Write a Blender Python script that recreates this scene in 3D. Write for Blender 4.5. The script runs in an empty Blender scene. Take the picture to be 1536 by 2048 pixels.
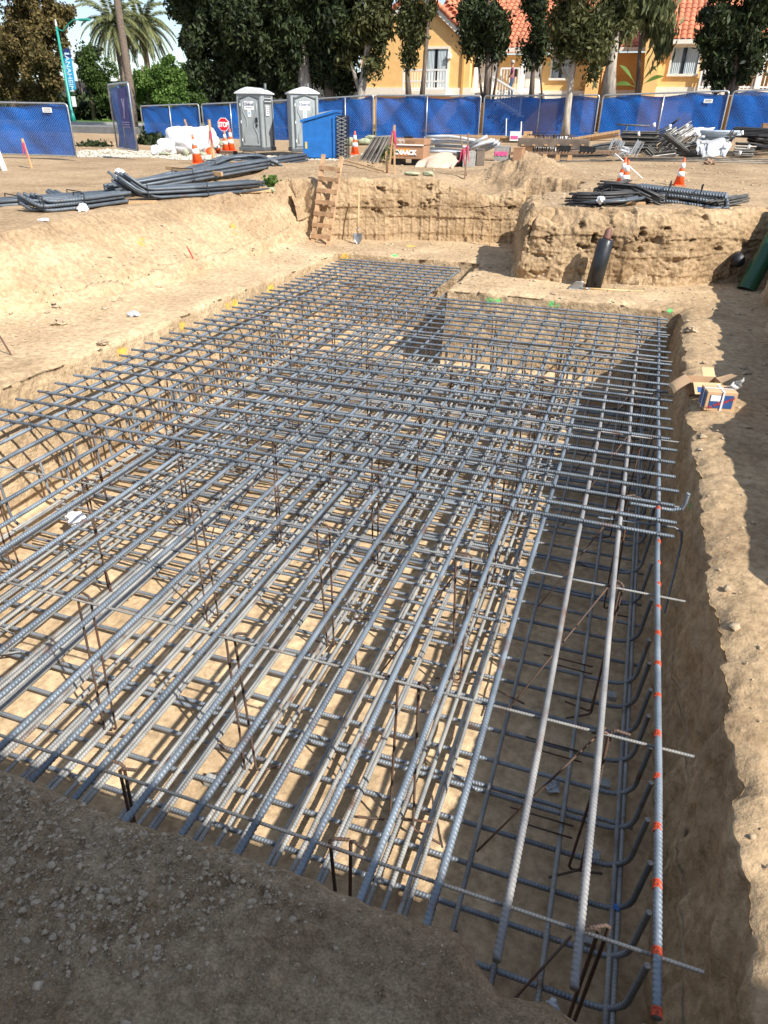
import bpy, bmesh, math, random
import numpy as np
from mathutils import Vector, Matrix

random.seed(7)
RNG = np.random.RandomState(11)
scene = bpy.context.scene
col = scene.collection

# ------------------------------------------------------------------ camera
CAM_H = 3.0
FPX = 1380.0                                     # focal length in pixels of the 1536 x 2048 photograph
PIT, YAW, ROLL = map(math.radians, (29.7, 18.65, 0.98))
cp, sp, cy, sy = math.cos(PIT), math.sin(PIT), math.cos(YAW), math.sin(YAW)
FWD = np.array([-sy * cp, cy * cp, -sp]); RIGHT = np.array([cy, sy, 0.0]); UP = np.cross(RIGHT, FWD)
CR = math.cos(ROLL) * RIGHT + math.sin(ROLL) * UP
CU = -math.sin(ROLL) * RIGHT + math.cos(ROLL) * UP
cam_data = bpy.data.cameras.new('camera'); cam = bpy.data.objects.new('camera', cam_data); col.objects.link(cam)
cam_data.sensor_fit = 'VERTICAL'; cam_data.sensor_height = 24.0; cam_data.lens = 24.0 * FPX / 2048
cam_data.clip_start = 0.05; cam_data.clip_end = 900
cam.matrix_world = Matrix(((CR[0], CU[0], -FWD[0], 0), (CR[1], CU[1], -FWD[1], 0), (CR[2], CU[2], -FWD[2], CAM_H), (0, 0, 0, 1)))
scene.camera = cam

# ------------------------------------------------------------------ light
SUN = Vector((0.88, -0.47, 0.93)).normalized()
world = bpy.data.worlds.new('World'); scene.world = world; world.use_nodes = True
wn = world.node_tree; wn.nodes.clear()
wo = wn.nodes.new('ShaderNodeOutputWorld'); bg = wn.nodes.new('ShaderNodeBackground')
sky = wn.nodes.new('ShaderNodeTexSky'); sky.sky_type = 'NISHITA'; sky.sun_disc = False
sky.sun_elevation = math.asin(SUN.z); sky.sun_rotation = math.atan2(SUN.x, SUN.y)
sky.air_density = 1.0; sky.dust_density = 0.6; sky.ozone_density = 1.8
tc = wn.nodes.new('ShaderNodeTexCoord')
mp = wn.nodes.new('ShaderNodeMapping'); mp.inputs['Scale'].default_value = (1.0, 1.0, 3.2)
cn = wn.nodes.new('ShaderNodeTexNoise'); cn.inputs['Scale'].default_value = 4.5; cn.inputs['Detail'].default_value = 9; cn.inputs['Roughness'].default_value = 0.58
cr = wn.nodes.new('ShaderNodeValToRGB'); cr.color_ramp.elements[0].position = 0.40; cr.color_ramp.elements[1].position = 0.68
mx = wn.nodes.new('ShaderNodeMixRGB'); mx.inputs[2].default_value = (4.7, 5.5, 6.7, 1)
wn.links.new(tc.outputs['Generated'], mp.inputs['Vector']); wn.links.new(mp.outputs[0], cn.inputs['Vector'])
wn.links.new(cn.outputs['Fac'], cr.inputs[0]); wn.links.new(cr.outputs[0], mx.inputs[0])
wn.links.new(sky.outputs[0], mx.inputs[1]); wn.links.new(mx.outputs[0], bg.inputs[0]); wn.links.new(bg.outputs[0], wo.inputs[0])
bg.inputs[1].default_value = 0.097
sun_data = bpy.data.lights.new('sun', 'SUN'); sun_data.energy = 4.6; sun_data.angle = math.radians(0.53); sun_data.color = (1.0, 0.955, 0.88)
sun = bpy.data.objects.new('sun', sun_data); col.objects.link(sun)
sun.rotation_euler = (-SUN).to_track_quat('-Z', 'Y').to_euler()
vs = scene.view_settings
vs.view_transform = 'Standard'; vs.look = 'None'; vs.gamma = 1; vs.use_curve_mapping = False
vs.exposure = 0.82
scene.render.engine = 'CYCLES'

# ------------------------------------------------------------------ helpers: noise
def _hash(ix, iy, iz, seed):
    h = (ix.astype(np.int64) * 374761393 + iy.astype(np.int64) * 668265263 + iz.astype(np.int64) * 2147483647 + seed * 1274126177) & 0xffffffff
    h = ((h ^ (h >> 13)) * 1274126177) & 0xffffffff
    return ((h ^ (h >> 16)) & 0xffff) / 32767.5 - 1.0
def vnoise(x, y, z=0.0, seed=0):
    x, y, z = np.broadcast_arrays(np.asarray(x, float), np.asarray(y, float), np.asarray(z, float))
    ix, iy, iz = np.floor(x), np.floor(y), np.floor(z)
    fx, fy, fz = x - ix, y - iy, z - iz
    u, v, w = fx * fx * (3 - 2 * fx), fy * fy * (3 - 2 * fy), fz * fz * (3 - 2 * fz)
    r = 0
    for a in (0, 1):
        for b in (0, 1):
            for c in (0, 1):
                wt = (u if a else 1 - u) * (v if b else 1 - v) * (w if c else 1 - w)
                r = r + wt * _hash(ix + a, iy + b, iz + c, seed)
    return r
def fbm(x, y, z=0.0, seed=0, octs=4, gain=0.5):
    r, a = 0, 1.0
    for o in range(octs):
        r = r + a * vnoise(np.asarray(x) * 2 ** o + 17.3 * o, np.asarray(y) * 2 ** o, np.asarray(z) * 2 ** o, seed + o)
        a *= gain
    return r
def sstep(t):
    t = np.clip(t, 0, 1); return t * t * (3 - 2 * t)

# ------------------------------------------------------------------ helpers: materials
def new_mat(name):
    m = bpy.data.materials.new(name); m.use_nodes = True
    nt = m.node_tree; b = nt.nodes['Principled BSDF']
    return m, nt, b
def mat(name, c, rough=0.7, metal=0.0, var=0.15, scale=6.0, bump=0.0, bscale=40.0, c2=None, spec=0.5, objvar=0.0, trans=0.0, detail=5.0, stretch=None):
    m, nt, b = new_mat(name)
    b.inputs['Roughness'].default_value = rough; b.inputs['Metallic'].default_value = metal
    b.inputs['Specular IOR Level'].default_value = spec
    t = nt.nodes.new('ShaderNodeTexCoord'); src = t.outputs['Object']
    if stretch:
        q = nt.nodes.new('ShaderNodeMapping'); q.inputs['Scale'].default_value = stretch
        nt.links.new(src, q.inputs['Vector']); src = q.outputs[0]
    n = nt.nodes.new('ShaderNodeTexNoise'); n.inputs['Scale'].default_value = scale; n.inputs['Detail'].default_value = detail
    nt.links.new(src, n.inputs['Vector'])
    r = nt.nodes.new('ShaderNodeValToRGB')
    lo = c2 if c2 else tuple(x * (1 - var * 1.6) for x in c); hi = tuple(min(1, x * (1 + var)) for x in c)
    r.color_ramp.elements[0].position = 0.3; r.color_ramp.elements[1].position = 0.7
    r.color_ramp.elements[0].color = (*lo, 1); r.color_ramp.elements[1].color = (*hi, 1)
    nt.links.new(n.outputs['Fac'], r.inputs[0]); out = r.outputs[0]
    if objvar:
        oi = nt.nodes.new('ShaderNodeObjectInfo'); h = nt.nodes.new('ShaderNodeHueSaturation')
        mr = nt.nodes.new('ShaderNodeMapRange'); mr.inputs[3].default_value = 1 - objvar; mr.inputs[4].default_value = 1 + objvar
        nt.links.new(oi.outputs['Random'], mr.inputs[0]); nt.links.new(mr.outputs[0], h.inputs['Value']); nt.links.new(out, h.inputs['Color']); out = h.outputs[0]
    nt.links.new(out, b.inputs['Base Color'])
    if bump:
        bn = nt.nodes.new('ShaderNodeTexNoise'); bn.inputs['Scale'].default_value = bscale; bn.inputs['Detail'].default_value = 6
        bp = nt.nodes.new('ShaderNodeBump'); bp.inputs['Strength'].default_value = bump; bp.inputs['Distance'].default_value = 0.02
        nt.links.new(src, bn.inputs['Vector']); nt.links.new(bn.outputs['Fac'], bp.inputs['Height']); nt.links.new(bp.outputs[0], b.inputs['Normal'])
    if trans:
        tr = nt.nodes.new('ShaderNodeBsdfTranslucent'); ms = nt.nodes.new('ShaderNodeMixShader'); ms.inputs[0].default_value = trans
        nt.links.new(out, tr.inputs[0]); nt.links.new(b.outputs[0], ms.inputs[1]); nt.links.new(tr.outputs[0], ms.inputs[2])
        nt.links.new(ms.outputs[0], nt.nodes['Material Output'].inputs[0])
    return m

def dirt_mat(name, c_lo, c_hi, bump=0.6, fine=1.0, paint=True):
    m, nt, b = new_mat(name); L = nt.links.new
    b.inputs['Roughness'].default_value = 0.95; b.inputs['Specular IOR Level'].default_value = 0.15
    t = nt.nodes.new('ShaderNodeTexCoord'); P = t.outputs['Object']
    def noise(s, d, r=0.55):
        n = nt.nodes.new('ShaderNodeTexNoise'); n.inputs['Scale'].default_value = s; n.inputs['Detail'].default_value = d; n.inputs['Roughness'].default_value = r
        L(P, n.inputs['Vector']); return n.outputs['Fac']
    def ramp(f, a, c, p0=0.35, p1=0.65):
        r = nt.nodes.new('ShaderNodeValToRGB'); r.color_ramp.elements[0].position = p0; r.color_ramp.elements[1].position = p1
        r.color_ramp.elements[0].color = (*a, 1); r.color_ramp.elements[1].color = (*c, 1); L(f, r.inputs[0]); return r.outputs[0]
    def mixc(kind, fac, a, c):
        q = nt.nodes.new('ShaderNodeMixRGB'); q.blend_type = kind
        if isinstance(fac, float): q.inputs[0].default_value = fac
        else: L(fac, q.inputs[0])
        L(a, q.inputs[1]); L(c, q.inputs[2]); return q.outputs[0]
    base = ramp(noise(0.9, 6), c_lo, c_hi, 0.32, 0.66)
    g = ramp(noise(13 * fine, 8, 0.65), (0.62, 0.60, 0.58), (1.12, 1.12, 1.12), 0.3, 0.62)
    base = mixc('MULTIPLY', 1.0, base, g)
    v = nt.nodes.new('ShaderNodeTexVoronoi'); v.inputs['Scale'].default_value = 38 * fine; L(P, v.inputs['Vector'])
    sp_ = ramp(v.outputs['Distance'], (0.82, 0.80, 0.78), (1.05, 1.05, 1.05), 0.0, 0.35)
    base = mixc('MULTIPLY', 0.6, base, sp_)
    if fine > 2:
        base = mixc('MULTIPLY', 1.0, base, ramp(noise(150, 6, 0.7), (0.66, 0.64, 0.62), (1.18, 1.18, 1.18), 0.36, 0.62))
        base = mixc('MULTIPLY', 1.0, base, ramp(noise(3.1, 5), (0.80, 0.76, 0.72), (1.08, 1.08, 1.08), 0.4, 0.6))
    if paint:
        a1 = nt.nodes.new('ShaderNodeAttribute'); a1.attribute_name = 'shade'
        base = mixc('MULTIPLY', 1.0, base, a1.outputs['Color'])
        a2 = nt.nodes.new('ShaderNodeAttribute'); a2.attribute_name = 'paint'
        pm = nt.nodes.new('ShaderNodeMath'); pm.operation = 'MULTIPLY'
        pr_ = ramp(noise(45, 4), (0, 0, 0), (1, 1, 1), 0.36, 0.52); L(a2.outputs['Alpha'], pm.inputs[0]); L(pr_, pm.inputs[1])
        base = mixc('MIX', pm.outputs[0], base, a2.outputs['Color'])
    L(base, b.inputs['Base Color'])
    # relief: clods, grains, cracks
    n1, n2 = noise(6 * fine, 10, 0.62), noise(42 * fine, 6, 0.6)
    v2 = nt.nodes.new('ShaderNodeTexVoronoi'); v2.inputs['Scale'].default_value = 17 * fine; v2.feature = 'SMOOTH_F1'; L(P, v2.inputs['Vector'])
    s1 = nt.nodes.new('ShaderNodeMath'); s1.operation = 'MULTIPLY_ADD'; s1.inputs[1].default_value = 0.35; L(n2, s1.inputs[0]); L(n1, s1.inputs[2])
    s2 = nt.nodes.new('ShaderNodeMath'); s2.operation = 'MULTIPLY_ADD'; s2.inputs[1].default_value = -0.3; L(v2.outputs['Distance'], s2.inputs[0]); L(s1.outputs[0], s2.inputs[2])
    bp = nt.nodes.new('ShaderNodeBump'); bp.inputs['Strength'].default_value = bump; bp.inputs['Distance'].default_value = 0.06
    hs = s2.outputs[0]
    if paint:                                        # trodden, smoothed ground has weaker relief
        hm = nt.nodes.new('ShaderNodeMath'); hm.operation = 'MULTIPLY'; L(hs, hm.inputs[0]); L(a1.outputs['Alpha'], hm.inputs[1]); hs = hm.outputs[0]
    L(hs, bp.inputs['Height']); L(bp.outputs[0], b.inputs['Normal'])
    return m

# ------------------------------------------------------------------ helpers: meshes
class MB:
    def __init__(s): s.v = []; s.f = []
    def add(s, vs, fs):
        o = len(s.v); s.v += [tuple(map(float, p)) for p in vs]; s.f += [tuple(i + o for i in f) for f in fs]; return s
    def box(s, c, d, M=None):
        hx, hy, hz = d[0] / 2, d[1] / 2, d[2] / 2
        P = [Vector((x * hx, y * hy, z * hz)) for x in (-1, 1) for y in (-1, 1) for z in (-1, 1)]
        if M is not None: P = [M @ p for p in P]
        P = [p + Vector(c) for p in P]
        return s.add(P, [(0, 1, 3, 2), (4, 6, 7, 5), (0, 4, 5, 1), (2, 3, 7, 6), (0, 2, 6, 4), (1, 5, 7, 3)])
    def beam(s, a, b, w, h, roll=0.0):
        a, b = Vector(a), Vector(b); d = b - a
        q = d.to_track_quat('X', 'Z').to_matrix() @ Matrix.Rotation(roll, 3, 'X')
        return s.box((a + b) / 2, (d.length, w, h), q)
    def tube(s, pts, r, n=8, caps=True):
        pts = [Vector(p) for p in pts]; k = len(pts); rs = r if isinstance(r, (list, tuple)) else [r] * k
        vs, fs = [], []; ref = None
        for i, p in enumerate(pts):
            d = (pts[min(i + 1, k - 1)] - pts[max(i - 1, 0)]).normalized()
            if ref is None: ref = d.orthogonal().normalized()
            u = (ref - d * ref.dot(d)).normalized(); ref = u; w = d.cross(u)
            for j in range(n):
                a = 2 * math.pi * j / n; vs.append(p + (u * math.cos(a) + w * math.sin(a)) * rs[i])
        for i in range(k - 1):
            for j in range(n): fs.append((i * n + j, i * n + (j + 1) % n, (i + 1) * n + (j + 1) % n, (i + 1) * n + j))
        if caps: fs.append(tuple(range(n - 1, -1, -1))); fs.append(tuple((k - 1) * n + j for j in range(n)))
        return s.add(vs, fs)
    def lathe(s, prof, n=20, c=(0, 0, 0)):
        vs, fs = [], []
        for (r, z) in prof:
            for j in range(n):
                a = 2 * math.pi * j / n; vs.append((c[0] + r * math.cos(a), c[1] + r * math.sin(a), c[2] + z))
        for i in range(len(prof) - 1):
            for j in range(n): fs.append((i * n + j, i * n + (j + 1) % n, (i + 1) * n + (j + 1) % n, (i + 1) * n + j))
        fs.append(tuple(range(n - 1, -1, -1))); fs.append(tuple((len(prof) - 1) * n + j for j in range(n)))
        return s.add(vs, fs)
    def prism(s, poly, d0, d1, axis='y'):
        # polygon given in the plane across the axis, extruded from d0 to d1
        n = len(poly)
        mk = {'y': lambda a, b, d: (a, d, b), 'x': lambda a, b, d: (d, a, b), 'z': lambda a, b, d: (a, b, d)}[axis]
        vs = [mk(a, b, d0) for a, b in poly] + [mk(a, b, d1) for a, b in poly]
        fs = [tuple(range(n)), tuple(range(2 * n - 1, n - 1, -1))] + [(i, i + n, (i + 1) % n + n, (i + 1) % n) for i in range(n)]
        return s.add(vs, fs)
    def grid(s, fn, nu, nv):
        vs = [fn(i / nu, j / nv) for j in range(nv + 1) for i in range(nu + 1)]
        fs = [(j * (nu + 1) + i, j * (nu + 1) + i + 1, (j + 1) * (nu + 1) + i + 1, (j + 1) * (nu + 1) + i) for j in range(nv) for i in range(nu)]
        return s.add(vs, fs)
    def build(s, name, m, parent=None, smooth=False, bevel=0.0, fix=True):
        me = bpy.data.meshes.new(name); me.from_pydata(s.v, [], s.f)
        if fix:
            bm = bmesh.new(); bm.from_mesh(me); bmesh.ops.recalc_face_normals(bm, faces=bm.faces); bm.to_mesh(me); bm.free()
        if smooth: me.polygons.foreach_set('use_smooth', [True] * len(me.polygons))
        if m: me.materials.append(m)
        return link(name, me, parent, bevel)
def link(name, me, parent=None, bevel=0.0):
    o = bpy.data.objects.new(name, me); col.objects.link(o)
    if parent is not None: o.parent = parent
    if bevel:
        bv = o.modifiers.new('bevel', 'BEVEL'); bv.width = bevel; bv.segments = 2; bv.limit_method = 'ANGLE'; bv.angle_limit = math.radians(40)
    return o
def np_mesh(name, V, F, m, smooth=False):
    V = np.ascontiguousarray(V, dtype=np.float32); F = np.ascontiguousarray(F, dtype=np.int32)
    me = bpy.data.meshes.new(name); nf, k = F.shape
    me.vertices.add(len(V)); me.vertices.foreach_set('co', V.ravel())
    me.loops.add(nf * k); me.loops.foreach_set('vertex_index', F.ravel())
    me.polygons.add(nf); me.polygons.foreach_set('loop_start', np.arange(0, nf * k, k, dtype=np.int32))
    if smooth: me.polygons.foreach_set('use_smooth', np.ones(nf, dtype=bool))
    me.update(calc_edges=True)
    if m: me.materials.append(m)
    return me
def tag(o, label=None, cat=None, group=None, kind=None):
    if label: o['label'] = label
    if cat: o['category'] = cat
    if group: o['group'] = group
    if kind: o['kind'] = kind
    return o
def thing(name, label, cat, loc=(0, 0, 0), rz=0.0, group=None, rot=None):
    o = bpy.data.objects.new(name, None); col.objects.link(o); o.location = loc
    o.rotation_euler = rot if rot else (0, 0, rz); o.empty_display_size = 0.2
    return tag(o, label, cat, group)
def kids(o): return [c for c in bpy.data.objects if c.parent == o]
def copy_tree(o, parent=None):
    c = o.copy(); col.objects.link(c)
    if parent is not None: c.parent = parent
    for ch in kids(o): copy_tree(ch, c)
    return c
_txt = {}
def text(name, s, size, m, parent, M, depth=0.004, bold=0.0):
    cu = bpy.data.curves.new(name, 'FONT'); cu.body = s; cu.size = size; cu.align_x = 'CENTER'; cu.align_y = 'CENTER'; cu.extrude = depth; cu.offset = bold
    tmp = bpy.data.objects.new('tmp', cu); col.objects.link(tmp)
    me = bpy.data.meshes.new_from_object(tmp.evaluated_get(bpy.context.evaluated_depsgraph_get()))
    bpy.data.objects.remove(tmp); me.name = name; me.materials.clear(); me.materials.append(m)
    o = link(name, me, parent); o.matrix_local = M; return o
FACE_FRONT = Matrix.Rotation(math.pi / 2, 4, 'X')          # text that faces -Y
def ray(px, py):
    return FWD + CR * (px - 768) / FPX + CU * (1024 - py) / FPX
def on_z(px, py, z):
    d = ray(px, py); t = (z - CAM_H) / d[2]; return Vector(np.array([0, 0, CAM_H]) + d * t)
def on_y(px, py, Y):
    d = ray(px, py); return Vector(np.array([0, 0, CAM_H]) + d * Y / d[1])
def mpp(P):                                                # metres per photograph pixel at a point
    return float((np.array(P) - [0, 0, CAM_H]) @ FWD) / FPX

# ------------------------------------------------------------------ ground
PX0, PX1, PY1, NX1, NY1 = -6.90, 0.90, 13.55, -3.38, 16.60    # pit outline: left, right, far edge; notch right edge, notch far edge
FLOOR_Z = -1.52
def grade(X, Y):
    g = np.interp(Y, [-10, 0, 8, 14, 19.5, 29, 36, 42, 60, 200], [1.38, 1.36, 1.27, 1.40, 1.60, 1.74, 2.26, 2.35, 2.4, 2.4])
    g = g + 0.030 * np.clip(X + 8, -10, 14) * sstep((Y - 19) / 14)
    g = g + 0.06 * vnoise(X * 0.35, Y * 0.35, 0, 5) * sstep((Y - 2) / 4) * (1 - sstep((Y - 34) / 3))
    g = g - 0.40 * np.exp(-((X + 3.9) / 0.9) ** 2) * sstep((Y - 18) / 1.2) * (1 - sstep((Y - 20.2) / 1.5))
    g = g + 0.55 * np.exp(-(((X + 3.2) / 1.1) ** 2 + ((Y - 21.4) / 0.9) ** 2))                       # spoil heap behind the recess
    g = g + 0.34 * np.exp(-(((X + 7.9) / 0.8) ** 2 + ((Y - 21.2) / 0.7) ** 2))                        # little heap by the ladder
    g = g + 0.16 * np.exp(-(((X + 10.5) / 3) ** 2 + ((Y - 20.5) / 2) ** 2))
    return g
def toe_y(X): return np.interp(X, [-9.5, -7.95, -5.9, -4.3, -3.3, -2.9, 3], [17.3, 17.95, 18.95, 19.3, 19.6, 19.75, 19.9])
def height(X, Y):
    X, Y = np.broadcast_arrays(np.asarray(X, float), np.asarray(Y, float))
    G = grade(X, Y)
    wob = 0.10 * vnoise(X * 1.3, Y * 1.3, 0, 21) + 0.04 * vnoise(X * 4, Y * 4, 0, 22)
    bench = 0.13 + 0.02 * vnoise(X, Y, 0, 3)
    xt = np.interp(Y, [0, 8.5, 9.2, 10.6, 12.8, 15.5, 17.1, 30], [-9.7, -9.35, -8.75, -8.35, -8.25, -8.15, -8.15, -8.15])
    xc = np.interp(Y, [0, 8.5, 9.3, 11.3, 13.7, 15.5, 17.3, 30], [-10.5, -10.1, -9.95, -9.9, -9.8, -9.3, -8.95, -8.95])
    t = np.clip((xt + wob - X) / (xt - xc), 0, 1); tl = t ** 0.85
    ramp = 0.13 * np.exp(-np.clip(X - xt, 0, 9) / 0.35) * (X > xt - 0.2)
    tf = np.clip((Y - toe_y(X) - 0.16 - wob * 0.3) / 0.30, 0, 1); tf = 0.93 * np.clip(tf * 1.25, 0, 1) + 0.07 * sstep(tf)
    yf = np.interp(X, [-3, -2.4, 0, 0.9, 1.8, 2.4], [15.05, 15.05, 15.2, 15.6, 16.2, 16.6])
    xl = np.interp(Y, [14.9, 15.2, 17, 19.6, 20.4], [-2.42, -2.45, -2.75, -3.1, -3.1])
    db = np.minimum(Y - yf, X - xl + wob * 0.5)
    tb = np.clip((db - 0.13 + wob * 0.2) / 0.42, 0, 1) ** 0.75
    back = np.clip((Y - 21.0) / 1.2, 0, 1)
    xr = np.interp(Y, [4, 9, 12, 16], [2.02, 2.12, 2.3, 2.55]) + 0.17 * vnoise(Y * 1.1, 3.3, 0, 9) + 0.5 * sstep((4.3 - Y) / 0.7) * 2.2
    tr = np.clip((X - xr) / 0.35, 0, 1)
    # pocket cut into the shelf between the recess and the block
    pk = sstep((X + 3.05) / 0.12) * sstep((-1.55 - X) / 0.12) * sstep((Y - 18.3) / 0.3) * sstep((20.35 - Y) / 0.12)
    T = np.maximum.reduce([tl, tf, tb * (1 - 0.0 * pk), tr, back])
    h = bench + ramp * (1 - T) + (G - bench) * T
    h = np.where(pk > 0, np.minimum(h, h * (1 - pk) + (0.85 + 0.1 * vnoise(X * 3, Y * 3, 0, 4)) * pk), h)
    tn = np.clip((0.84 - Y) / 0.06, 0, 1); h = h * (1 - tn) + np.minimum(h * 0 + 1.33, np.maximum(G - 0.03, 1.3)) * tn
    # pit
    d1 = np.maximum.reduce([PX0 - X, X - PX1, Y - PY1, 0.86 - Y]); d2 = np.maximum.reduce([PX0 - X, X - NX1, Y - NY1, 0.86 - Y])
    d = np.minimum(d1, d2)
    h = h - (0.07 + 0.03 * (X > 0)) * np.exp(-np.clip(d, 0, 9) / 0.09) * (d > 0) * (1 + 0.4 * vnoise(X * 3, Y * 3, 0, 31)) * (Y > 1)
    lip = np.clip((d + 0.04) / 0.08, 0, 1)
    fl = FLOOR_Z + 0.02 * vnoise(X * 1.5, Y * 1.5, 0, 8) + 0.28 * np.exp(-np.clip(-d1, 0, 9) / 0.3) * sstep((Y - 12) / 1.2) * (X > NX1)
    return np.where(d < 0.04, fl + (h - fl) * lip, h)
def ground_at(px, py, far=160.0):
    d = ray(px, py); t = np.linspace(0.8, far, 9000); P = np.array([0, 0, CAM_H])[None] + d[None] * t[:, None]
    hz = height(P[:, 0], P[:, 1]); k = np.argmax(P[:, 2] < hz)
    a, b = P[k - 1], P[k]; w = (a[2] - hz[k - 1]) / max(1e-6, (a[2] - hz[k - 1]) + (hz[k] - b[2]))
    return Vector(a + (b - a) * w)
def gz(x, y): return float(height(x, y))

def lines(spans, clusters):
    L = []
    for a, b, s in spans:
        n = max(1, int(round((b - a) / s))); L += list(np.linspace(a, b, n, endpoint=False))
    for c, w, n in clusters:
        L = [v for v in L if abs(v - c) > w * 1.05] + list(np.linspace(c - w, c + w, n))
    return np.array(sorted(L))
gx = lines([(-260, -60, 20), (-60, -20, 2.5), (-20, -11, 0.35), (-11, -9, 0.05), (-9, 2.9, 0.034), (2.9, 6, 0.12), (6, 20, 1.2), (20, 60, 5), (60, 260, 20)],
           [(PX0, 0.045, 26), (PX1, 0.045, 44), (NX1, 0.045, 14)])
gy = lines([(-60, -10, 8), (-10, 0.7, 0.8), (0.7, 5.0, 0.03), (5.0, 14.4, 0.045), (14.4, 20.6, 0.028), (20.6, 28, 0.11), (28, 40, 0.4), (40, 60, 2), (60, 400, 20)],
           [(PY1, 0.045, 26), (NY1, 0.045, 18)])
XX, YY = np.meshgrid(gx, gy)
ZZ = height(XX, YY)
nearwall = np.exp(-np.abs(XX - PX1) / 0.22) * (YY < PY1 + 0.3)
PXX = XX + nearwall * (0.040 * vnoise(YY * 1.1, ZZ * 0.8, 0, 41) + 0.035 * fbm(YY * 4, ZZ * 2.2, 0, 42, 3) + 0.02 * fbm(YY * 14, ZZ * 7, 0, 44, 2) + sstep((ZZ + 0.3) / 0.4) * (0.022 * vnoise(YY * 3.1, 0.5, 0, 45) + 0.02 * fbm(YY * 11, 0.5, 0, 46, 3)))
PYY = YY + np.exp(-np.abs(YY - PY1) / 0.2) * 0.03 * vnoise(XX * 1.4, ZZ, 0, 43)
POS = np.stack([PXX, PYY, ZZ], -1)
du = np.gradient(POS, axis=1); dv = np.gradient(POS, axis=0); N = np.cross(du, dv); N /= np.linalg.norm(N, axis=-1, keepdims=True) + 1e-9
steep = 1 - np.clip(N[..., 2], 0, 1)
near = sstep((28 - YY) / 6) * (np.abs(XX) < 14)
DD = np.minimum(np.maximum.reduce([PX0 - XX, XX - PX1, YY - PY1]), np.maximum.reduce([PX0 - XX, XX - NX1, YY - NY1]))
amp = (0.012 - 0.009 * (ZZ < -1.2) + (0.075 * sstep(steep * 1.6) * (YY > 6) + 0.02 * sstep(steep * 1.6)) * sstep((DD - 0.25) / 0.3) + 0.014 * (DD < 0.25)) * near
mound = np.exp(-(((XX + 3.15) / 1.2) ** 2 + ((YY - 21.4) / 1.0) ** 2)); amp = amp + 0.05 * mound
nz = fbm(XX * 3.2, YY * 3.2, ZZ * 3.2, 51, 5, 0.6)
disp = amp * nz
clod = np.clip(vnoise(XX * 9, YY * 9, ZZ * 9, 77) - 0.25, 0, 1) * 0.05 * sstep((YY - 6) / 4) * near * np.clip(sstep(steep * 2) + 0.35 * (XX < -7.3) + mound, 0, 1) * sstep((DD - 0.2) / 0.3)
disp = disp + clod
# bucket-teeth grooves down the far wall and faintly down the front of the block
far_face = sstep(steep * 1.5) * (YY > 16.9) * (YY < 20.2) * (XX < -2.6) * (ZZ > 0.05)
sp_u = XX * 0.93 + (YY - 18) * 0.37
groove = np.abs(((sp_u / 0.235 + 0.10 * vnoise(sp_u * 2, ZZ * 2.5, 0, 61)) % 1.0) - 0.5) * 2
disp = disp + far_face * 0.0 * (np.clip(groove * 2.2 - 1.25, 0, 1) - 0.25) * (0.45 + 0.75 * (ZZ < 0.75))
stepz = far_face * 0.0 * (sstep((0.62 - ZZ) / 0.05)) ; disp = disp + stepz
blk = sstep(steep * 1.5) * (YY > 14.5) * (YY < 16.8) * (XX > -2.6) * (ZZ > 0.1)
disp = disp + blk * (0.03 * fbm(XX * 1.7, YY, ZZ * 2.4, 91, 4, 0.6))
gr2 = np.abs(((XX / 0.21) % 1.0) - 0.5) * 2; disp = disp + blk * 0.0 * np.clip(gr2 * 3 - 2, 0, 1) * sstep((XX - 0.4) / 0.6) * (ZZ < 0.7)
POS = POS + N * disp[..., None]
ny_, nx_ = XX.shape
idx = np.arange(nx_ * ny_).reshape(ny_, nx_)
F = np.stack([idx[:-1, :-1], idx[:-1, 1:], idx[1:, 1:], idx[1:, :-1]], -1).reshape(-1, 4)
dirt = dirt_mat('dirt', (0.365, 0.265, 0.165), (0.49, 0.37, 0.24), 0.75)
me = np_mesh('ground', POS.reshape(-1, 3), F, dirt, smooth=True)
# natural tint: trodden pale bench and floor, browner raw topsoil, damp grey layer high in the block
shade = np.ones((ny_, nx_, 4), np.float32)
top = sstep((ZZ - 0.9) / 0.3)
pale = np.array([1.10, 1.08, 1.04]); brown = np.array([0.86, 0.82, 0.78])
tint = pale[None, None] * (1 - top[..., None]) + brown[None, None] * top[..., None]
lay = (sstep((ZZ - 0.30) / 0.2) * sstep((0.95 - ZZ) / 0.3) * (YY > 14) * steep)[..., None]
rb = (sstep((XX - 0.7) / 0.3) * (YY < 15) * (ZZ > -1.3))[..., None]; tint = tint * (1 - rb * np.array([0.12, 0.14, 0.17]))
tint = tint * (1 - lay * np.array([0.16, 0.19, 0.24]))
moist = sstep(fbm(XX * 0.9, YY * 0.9, ZZ * 1.5, 15, 4) * 1.5)[..., None] * 0.14
tint = tint * (1 - moist * np.array([1, 1.05, 1.1]))
flr = sstep((-1.25 - ZZ) / 0.1)
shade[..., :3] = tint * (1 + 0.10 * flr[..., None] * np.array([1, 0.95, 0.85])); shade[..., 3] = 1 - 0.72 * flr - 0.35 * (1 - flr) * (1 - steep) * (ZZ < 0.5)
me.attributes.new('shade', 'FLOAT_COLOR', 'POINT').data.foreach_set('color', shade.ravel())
paint = np.zeros((ny_, nx_, 4), np.float32)
OR_, YE_, GR_, RD_ = (0.85, 0.30, 0.04), (0.85, 0.50, 0.05), (0.03, 0.62, 0.16), (0.75, 0.04, 0.03)
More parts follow.
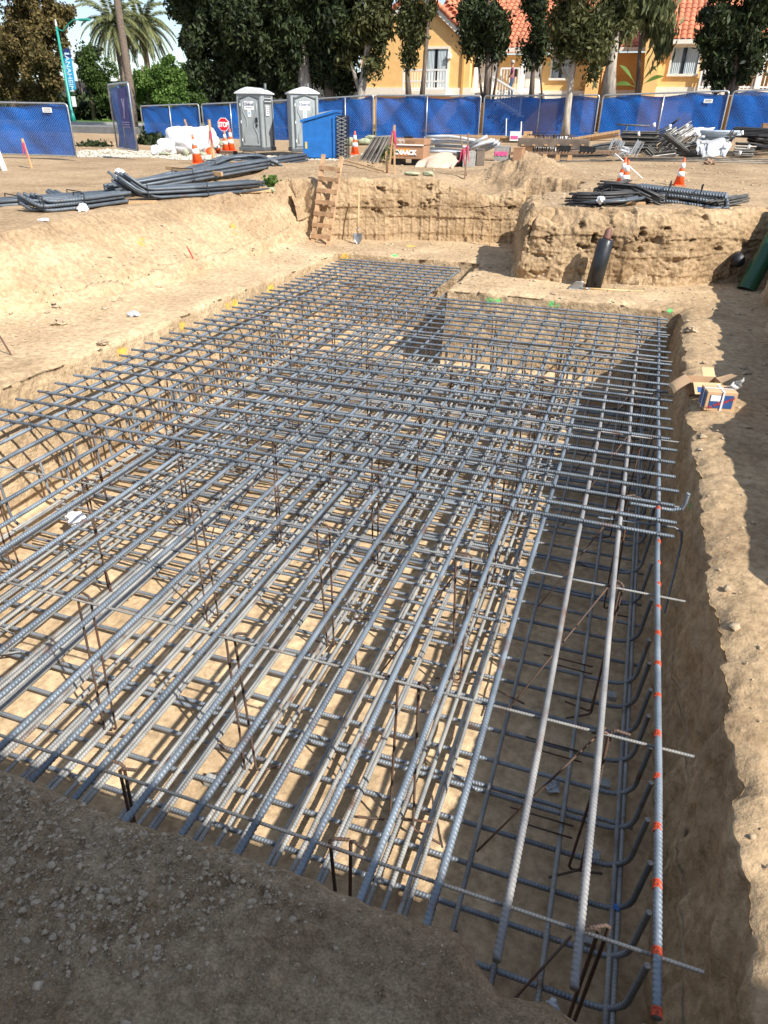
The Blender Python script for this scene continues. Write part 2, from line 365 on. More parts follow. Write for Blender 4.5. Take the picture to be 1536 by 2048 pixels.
marks = [(244, 703, YE_, .14), (366, 652, YE_, .13), (470, 608, YE_, .16), (541, 577, YE_, .16), (690, 515, YE_, .16), (455, 612, YE_, .1),
         (283, 487, OR_, .10), (284, 478, OR_, .08), (466, 452, OR_, .10), (595, 432, OR_, .1), (468, 468, OR_, .07), (822, 492, YE_, .15),
         (980, 600, GR_, .10), (996, 601, GR_, .09), (1103, 607, GR_, .08), (1116, 609, GR_, .06), (1340, 622, GR_, .07), (790, 511, GR_, .1),
         (1376, 1012, GR_, .045), (1397, 1258, GR_, .035), (1396, 1278, GR_, .03), (1434, 1612, GR_, .028), (1437, 1632, GR_, .025)]
flat = POS.reshape(-1, 3); pf = paint.reshape(-1, 4)
for px, py, c, r in marks:
    p = np.array(ground_at(px, py)); dd = np.linalg.norm((flat - p) * np.array([1, 1, 1.4]), axis=1)
    sel = dd < r; pf[sel, :3] = c; pf[sel, 3] = np.maximum(pf[sel, 3], np.clip((1 - dd[sel] / r) * 2.2, 0, 1))
me.attributes.new('paint', 'FLOAT_COLOR', 'POINT').data.foreach_set('color', pf.ravel())
o = link('ground', me); tag(o, 'tan excavated earth with pit, bench and upper grade', kind='structure')

# cut faces of the upper excavation, built as their own finely broken sheets in front of the bank
def cut_face(name, poly, w, inward, seed, label, groove=1.0, rough=1.0, top_extra=0.0):
    poly = [np.array(p, float) for p in poly]; seg = [np.linalg.norm(b - a) for a, b in zip(poly, poly[1:])]; cum = np.concatenate([[0], np.cumsum(seg)])
    s = np.arange(0, cum[-1], 0.024); tx = np.interp(s, cum, [p[0] for p in poly]); ty = np.interp(s, cum, [p[1] for p in poly])
    k = np.ones(13) / 13; pad = lambda a: np.convolve(np.pad(a, 6, mode='edge'), k, 'valid'); tx, ty = pad(tx), pad(ty)
    dx, dy = np.gradient(tx), np.gradient(ty); l = np.hypot(dx, dy); nx, ny = -dy / l * inward, dx / l * inward      # points into the bank
    jig = 0.06 * vnoise(s * 1.2, 0.3, 0, seed) + 0.03 * vnoise(s * 4, 0.3, 0, seed + 1); tx, ty = tx + nx * jig, ty + ny * jig
    cx_, cy_ = tx + nx * (w + 0.22), ty + ny * (w + 0.22); ztop = height(cx_, cy_) + top_extra
    v = np.concatenate([np.linspace(0, 1, 74), 1 + np.linspace(0.02, 1, 12)])[:, None]
    vv = np.clip(v, 0, 1); ov = np.clip(v - 1, 0, 1); prof = 0.30 * vv + 0.70 * vv ** 4
    Z = 0.05 + (ztop[None] - 0.05) * (1 - (1 - vv) ** 1.15) - 0.03 * ov ** 2 - 0.06 * (ov > 0.9)
    off = w * prof + ov * 0.5
    X = tx[None] + nx[None] * off; Y = ty[None] + ny[None] * off; S = np.broadcast_to(s[None], X.shape)
    face = (1 - ov) * sstep(vv / 0.05)
    bil = lambda f, sd: 1.0 - 2.2 * np.abs(vnoise(S * f + 0.35 * vnoise(S * f * 2, Z * f * 2, 0, sd + 70), Z * f * 1.25, 0, sd))
    d = 0.050 * rough * fbm(S * 1.3, Z * 1.5, 0, seed + 2, 3, 0.5) - 0.016 * rough * (bil(2.6, seed + 20) + 0.8 * bil(5.7, seed + 21) + 0.6 * bil(11.5, seed + 22)) + 0.010 * rough * fbm(S * 20, Z * 20, 0, seed + 3, 2, 0.7)
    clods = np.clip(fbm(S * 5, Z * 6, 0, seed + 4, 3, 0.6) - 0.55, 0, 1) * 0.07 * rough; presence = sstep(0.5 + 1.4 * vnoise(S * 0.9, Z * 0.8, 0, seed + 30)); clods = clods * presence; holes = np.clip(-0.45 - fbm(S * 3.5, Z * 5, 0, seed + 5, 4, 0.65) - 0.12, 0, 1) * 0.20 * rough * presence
    g = np.abs(((S / 0.24 + 0.12 * vnoise(S * 2, Z * 2, 0, seed + 6)) % 1.0) - 0.5) * 2; gr = np.clip(g * 4 - 3.1, 0, 1) * (0.4 + 0.6 * (vnoise(S * 6, Z * 6, 0, seed + 8) > -0.2))
    low = sstep((0.72 - Z + 0.06 * vnoise(S * 1.5, 0, 0, seed + 7)) / 0.04)
    d = d * (1 - 0.55 * low * groove) + clods * (1 - 0.5 * low * groove) - holes * (1 - low * groove) + groove * low * (0.045 * gr - 0.045) + groove * (1 - low) * 0.018 * gr
    for zc, dd in ((0.33, 0.02), (1.02, 0.03)): d = d - dd * sstep((zc - Z + 0.05 * vnoise(S * 1.3, zc, 0, seed + 9)) / 0.03)
    d = d * face + 0.02 * fbm(X * 6, Y * 6, 0, seed + 10, 3) * (1 - face)
    X = X - nx[None] * d * (1 - ov); Y = Y - ny[None] * d * (1 - ov); Z = Z + 0.25 * d * ov + 0.04 * fbm(X * 5, Y * 5, 0, seed + 11, 4) * (v > 0.9) * (1 - ov)
    A = np.stack([X, Y, Z], -1); m, n = X.shape; ix = np.arange(m * n).reshape(m, n); F_ = np.stack([ix[:-1, :-1], ix[:-1, 1:], ix[1:, 1:], ix[1:, :-1]], -1).reshape(-1, 4)
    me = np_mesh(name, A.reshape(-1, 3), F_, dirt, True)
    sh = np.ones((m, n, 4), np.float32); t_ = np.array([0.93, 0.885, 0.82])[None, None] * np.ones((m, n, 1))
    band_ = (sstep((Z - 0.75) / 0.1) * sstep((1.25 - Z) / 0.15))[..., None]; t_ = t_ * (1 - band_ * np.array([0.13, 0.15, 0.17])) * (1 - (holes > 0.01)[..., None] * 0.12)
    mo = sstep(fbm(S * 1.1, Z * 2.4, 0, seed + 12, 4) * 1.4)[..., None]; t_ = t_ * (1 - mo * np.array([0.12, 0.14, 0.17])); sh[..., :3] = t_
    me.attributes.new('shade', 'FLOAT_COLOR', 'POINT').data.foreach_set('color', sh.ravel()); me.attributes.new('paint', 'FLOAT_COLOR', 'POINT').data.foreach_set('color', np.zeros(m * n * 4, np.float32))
    tag(link(name, me), label, kind='structure')
cut_face('earth_wall', [(-8.35, 17.35), (-7.95, 17.9), (-5.9, 18.9), (-4.3, 19.25), (-3.3, 19.55), (-2.7, 19.7)], 0.26, 1, 200, 'grooved far excavation wall behind the ladder', 1.0, 0.9)
cut_face('earth_wall', [(-3.2, 20.0), (-3.0, 18.8), (-2.72, 17), (-2.45, 15.5), (-2.36, 15.12), (-2.2, 15.0), (0, 15.15), (0.9, 15.55), (1.8, 16.15), (2.6, 16.7)], 0.34, 1, 300, 'rough face of the earth block beside the pit', 0.55, 1.05)

# near bank, on which the photographer stands
ux = lines([(-7, -2.2, 0.08), (-2.2, 0.9, 0.0075), (0.9, 4.0, 0.06)], [])
tv = np.concatenate([np.linspace(-2.5, -0.6, 30, endpoint=False), np.linspace(-0.6, 0.86, 215, endpoint=False), np.linspace(0.86, 0.96, 14)])
UX, TV = np.meshgrid(ux, tv)
edge = 0.95 - 0.02 * sstep((UX + 1) / 1) + 0.018 * fbm(UX * 2.2, 0.3, 0, 101, 5, 0.55) - 0.10 * sstep((UX + 0.12) / 0.15) + 0.015 * np.sin(UX * 19) * (UX > -0.1)
YB = np.where(TV > -0.6, TV / 0.96 * edge, TV)
r_ = np.clip((TV - 0.86) / 0.10, 0, 1)
ZB = 1.40 + 0.016 * fbm(UX * 1.6, YB * 1.6, 0, 103, 3) + 0.012 * fbm(UX * 7, YB * 7, 0, 104, 5, 0.6) - 0.07 * r_ ** 2
ZB = ZB + 0.10 * np.exp(-(((UX + 1.15) / 0.2) ** 2 + ((YB - 0.2) / 0.12) ** 2)) * (1 + 0.6 * fbm(UX * 12, YB * 12, 0, 110, 4))
scatter_mask = sstep(fbm(UX * 2.4, YB * 2.4, 0, 105, 4) * 1.6 + 0.1)
ZB = ZB + scatter_mask * 0.012 * np.clip(fbm(UX * 38, YB * 38, 0, 106, 3, 0.6), 0, 1)
crk = lambda f, s_: np.clip(1 - 7 * np.abs(vnoise(UX * f + 0.4 * vnoise(UX * f * 2, YB * f * 2, 0, s_ + 9), YB * f, 0, s_)), 0, 1)
ZB = ZB + 0.0045 * fbm(UX * 30, YB * 30, 0, 140, 3, 0.7) - (0.008 * crk(4, 141) + 0.006 * crk(9, 142)) * (0.4 + 0.6 * scatter_mask) + 0.006 * np.clip(fbm(UX * 15, YB * 15, 0, 143, 2), 0, 1)
bank = np.stack([UX, YB, ZB], -1)
down = []
for k in range(1, 34):
    zz = -0.09 * k
    e = edge + 0.03 * fbm(ux * 3, zz * 3, 0, 120, 4)[None] if False else edge[-1] + 0.03 * fbm(ux * 3, zz * 3, 0, 120, 4) - 0.02
    down.append(np.stack([ux, e, ZB[-1] + zz], -1))
bank = np.concatenate([bank, np.array(down)], 0)
nyb, nxb = bank.shape[:2]; idb = np.arange(nyb * nxb).reshape(nyb, nxb)
Fb = np.stack([idb[:-1, :-1], idb[:-1, 1:], idb[1:, 1:], idb[1:, :-1]], -1).reshape(-1, 4)
dirt_near = dirt_mat('dark_earth', (0.46, 0.335, 0.21), (0.66, 0.51, 0.35), 1.0, 2.6, paint=False)
o = link('earth_bank', np_mesh('earth_bank', bank.reshape(-1, 3), Fb, dirt_near, True)); tag(o, 'grey brown near bank of loose earth at the pit edge', kind='structure')
# loose crumbs on the near bank
def stones(name, P, R, m, label, seed=1, sub=1):
    rs = np.random.RandomState(seed); bv = np.array([(1, 0, 0), (-1, 0, 0), (0, 1, 0), (0, -1, 0), (0, 0, 1), (0, 0, -1), (.7, .7, .5), (-.7, .6, .4), (-.6, -.7, .5), (.6, -.7, .4)], float)
    bf = np.array([(0, 6, 4), (6, 2, 4), (2, 7, 4), (7, 1, 4), (1, 8, 4), (8, 3, 4), (3, 9, 4), (9, 0, 4), (0, 2, 6), (2, 1, 7), (1, 3, 8), (3, 0, 9)])
    V, Fs = [], []; n = len(bv)
    for i, (p, r) in enumerate(zip(P, R)):
        q = bv * (0.55 + 0.8 * rs.rand(n, 1)) * np.array([r * (0.8 + 0.5 * rs.rand()), r * (0.8 + 0.5 * rs.rand()), r * 0.65])
        a = rs.rand() * 6.28; c, s = math.cos(a), math.sin(a); q = q @ np.array([[c, s, 0], [-s, c, 0], [0, 0, 1]])
        V.append(q + p); Fs.append(bf + i * n)
    return tag(link(name, np_mesh(name, np.concatenate(V), np.concatenate(Fs), m, False)), label, kind='stuff')
P, R = [], []
while len(P) < 15000:
    x, y = RNG.uniform(-1.75, 0.6), RNG.uniform(-0.25, 0.93)
    i = min(np.searchsorted(ux, x), len(ux) - 1); j = min(np.searchsorted(YB[:, i], y), YB.shape[0] - 1)
    if RNG.rand() < scatter_mask[j, i] ** 2 + 0.03 and y < edge[0, i] - 0.03:
        P.append((x, y, ZB[j, i])); R.append(0.0012 + 0.0075 * RNG.rand() ** 8 + 0.0012 * RNG.rand())
stone_m = mat('crumb', (0.43, 0.34, 0.24), 0.95, var=0.25, scale=60, bump=0.4, bscale=150)
stones('loose_crumbs', P, R, stone_m, 'small grey clods and crumbs scattered on the near bank', 3)
P, R = [], []
while len(P) < 14000:
    x, y = RNG.uniform(-1.7, 0.5), RNG.uniform(-0.2, 0.95)
    i = min(np.searchsorted(ux, x), len(ux) - 1); j = min(np.searchsorted(YB[:, i], y), YB.shape[0] - 1)
    if y < edge[0, i] - 0.025: P.append((x, y, ZB[j, i])); R.append(0.0008 + 0.0016 * RNG.rand() ** 2 + (0.004 * RNG.rand() if y > edge[0, i] - 0.05 and RNG.rand() < 0.3 else 0))
stones('loose_grit', P, R, mat('grit', (0.46, 0.35, 0.235), 0.95, var=0.3, scale=30), 'fine grit over the near bank', 5)
P, R = [], []
while len(P) < 3200:
    k = RNG.rand()
    if k < 0.3: x, y = RNG.uniform(-9.3, -6.95), RNG.uniform(5, 17)
    elif k < 0.38: x, y = RNG.uniform(0.98, 2.3), RNG.uniform(2, 14)
    elif k < 0.7: x, y = RNG.uniform(-8, 2.2), RNG.uniform(13.5, 19)
    else: x, y = RNG.uniform(-11, 4), RNG.uniform(19, 27)
    if k < 0.3 and RNG.rand() > math.exp(-(x - (-8.6)) ** 2 / 0.3): continue
    P.append((x, y, gz(x, y) + 0.004)); R.append(0.008 + 0.045 * RNG.rand() ** 4)
clod_m = mat('clod', (0.42, 0.32, 0.21), 0.95, var=0.2, scale=20, bump=0.5, bscale=60)
stones('loose_clods', P, R, clod_m, 'tan clods of earth scattered on the bench and grade', 4)

# ------------------------------------------------------------------ reinforcing steel
def steel_mat(name, dark, lite, rust=0.0, metal=0.35, rough=0.5):
    m, nt, b = new_mat(name); L = nt.links.new
    t = nt.nodes.new('ShaderNodeTexCoord'); oi = nt.nodes.new('ShaderNodeObjectInfo')
    va = nt.nodes.new('ShaderNodeVectorMath'); va.operation = 'ADD'; L(t.outputs['Object'], va.inputs[0])
    sc = nt.nodes.new('ShaderNodeVectorMath'); sc.operation = 'SCALE'; sc.inputs[3].default_value = 37.0
    cx = nt.nodes.new('ShaderNodeCombineXYZ'); L(oi.outputs['Random'], cx.inputs[0]); L(oi.outputs['Random'], cx.inputs[1]); L(cx.outputs[0], sc.inputs[0]); L(sc.outputs[0], va.inputs[1])
    n = nt.nodes.new('ShaderNodeTexNoise'); n.inputs['Scale'].default_value = 2.2; n.inputs['Detail'].default_value = 8; n.inputs['Roughness'].default_value = 0.7; L(va.outputs[0], n.inputs['Vector'])
    r = nt.nodes.new('ShaderNodeValToRGB'); e = r.color_ramp.elements; e[0].position = 0.3; e[0].color = (*dark, 1); e[1].position = 0.68; e[1].color = (*lite, 1); L(n.outputs['Fac'], r.inputs[0])
    h = nt.nodes.new('ShaderNodeHueSaturation'); mr = nt.nodes.new('ShaderNodeMapRange'); mr.inputs[3].default_value = 0.82; mr.inputs[4].default_value = 1.18
    L(oi.outputs['Random'], mr.inputs[0]); L(mr.outputs[0], h.inputs['Value']); L(r.outputs[0], h.inputs['Color']); out = h.outputs[0]
    if rust:
        n2 = nt.nodes.new('ShaderNodeTexNoise'); n2.inputs['Scale'].default_value = 5.0; n2.inputs['Detail'].default_value = 9; L(va.outputs[0], n2.inputs['Vector'])
        r2 = nt.nodes.new('ShaderNodeValToRGB'); r2.color_ramp.elements[0].position = 0.62 - rust * 0.3; r2.color_ramp.elements[1].position = 0.80 - rust * 0.3; L(n2.outputs['Fac'], r2.inputs[0])
        q = nt.nodes.new('ShaderNodeMixRGB'); q.inputs[2].default_value = (0.13, 0.062, 0.035, 1); L(r2.outputs[0], q.inputs[0]); L(out, q.inputs[1]); out = q.outputs[0]
    L(out, b.inputs['Base Color']); b.inputs['Metallic'].default_value = metal; b.inputs['Roughness'].default_value = rough
    return m
M_TOP = steel_mat('mill_scale_steel', (0.085, 0.105, 0.13), (0.25, 0.29, 0.33), 0.12, 0.30, 0.5)
M_TOPX = steel_mat('mill_scale_steel_cross', (0.075, 0.092, 0.112), (0.21, 0.245, 0.28), 0.14, 0.30, 0.5)
M_LOW = steel_mat('dusty_steel', (0.16, 0.165, 0.17), (0.38, 0.37, 0.34), 0.14, 0.15, 0.6)
M_RUST = steel_mat('rusty_steel', (0.05, 0.036, 0.030), (0.15, 0.095, 0.068), 0.4, 0.2, 0.7)
M_LOWX = steel_mat('lower_cross_steel', (0.10, 0.12, 0.145), (0.27, 0.29, 0.31), 0.08, 0.25, 0.5)
M_PALE = steel_mat('sunlit_dusty_steel', (0.15, 0.155, 0.165), (0.34, 0.325, 0.31), 0.14, 0.12, 0.6)  # paler copy for near-right bars: dust plus sunlit whiteness put into the colour
M_WIRE = mat('black_tie_wire', (0.02, 0.02, 0.022), 0.6, var=0.2)

def ribbed(name, pts, r, pitch, rib, n, m, tilt=0.35):
    """a deformed bar swept along a bent centre line"""
    pts = [np.array(p, float) for p in pts]; seg = [np.linalg.norm(b - a) for a, b in zip(pts, pts[1:])]; cum = np.concatenate([[0], np.cumsum(seg)]); Ltot = cum[-1]
    k = max(1, int(Ltot / pitch)); pitch = Ltot / k
    s = (np.arange(k)[:, None] * pitch + np.array([0.0, 0.52, 0.64, 0.88])[None] * pitch).ravel(); rr = np.tile([0.0, 0.0, rib, rib], k)
    s = np.append(s, Ltot); rr = np.append(rr, 0.0)
    C = np.stack([np.interp(s, cum, [p[i] for p in pts]) for i in range(3)], -1)
    T = np.gradient(C, s, axis=0); T /= np.linalg.norm(T, axis=1, keepdims=True)
    ref = np.array([0, 0, 1.0]) if abs(T[0][2]) < 0.9 else np.array([1.0, 0, 0])
    pl = np.cross(pts[1] - pts[0], pts[-1] - pts[0]); 
    if np.linalg.norm(pl) > 1e-4: B = np.tile(pl / np.linalg.norm(pl), (len(C), 1))
    else: B = np.cross(T, ref); B /= np.linalg.norm(B, axis=1, keepdims=True)
    A = np.cross(B, T)
    th = np.arange(n) * 2 * math.pi / n
    long_rib = np.where(np.abs(np.cos(th)) > 0.99, rib * 0.6, 0)
    rad = np.maximum(r + rr[:, None], r + long_rib[None])
    V = C[:, None] + rad[..., None] * (np.sin(th)[None, :, None] * A[:, None] + np.cos(th)[None, :, None] * B[:, None]) + (np.where((s > 0) & (s < Ltot), 1, 0)[:, None] * np.sin(th)[None] * pitch * tilt)[..., None] * T[:, None]
    m_ = len(s); idx = np.arange(m_ * n).reshape(m_, n); j = np.roll(idx, -1, axis=1)
    F = np.stack([idx[:-1], idx[1:], j[1:], j[:-1]], -1).reshape(-1, 4)
    V = V.reshape(-1, 3)
    # end caps as quads round a centre vertex
    c0, c1 = len(V), len(V) + 1; V = np.vstack([V, C[:1], C[-1:]])
    cap = [[c0, idx[0, i], idx[0, (i + 1) % n], idx[0, (i + 2) % n]] for i in range(0, n, 2)] + [[c1, idx[-1, (i + 2) % n], idx[-1, (i + 1) % n], idx[-1, i]] for i in range(0, n, 2)]
    return np_mesh(name, V, np.vstack([F, cap]), m, False)

XL = [0.60, 0.285, -0.03, -0.345, -0.655, -0.965, -1.275, -1.58, -1.88, -2.205, -2.49, -2.81, -3.11, -3.42, -3.75, -4.04, -4.34, -4.63, -4.94, -5.28, -5.61, -5.94, -6.22, -6.50]
YT = [5.41, 5.66, 5.98, 6.29, 6.61, 6.94, 7.26, 7.57, 7.88, 8.18, 8.54, 8.84, 9.15, 9.47, 9.82, 10.08, 10.39, 10.71, 11.01, 11.33, 11.62, 11.91, 12.21, 12.52, 12.85, 13.13]
YT2 = [13.45 + 0.315 * i for i in range(10)]
R14 = 0.0182
upper = thing('rebar_mat', 'upper mat of thick blue grey reinforcing bars crossing over the pit', 'rebar mat', (0, 0, 0))
long_a = ribbed('long_bar', [(0.006 * math.sin(k * 1.7), k * 1.16, 0.003 * math.sin(k * 2.9)) for k in range(11)], R14, 0.024, 0.0024, 10, M_TOP)
long_b = ribbed('long_bar', [(0.007 * math.sin(k * 1.3), k * 1.51, 0.003 * math.sin(k * 2.3)) for k in range(11)], R14, 0.024, 0.0024, 10, M_TOP)
cross_a = ribbed('cross_bar', [(k * 0.742, 0.006 * math.sin(k * 1.9), 0.003 * math.sin(k * 2.3)) for k in range(11)], R14 * 0.86, 0.022, 0.0022, 10, M_TOPX)
cross_b = ribbed('cross_bar', [(0, 0, 0), (2.98, 0, 0)], R14 * 0.86, 0.022, 0.0022, 8, M_TOPX)
bars = []; pale_long = long_a.copy(); pale_long.materials.clear(); pale_long.materials.append(M_PALE)
for i, x in enumerate(XL):
    o = link('long_bar', long_a if i < 13 else long_b, upper)
    o.location = (x, 1.64 if i < 3 else 1.22 + random.uniform(-0.05, 0.05), -0.020); o.rotation_euler = (0, 0, random.uniform(-1, 1) * 0.0012)
    if i < 4:
        o.data = pale_long if i in (1, 2) else long_a
    bars.append(o)
o = bars[0]; o['label'] = 'rightmost long bar with orange paint bands'
M_BAND = mat('orange_band_paint', (0.62, 0.075, 0.02), 0.75, var=0.5, scale=60)
band = MB().tube([(0, -0.020, 0), (0, 0.020, 0)], R14 + 0.0034, 14); first = None
for k, yb in enumerate([1.66, 1.90, 2.21, 2.52, 2.84, 3.15, 3.47, 3.77, 4.09, 4.4, 4.7, 5.01, 5.34, 5.94, 6.61, 7.88]):
    if first is None: first = band.build('paint_band', M_BAND, o); q = first
    else: q = first.copy(); col.objects.link(q); q.parent = o
    q.location = (0, yb - o.location.y, 0); q.scale = (1, random.uniform(0.6, 1.1) * (1 if k < 14 else 0.7), 1)
for i, y in enumerate(YT + YT2):
    a = i < len(YT)
    o = link('cross_bar', cross_a if a else cross_b, upper)
    x0 = -6.68 + random.uniform(-0.05, 0.04)
    o.location = (x0, y, 0.0175); o.rotation_euler = (0, 0, random.uniform(-1, 1) * 0.0015)
# bent stirrup ends that stick out past the edge bar
o = link('cross_bar', ribbed('cross_bar', [(0.35, 5.98, -0.03), (0.72, 5.98, -0.03), (0.80, 5.98, 0.0), (0.815, 5.98, 0.05), (0.82, 5.98, 0.16)], 0.016, 0.022, 0.003, 8, M_TOPX), upper)
o = link('cross_bar', ribbed('cross_bar', [(0.1, 5.66, -0.06), (0.74, 5.72, -0.06), (0.81, 5.72, -0.09), (0.83, 5.70, -0.2), (0.80, 5.4, -0.75)], 0.010, 0.02, 0.0015, 8, M_TOPX), upper)
# light carrier bars tied under the mat, with pairs of rusty legs down to the lower mat
YC = [1.92, 3.08, 4.60, 6.12, 7.70, 9.25, 10.80, 12.35]
carrier = ribbed('carrier_bar', [(0, 0, 0), (7.5, 0, 0)], 0.0088, 0.016, 0.0015, 8, M_LOW)
leg_m = ribbed('support_leg', [(0.10, 0, 0.0), (0.02, 0, 0.002), (0, 0, -0.02), (0.0, 0, -1.33), (0.02, 0.0, -1.355), (0.22, 0.05, -1.36)], 0.0085, 0.016, 0.0014, 8, M_RUST)
for y in YC:
    o = link('carrier_bar', carrier, upper); o.location = (-6.7 + random.uniform(-0.04, 0.04), y, -0.060); o.rotation_euler = (0, 0, random.uniform(-1, 1) * 0.002)
    for x in [0.33, -0.90, -2.17, -3.40, -4.66, -5.92]:
        for s_ in (0, 1):
            o = link('support_leg', leg_m, upper); o.location = (x + s_ * 0.07 + random.uniform(-0.05, 0.05), y + 0.018 + s_ * 0.03, -0.045)
            o.rotation_euler = (random.uniform(-0.03, 0.03), random.uniform(-0.05, 0.05), random.choice([0, math.pi]) + random.uniform(-0.5, 0.5))
brace = [((0.33, 3.24, -0.15), (-0.30, 2.95, -1.25)), ((0.30, 5.3, -0.5), (-0.35, 4.3, -1.30)), ((0.30, 2.2, -0.6), (-0.15, 1.75, -1.3)), ((0.32, 6.3, -0.2), (-0.3, 5.7, -1.2)),
         ((0.33, 8.1, -0.15), (-0.25, 7.5, -1.25)), ((0.33, 9.8, -0.15), (-0.25, 9.1, -1.25)), ((-0.9, 4.7, -0.2), (-1.5, 4.3, -1.3)), ((-3.4, 6.2, -0.2), (-4.0, 5.8, -1.3)), ((-2.17, 7.8, -0.2), (-2.8, 7.4, -1.3))]
for a, b in brace:
    o = MB().tube([a, b], 0.0078, 7).build('brace_bar', M_RUST, upper, True)
# wire ties at the crossings
tie = MB(); tn = 0
for i, x in enumerate(XL):
    for y in YT + (YT2 if i > 13 else []):
        a = random.choice([0.785, -0.785]); d = 0.044
        c, s_ = math.cos(a) * d, math.sin(a) * d
        tie.tube([(x - c, y - s_, -0.030), (x - c * 0.6, y - s_ * 0.6, 0.030), (x, y, 0.040), (x + c * 0.6, y + s_ * 0.6, 0.030), (x + c, y + s_, -0.030), (x + c * 0.4, y + s_ * 0.4, -0.058)], 0.0032, 3, False)
tag(tie.build('tie_wire', M_WIRE, upper, fix=False), kind='stuff')

lower = thing('rebar_mat', 'lower mat of paired grey bars with bent up ends lying near the pit floor', 'rebar mat', (0, 0, 0))
ZLX, ZLL = -1.420, -1.386
arc = lambda cx, cz, R, n=6: [(cx + R * math.sin(a), 0, cz + R - R * math.cos(a)) for a in np.linspace(0, math.pi / 2 * 0.93, n)]
pts = [(-6.35, 0, 0)] + arc(0.50, 0, 0.19) + [(0.715, 0, 0.56)]
hook_a = ribbed('cross_bar', pts, 0.0170, 0.023, 0.0024, 10, M_LOWX)
pts = [(0.72, 0, 0)] + [(-p[0] - 5.9, 0, p[2]) for p in arc(0.55, 0, 0.19)] + [(-6.66, 0, 0.62)]
hook_b = ribbed('cross_bar', pts, 0.0158, 0.023, 0.0024, 10, M_LOWX)
y = 1.42; i = 0
cut_end = MB().tube([(0, 0, -0.004), (0, 0, 0.003)], 0.0168, 12).build('cut_end', mat('fresh_cut_steel', (0.42, 0.38, 0.34), 0.55, 0.2, var=0.2, scale=60), None); _ce = cut_end; cut_end = _ce.data; bpy.data.objects.remove(_ce)
while y < 13.2:
    o = link('cross_bar', hook_a if i % 2 == 0 or y < 5 else hook_b, lower)
    if y < 8 and o.data == hook_a:
        q = link('cut_end', cut_end, o); q.location = (0.715, 0, 0.562)
    o.name = 'cross_bar'; o.location = (random.uniform(-0.02, 0.02), y, ZLX + (0.0)); o.rotation_euler = (random.uniform(-0.02, 0.02), 0, random.uniform(-1, 1) * 0.003)
    if i % 9 == 7 or (6.5 < y and i % 3 == 0):
        o = link('cross_bar', hook_b, lower); o.location = (random.uniform(-0.02, 0.02), y + 0.055, ZLX); o.rotation_euler = (0, 0, random.uniform(-1, 1) * 0.003)
    if y > 7 and i % 2 == 0:
        o = link('cross_bar', hook_b, lower); o.location = (0.01, y + 0.14, ZLX); o.rotation_euler = (random.uniform(-0.05, 0.05), 0, 0)
    y += 0.308 + random.uniform(-0.012, 0.012); i += 1
low_a = ribbed('long_bar', [(0, 0, 0), (0, 11.3, 0), (0, 11.42, 0.02), (0, 11.5, 0.1), (0, 11.53, 0.2), (0, 11.55, 0.66)], 0.0160, 0.024, 0.0024, 10, M_LOW)
low_b = ribbed('long_bar', [(0, 0, 0), (0, 14.55, 0), (0, 14.65, 0.05), (0, 14.7, 0.15), (0, 14.72, 0.6)], 0.0160, 0.024, 0.0024, 10, M_LOW)
for i in range(24):
    x = 0.585 - 0.3085 * i + random.uniform(-0.03, 0.03) - (0.05 if i % 3 == 1 else 0)
    n = 2 if (i == 0 or i > 3) else 1
    for k in range(n):
        o = link('long_bar', low_a if i < 13 else low_b, lower); o.location = (x + k * 0.037, 1.30 + random.uniform(-0.05, 0.05), ZLL); o.rotation_euler = (0, 0, random.uniform(-1, 1) * 0.003)
    if i > 4 and i % 2 == 1:
        o = link('long_bar', low_a if i < 13 else low_b, lower); o.location = (x + 0.13 + random.uniform(0, .05), 1.35, ZLL); o.rotation_euler = (0, 0, random.uniform(-1, 1) * 0.004)
# the cage thickens towards the middle and far part of the pit: a second layer on top of the lower one
mid_c = ribbed('cross_bar', [(0, 0, 0), (5.2, 0, 0)], 0.0155, 0.024, 0.0024, 8, M_LOWX)
y = 5.2
while y < 12.9:
    o = link('cross_bar', mid_c, lower); o.location = (-6.2 + random.uniform(-0.2, 0.6), y, ZLL + 0.033); o.rotation_euler = (0, 0, random.uniform(-1, 1) * 0.006); y += 0.31 + random.uniform(-0.05, 0.05)
# loose off-cuts on the lower mat
for k in range(14):
    x, y = random.uniform(-5.5, 0.4), random.uniform(2.0, 9.0); a = random.uniform(-0.7, 0.7); l = random.uniform(0.12, 0.35)
    o = MB().tube([(x, y, ZLL + 0.035), (x + l * math.cos(a), y + l * math.sin(a), ZLL + 0.05)], random.choice([0.0085, 0.011]), 7).build('offcut', M_RUST if k % 2 else M_LOW, None, True)
    tag(o, 'short cut piece of reinforcing bar lying loose on the lower mat', 'offcut', 'rebar offcuts lying on the lower mat')
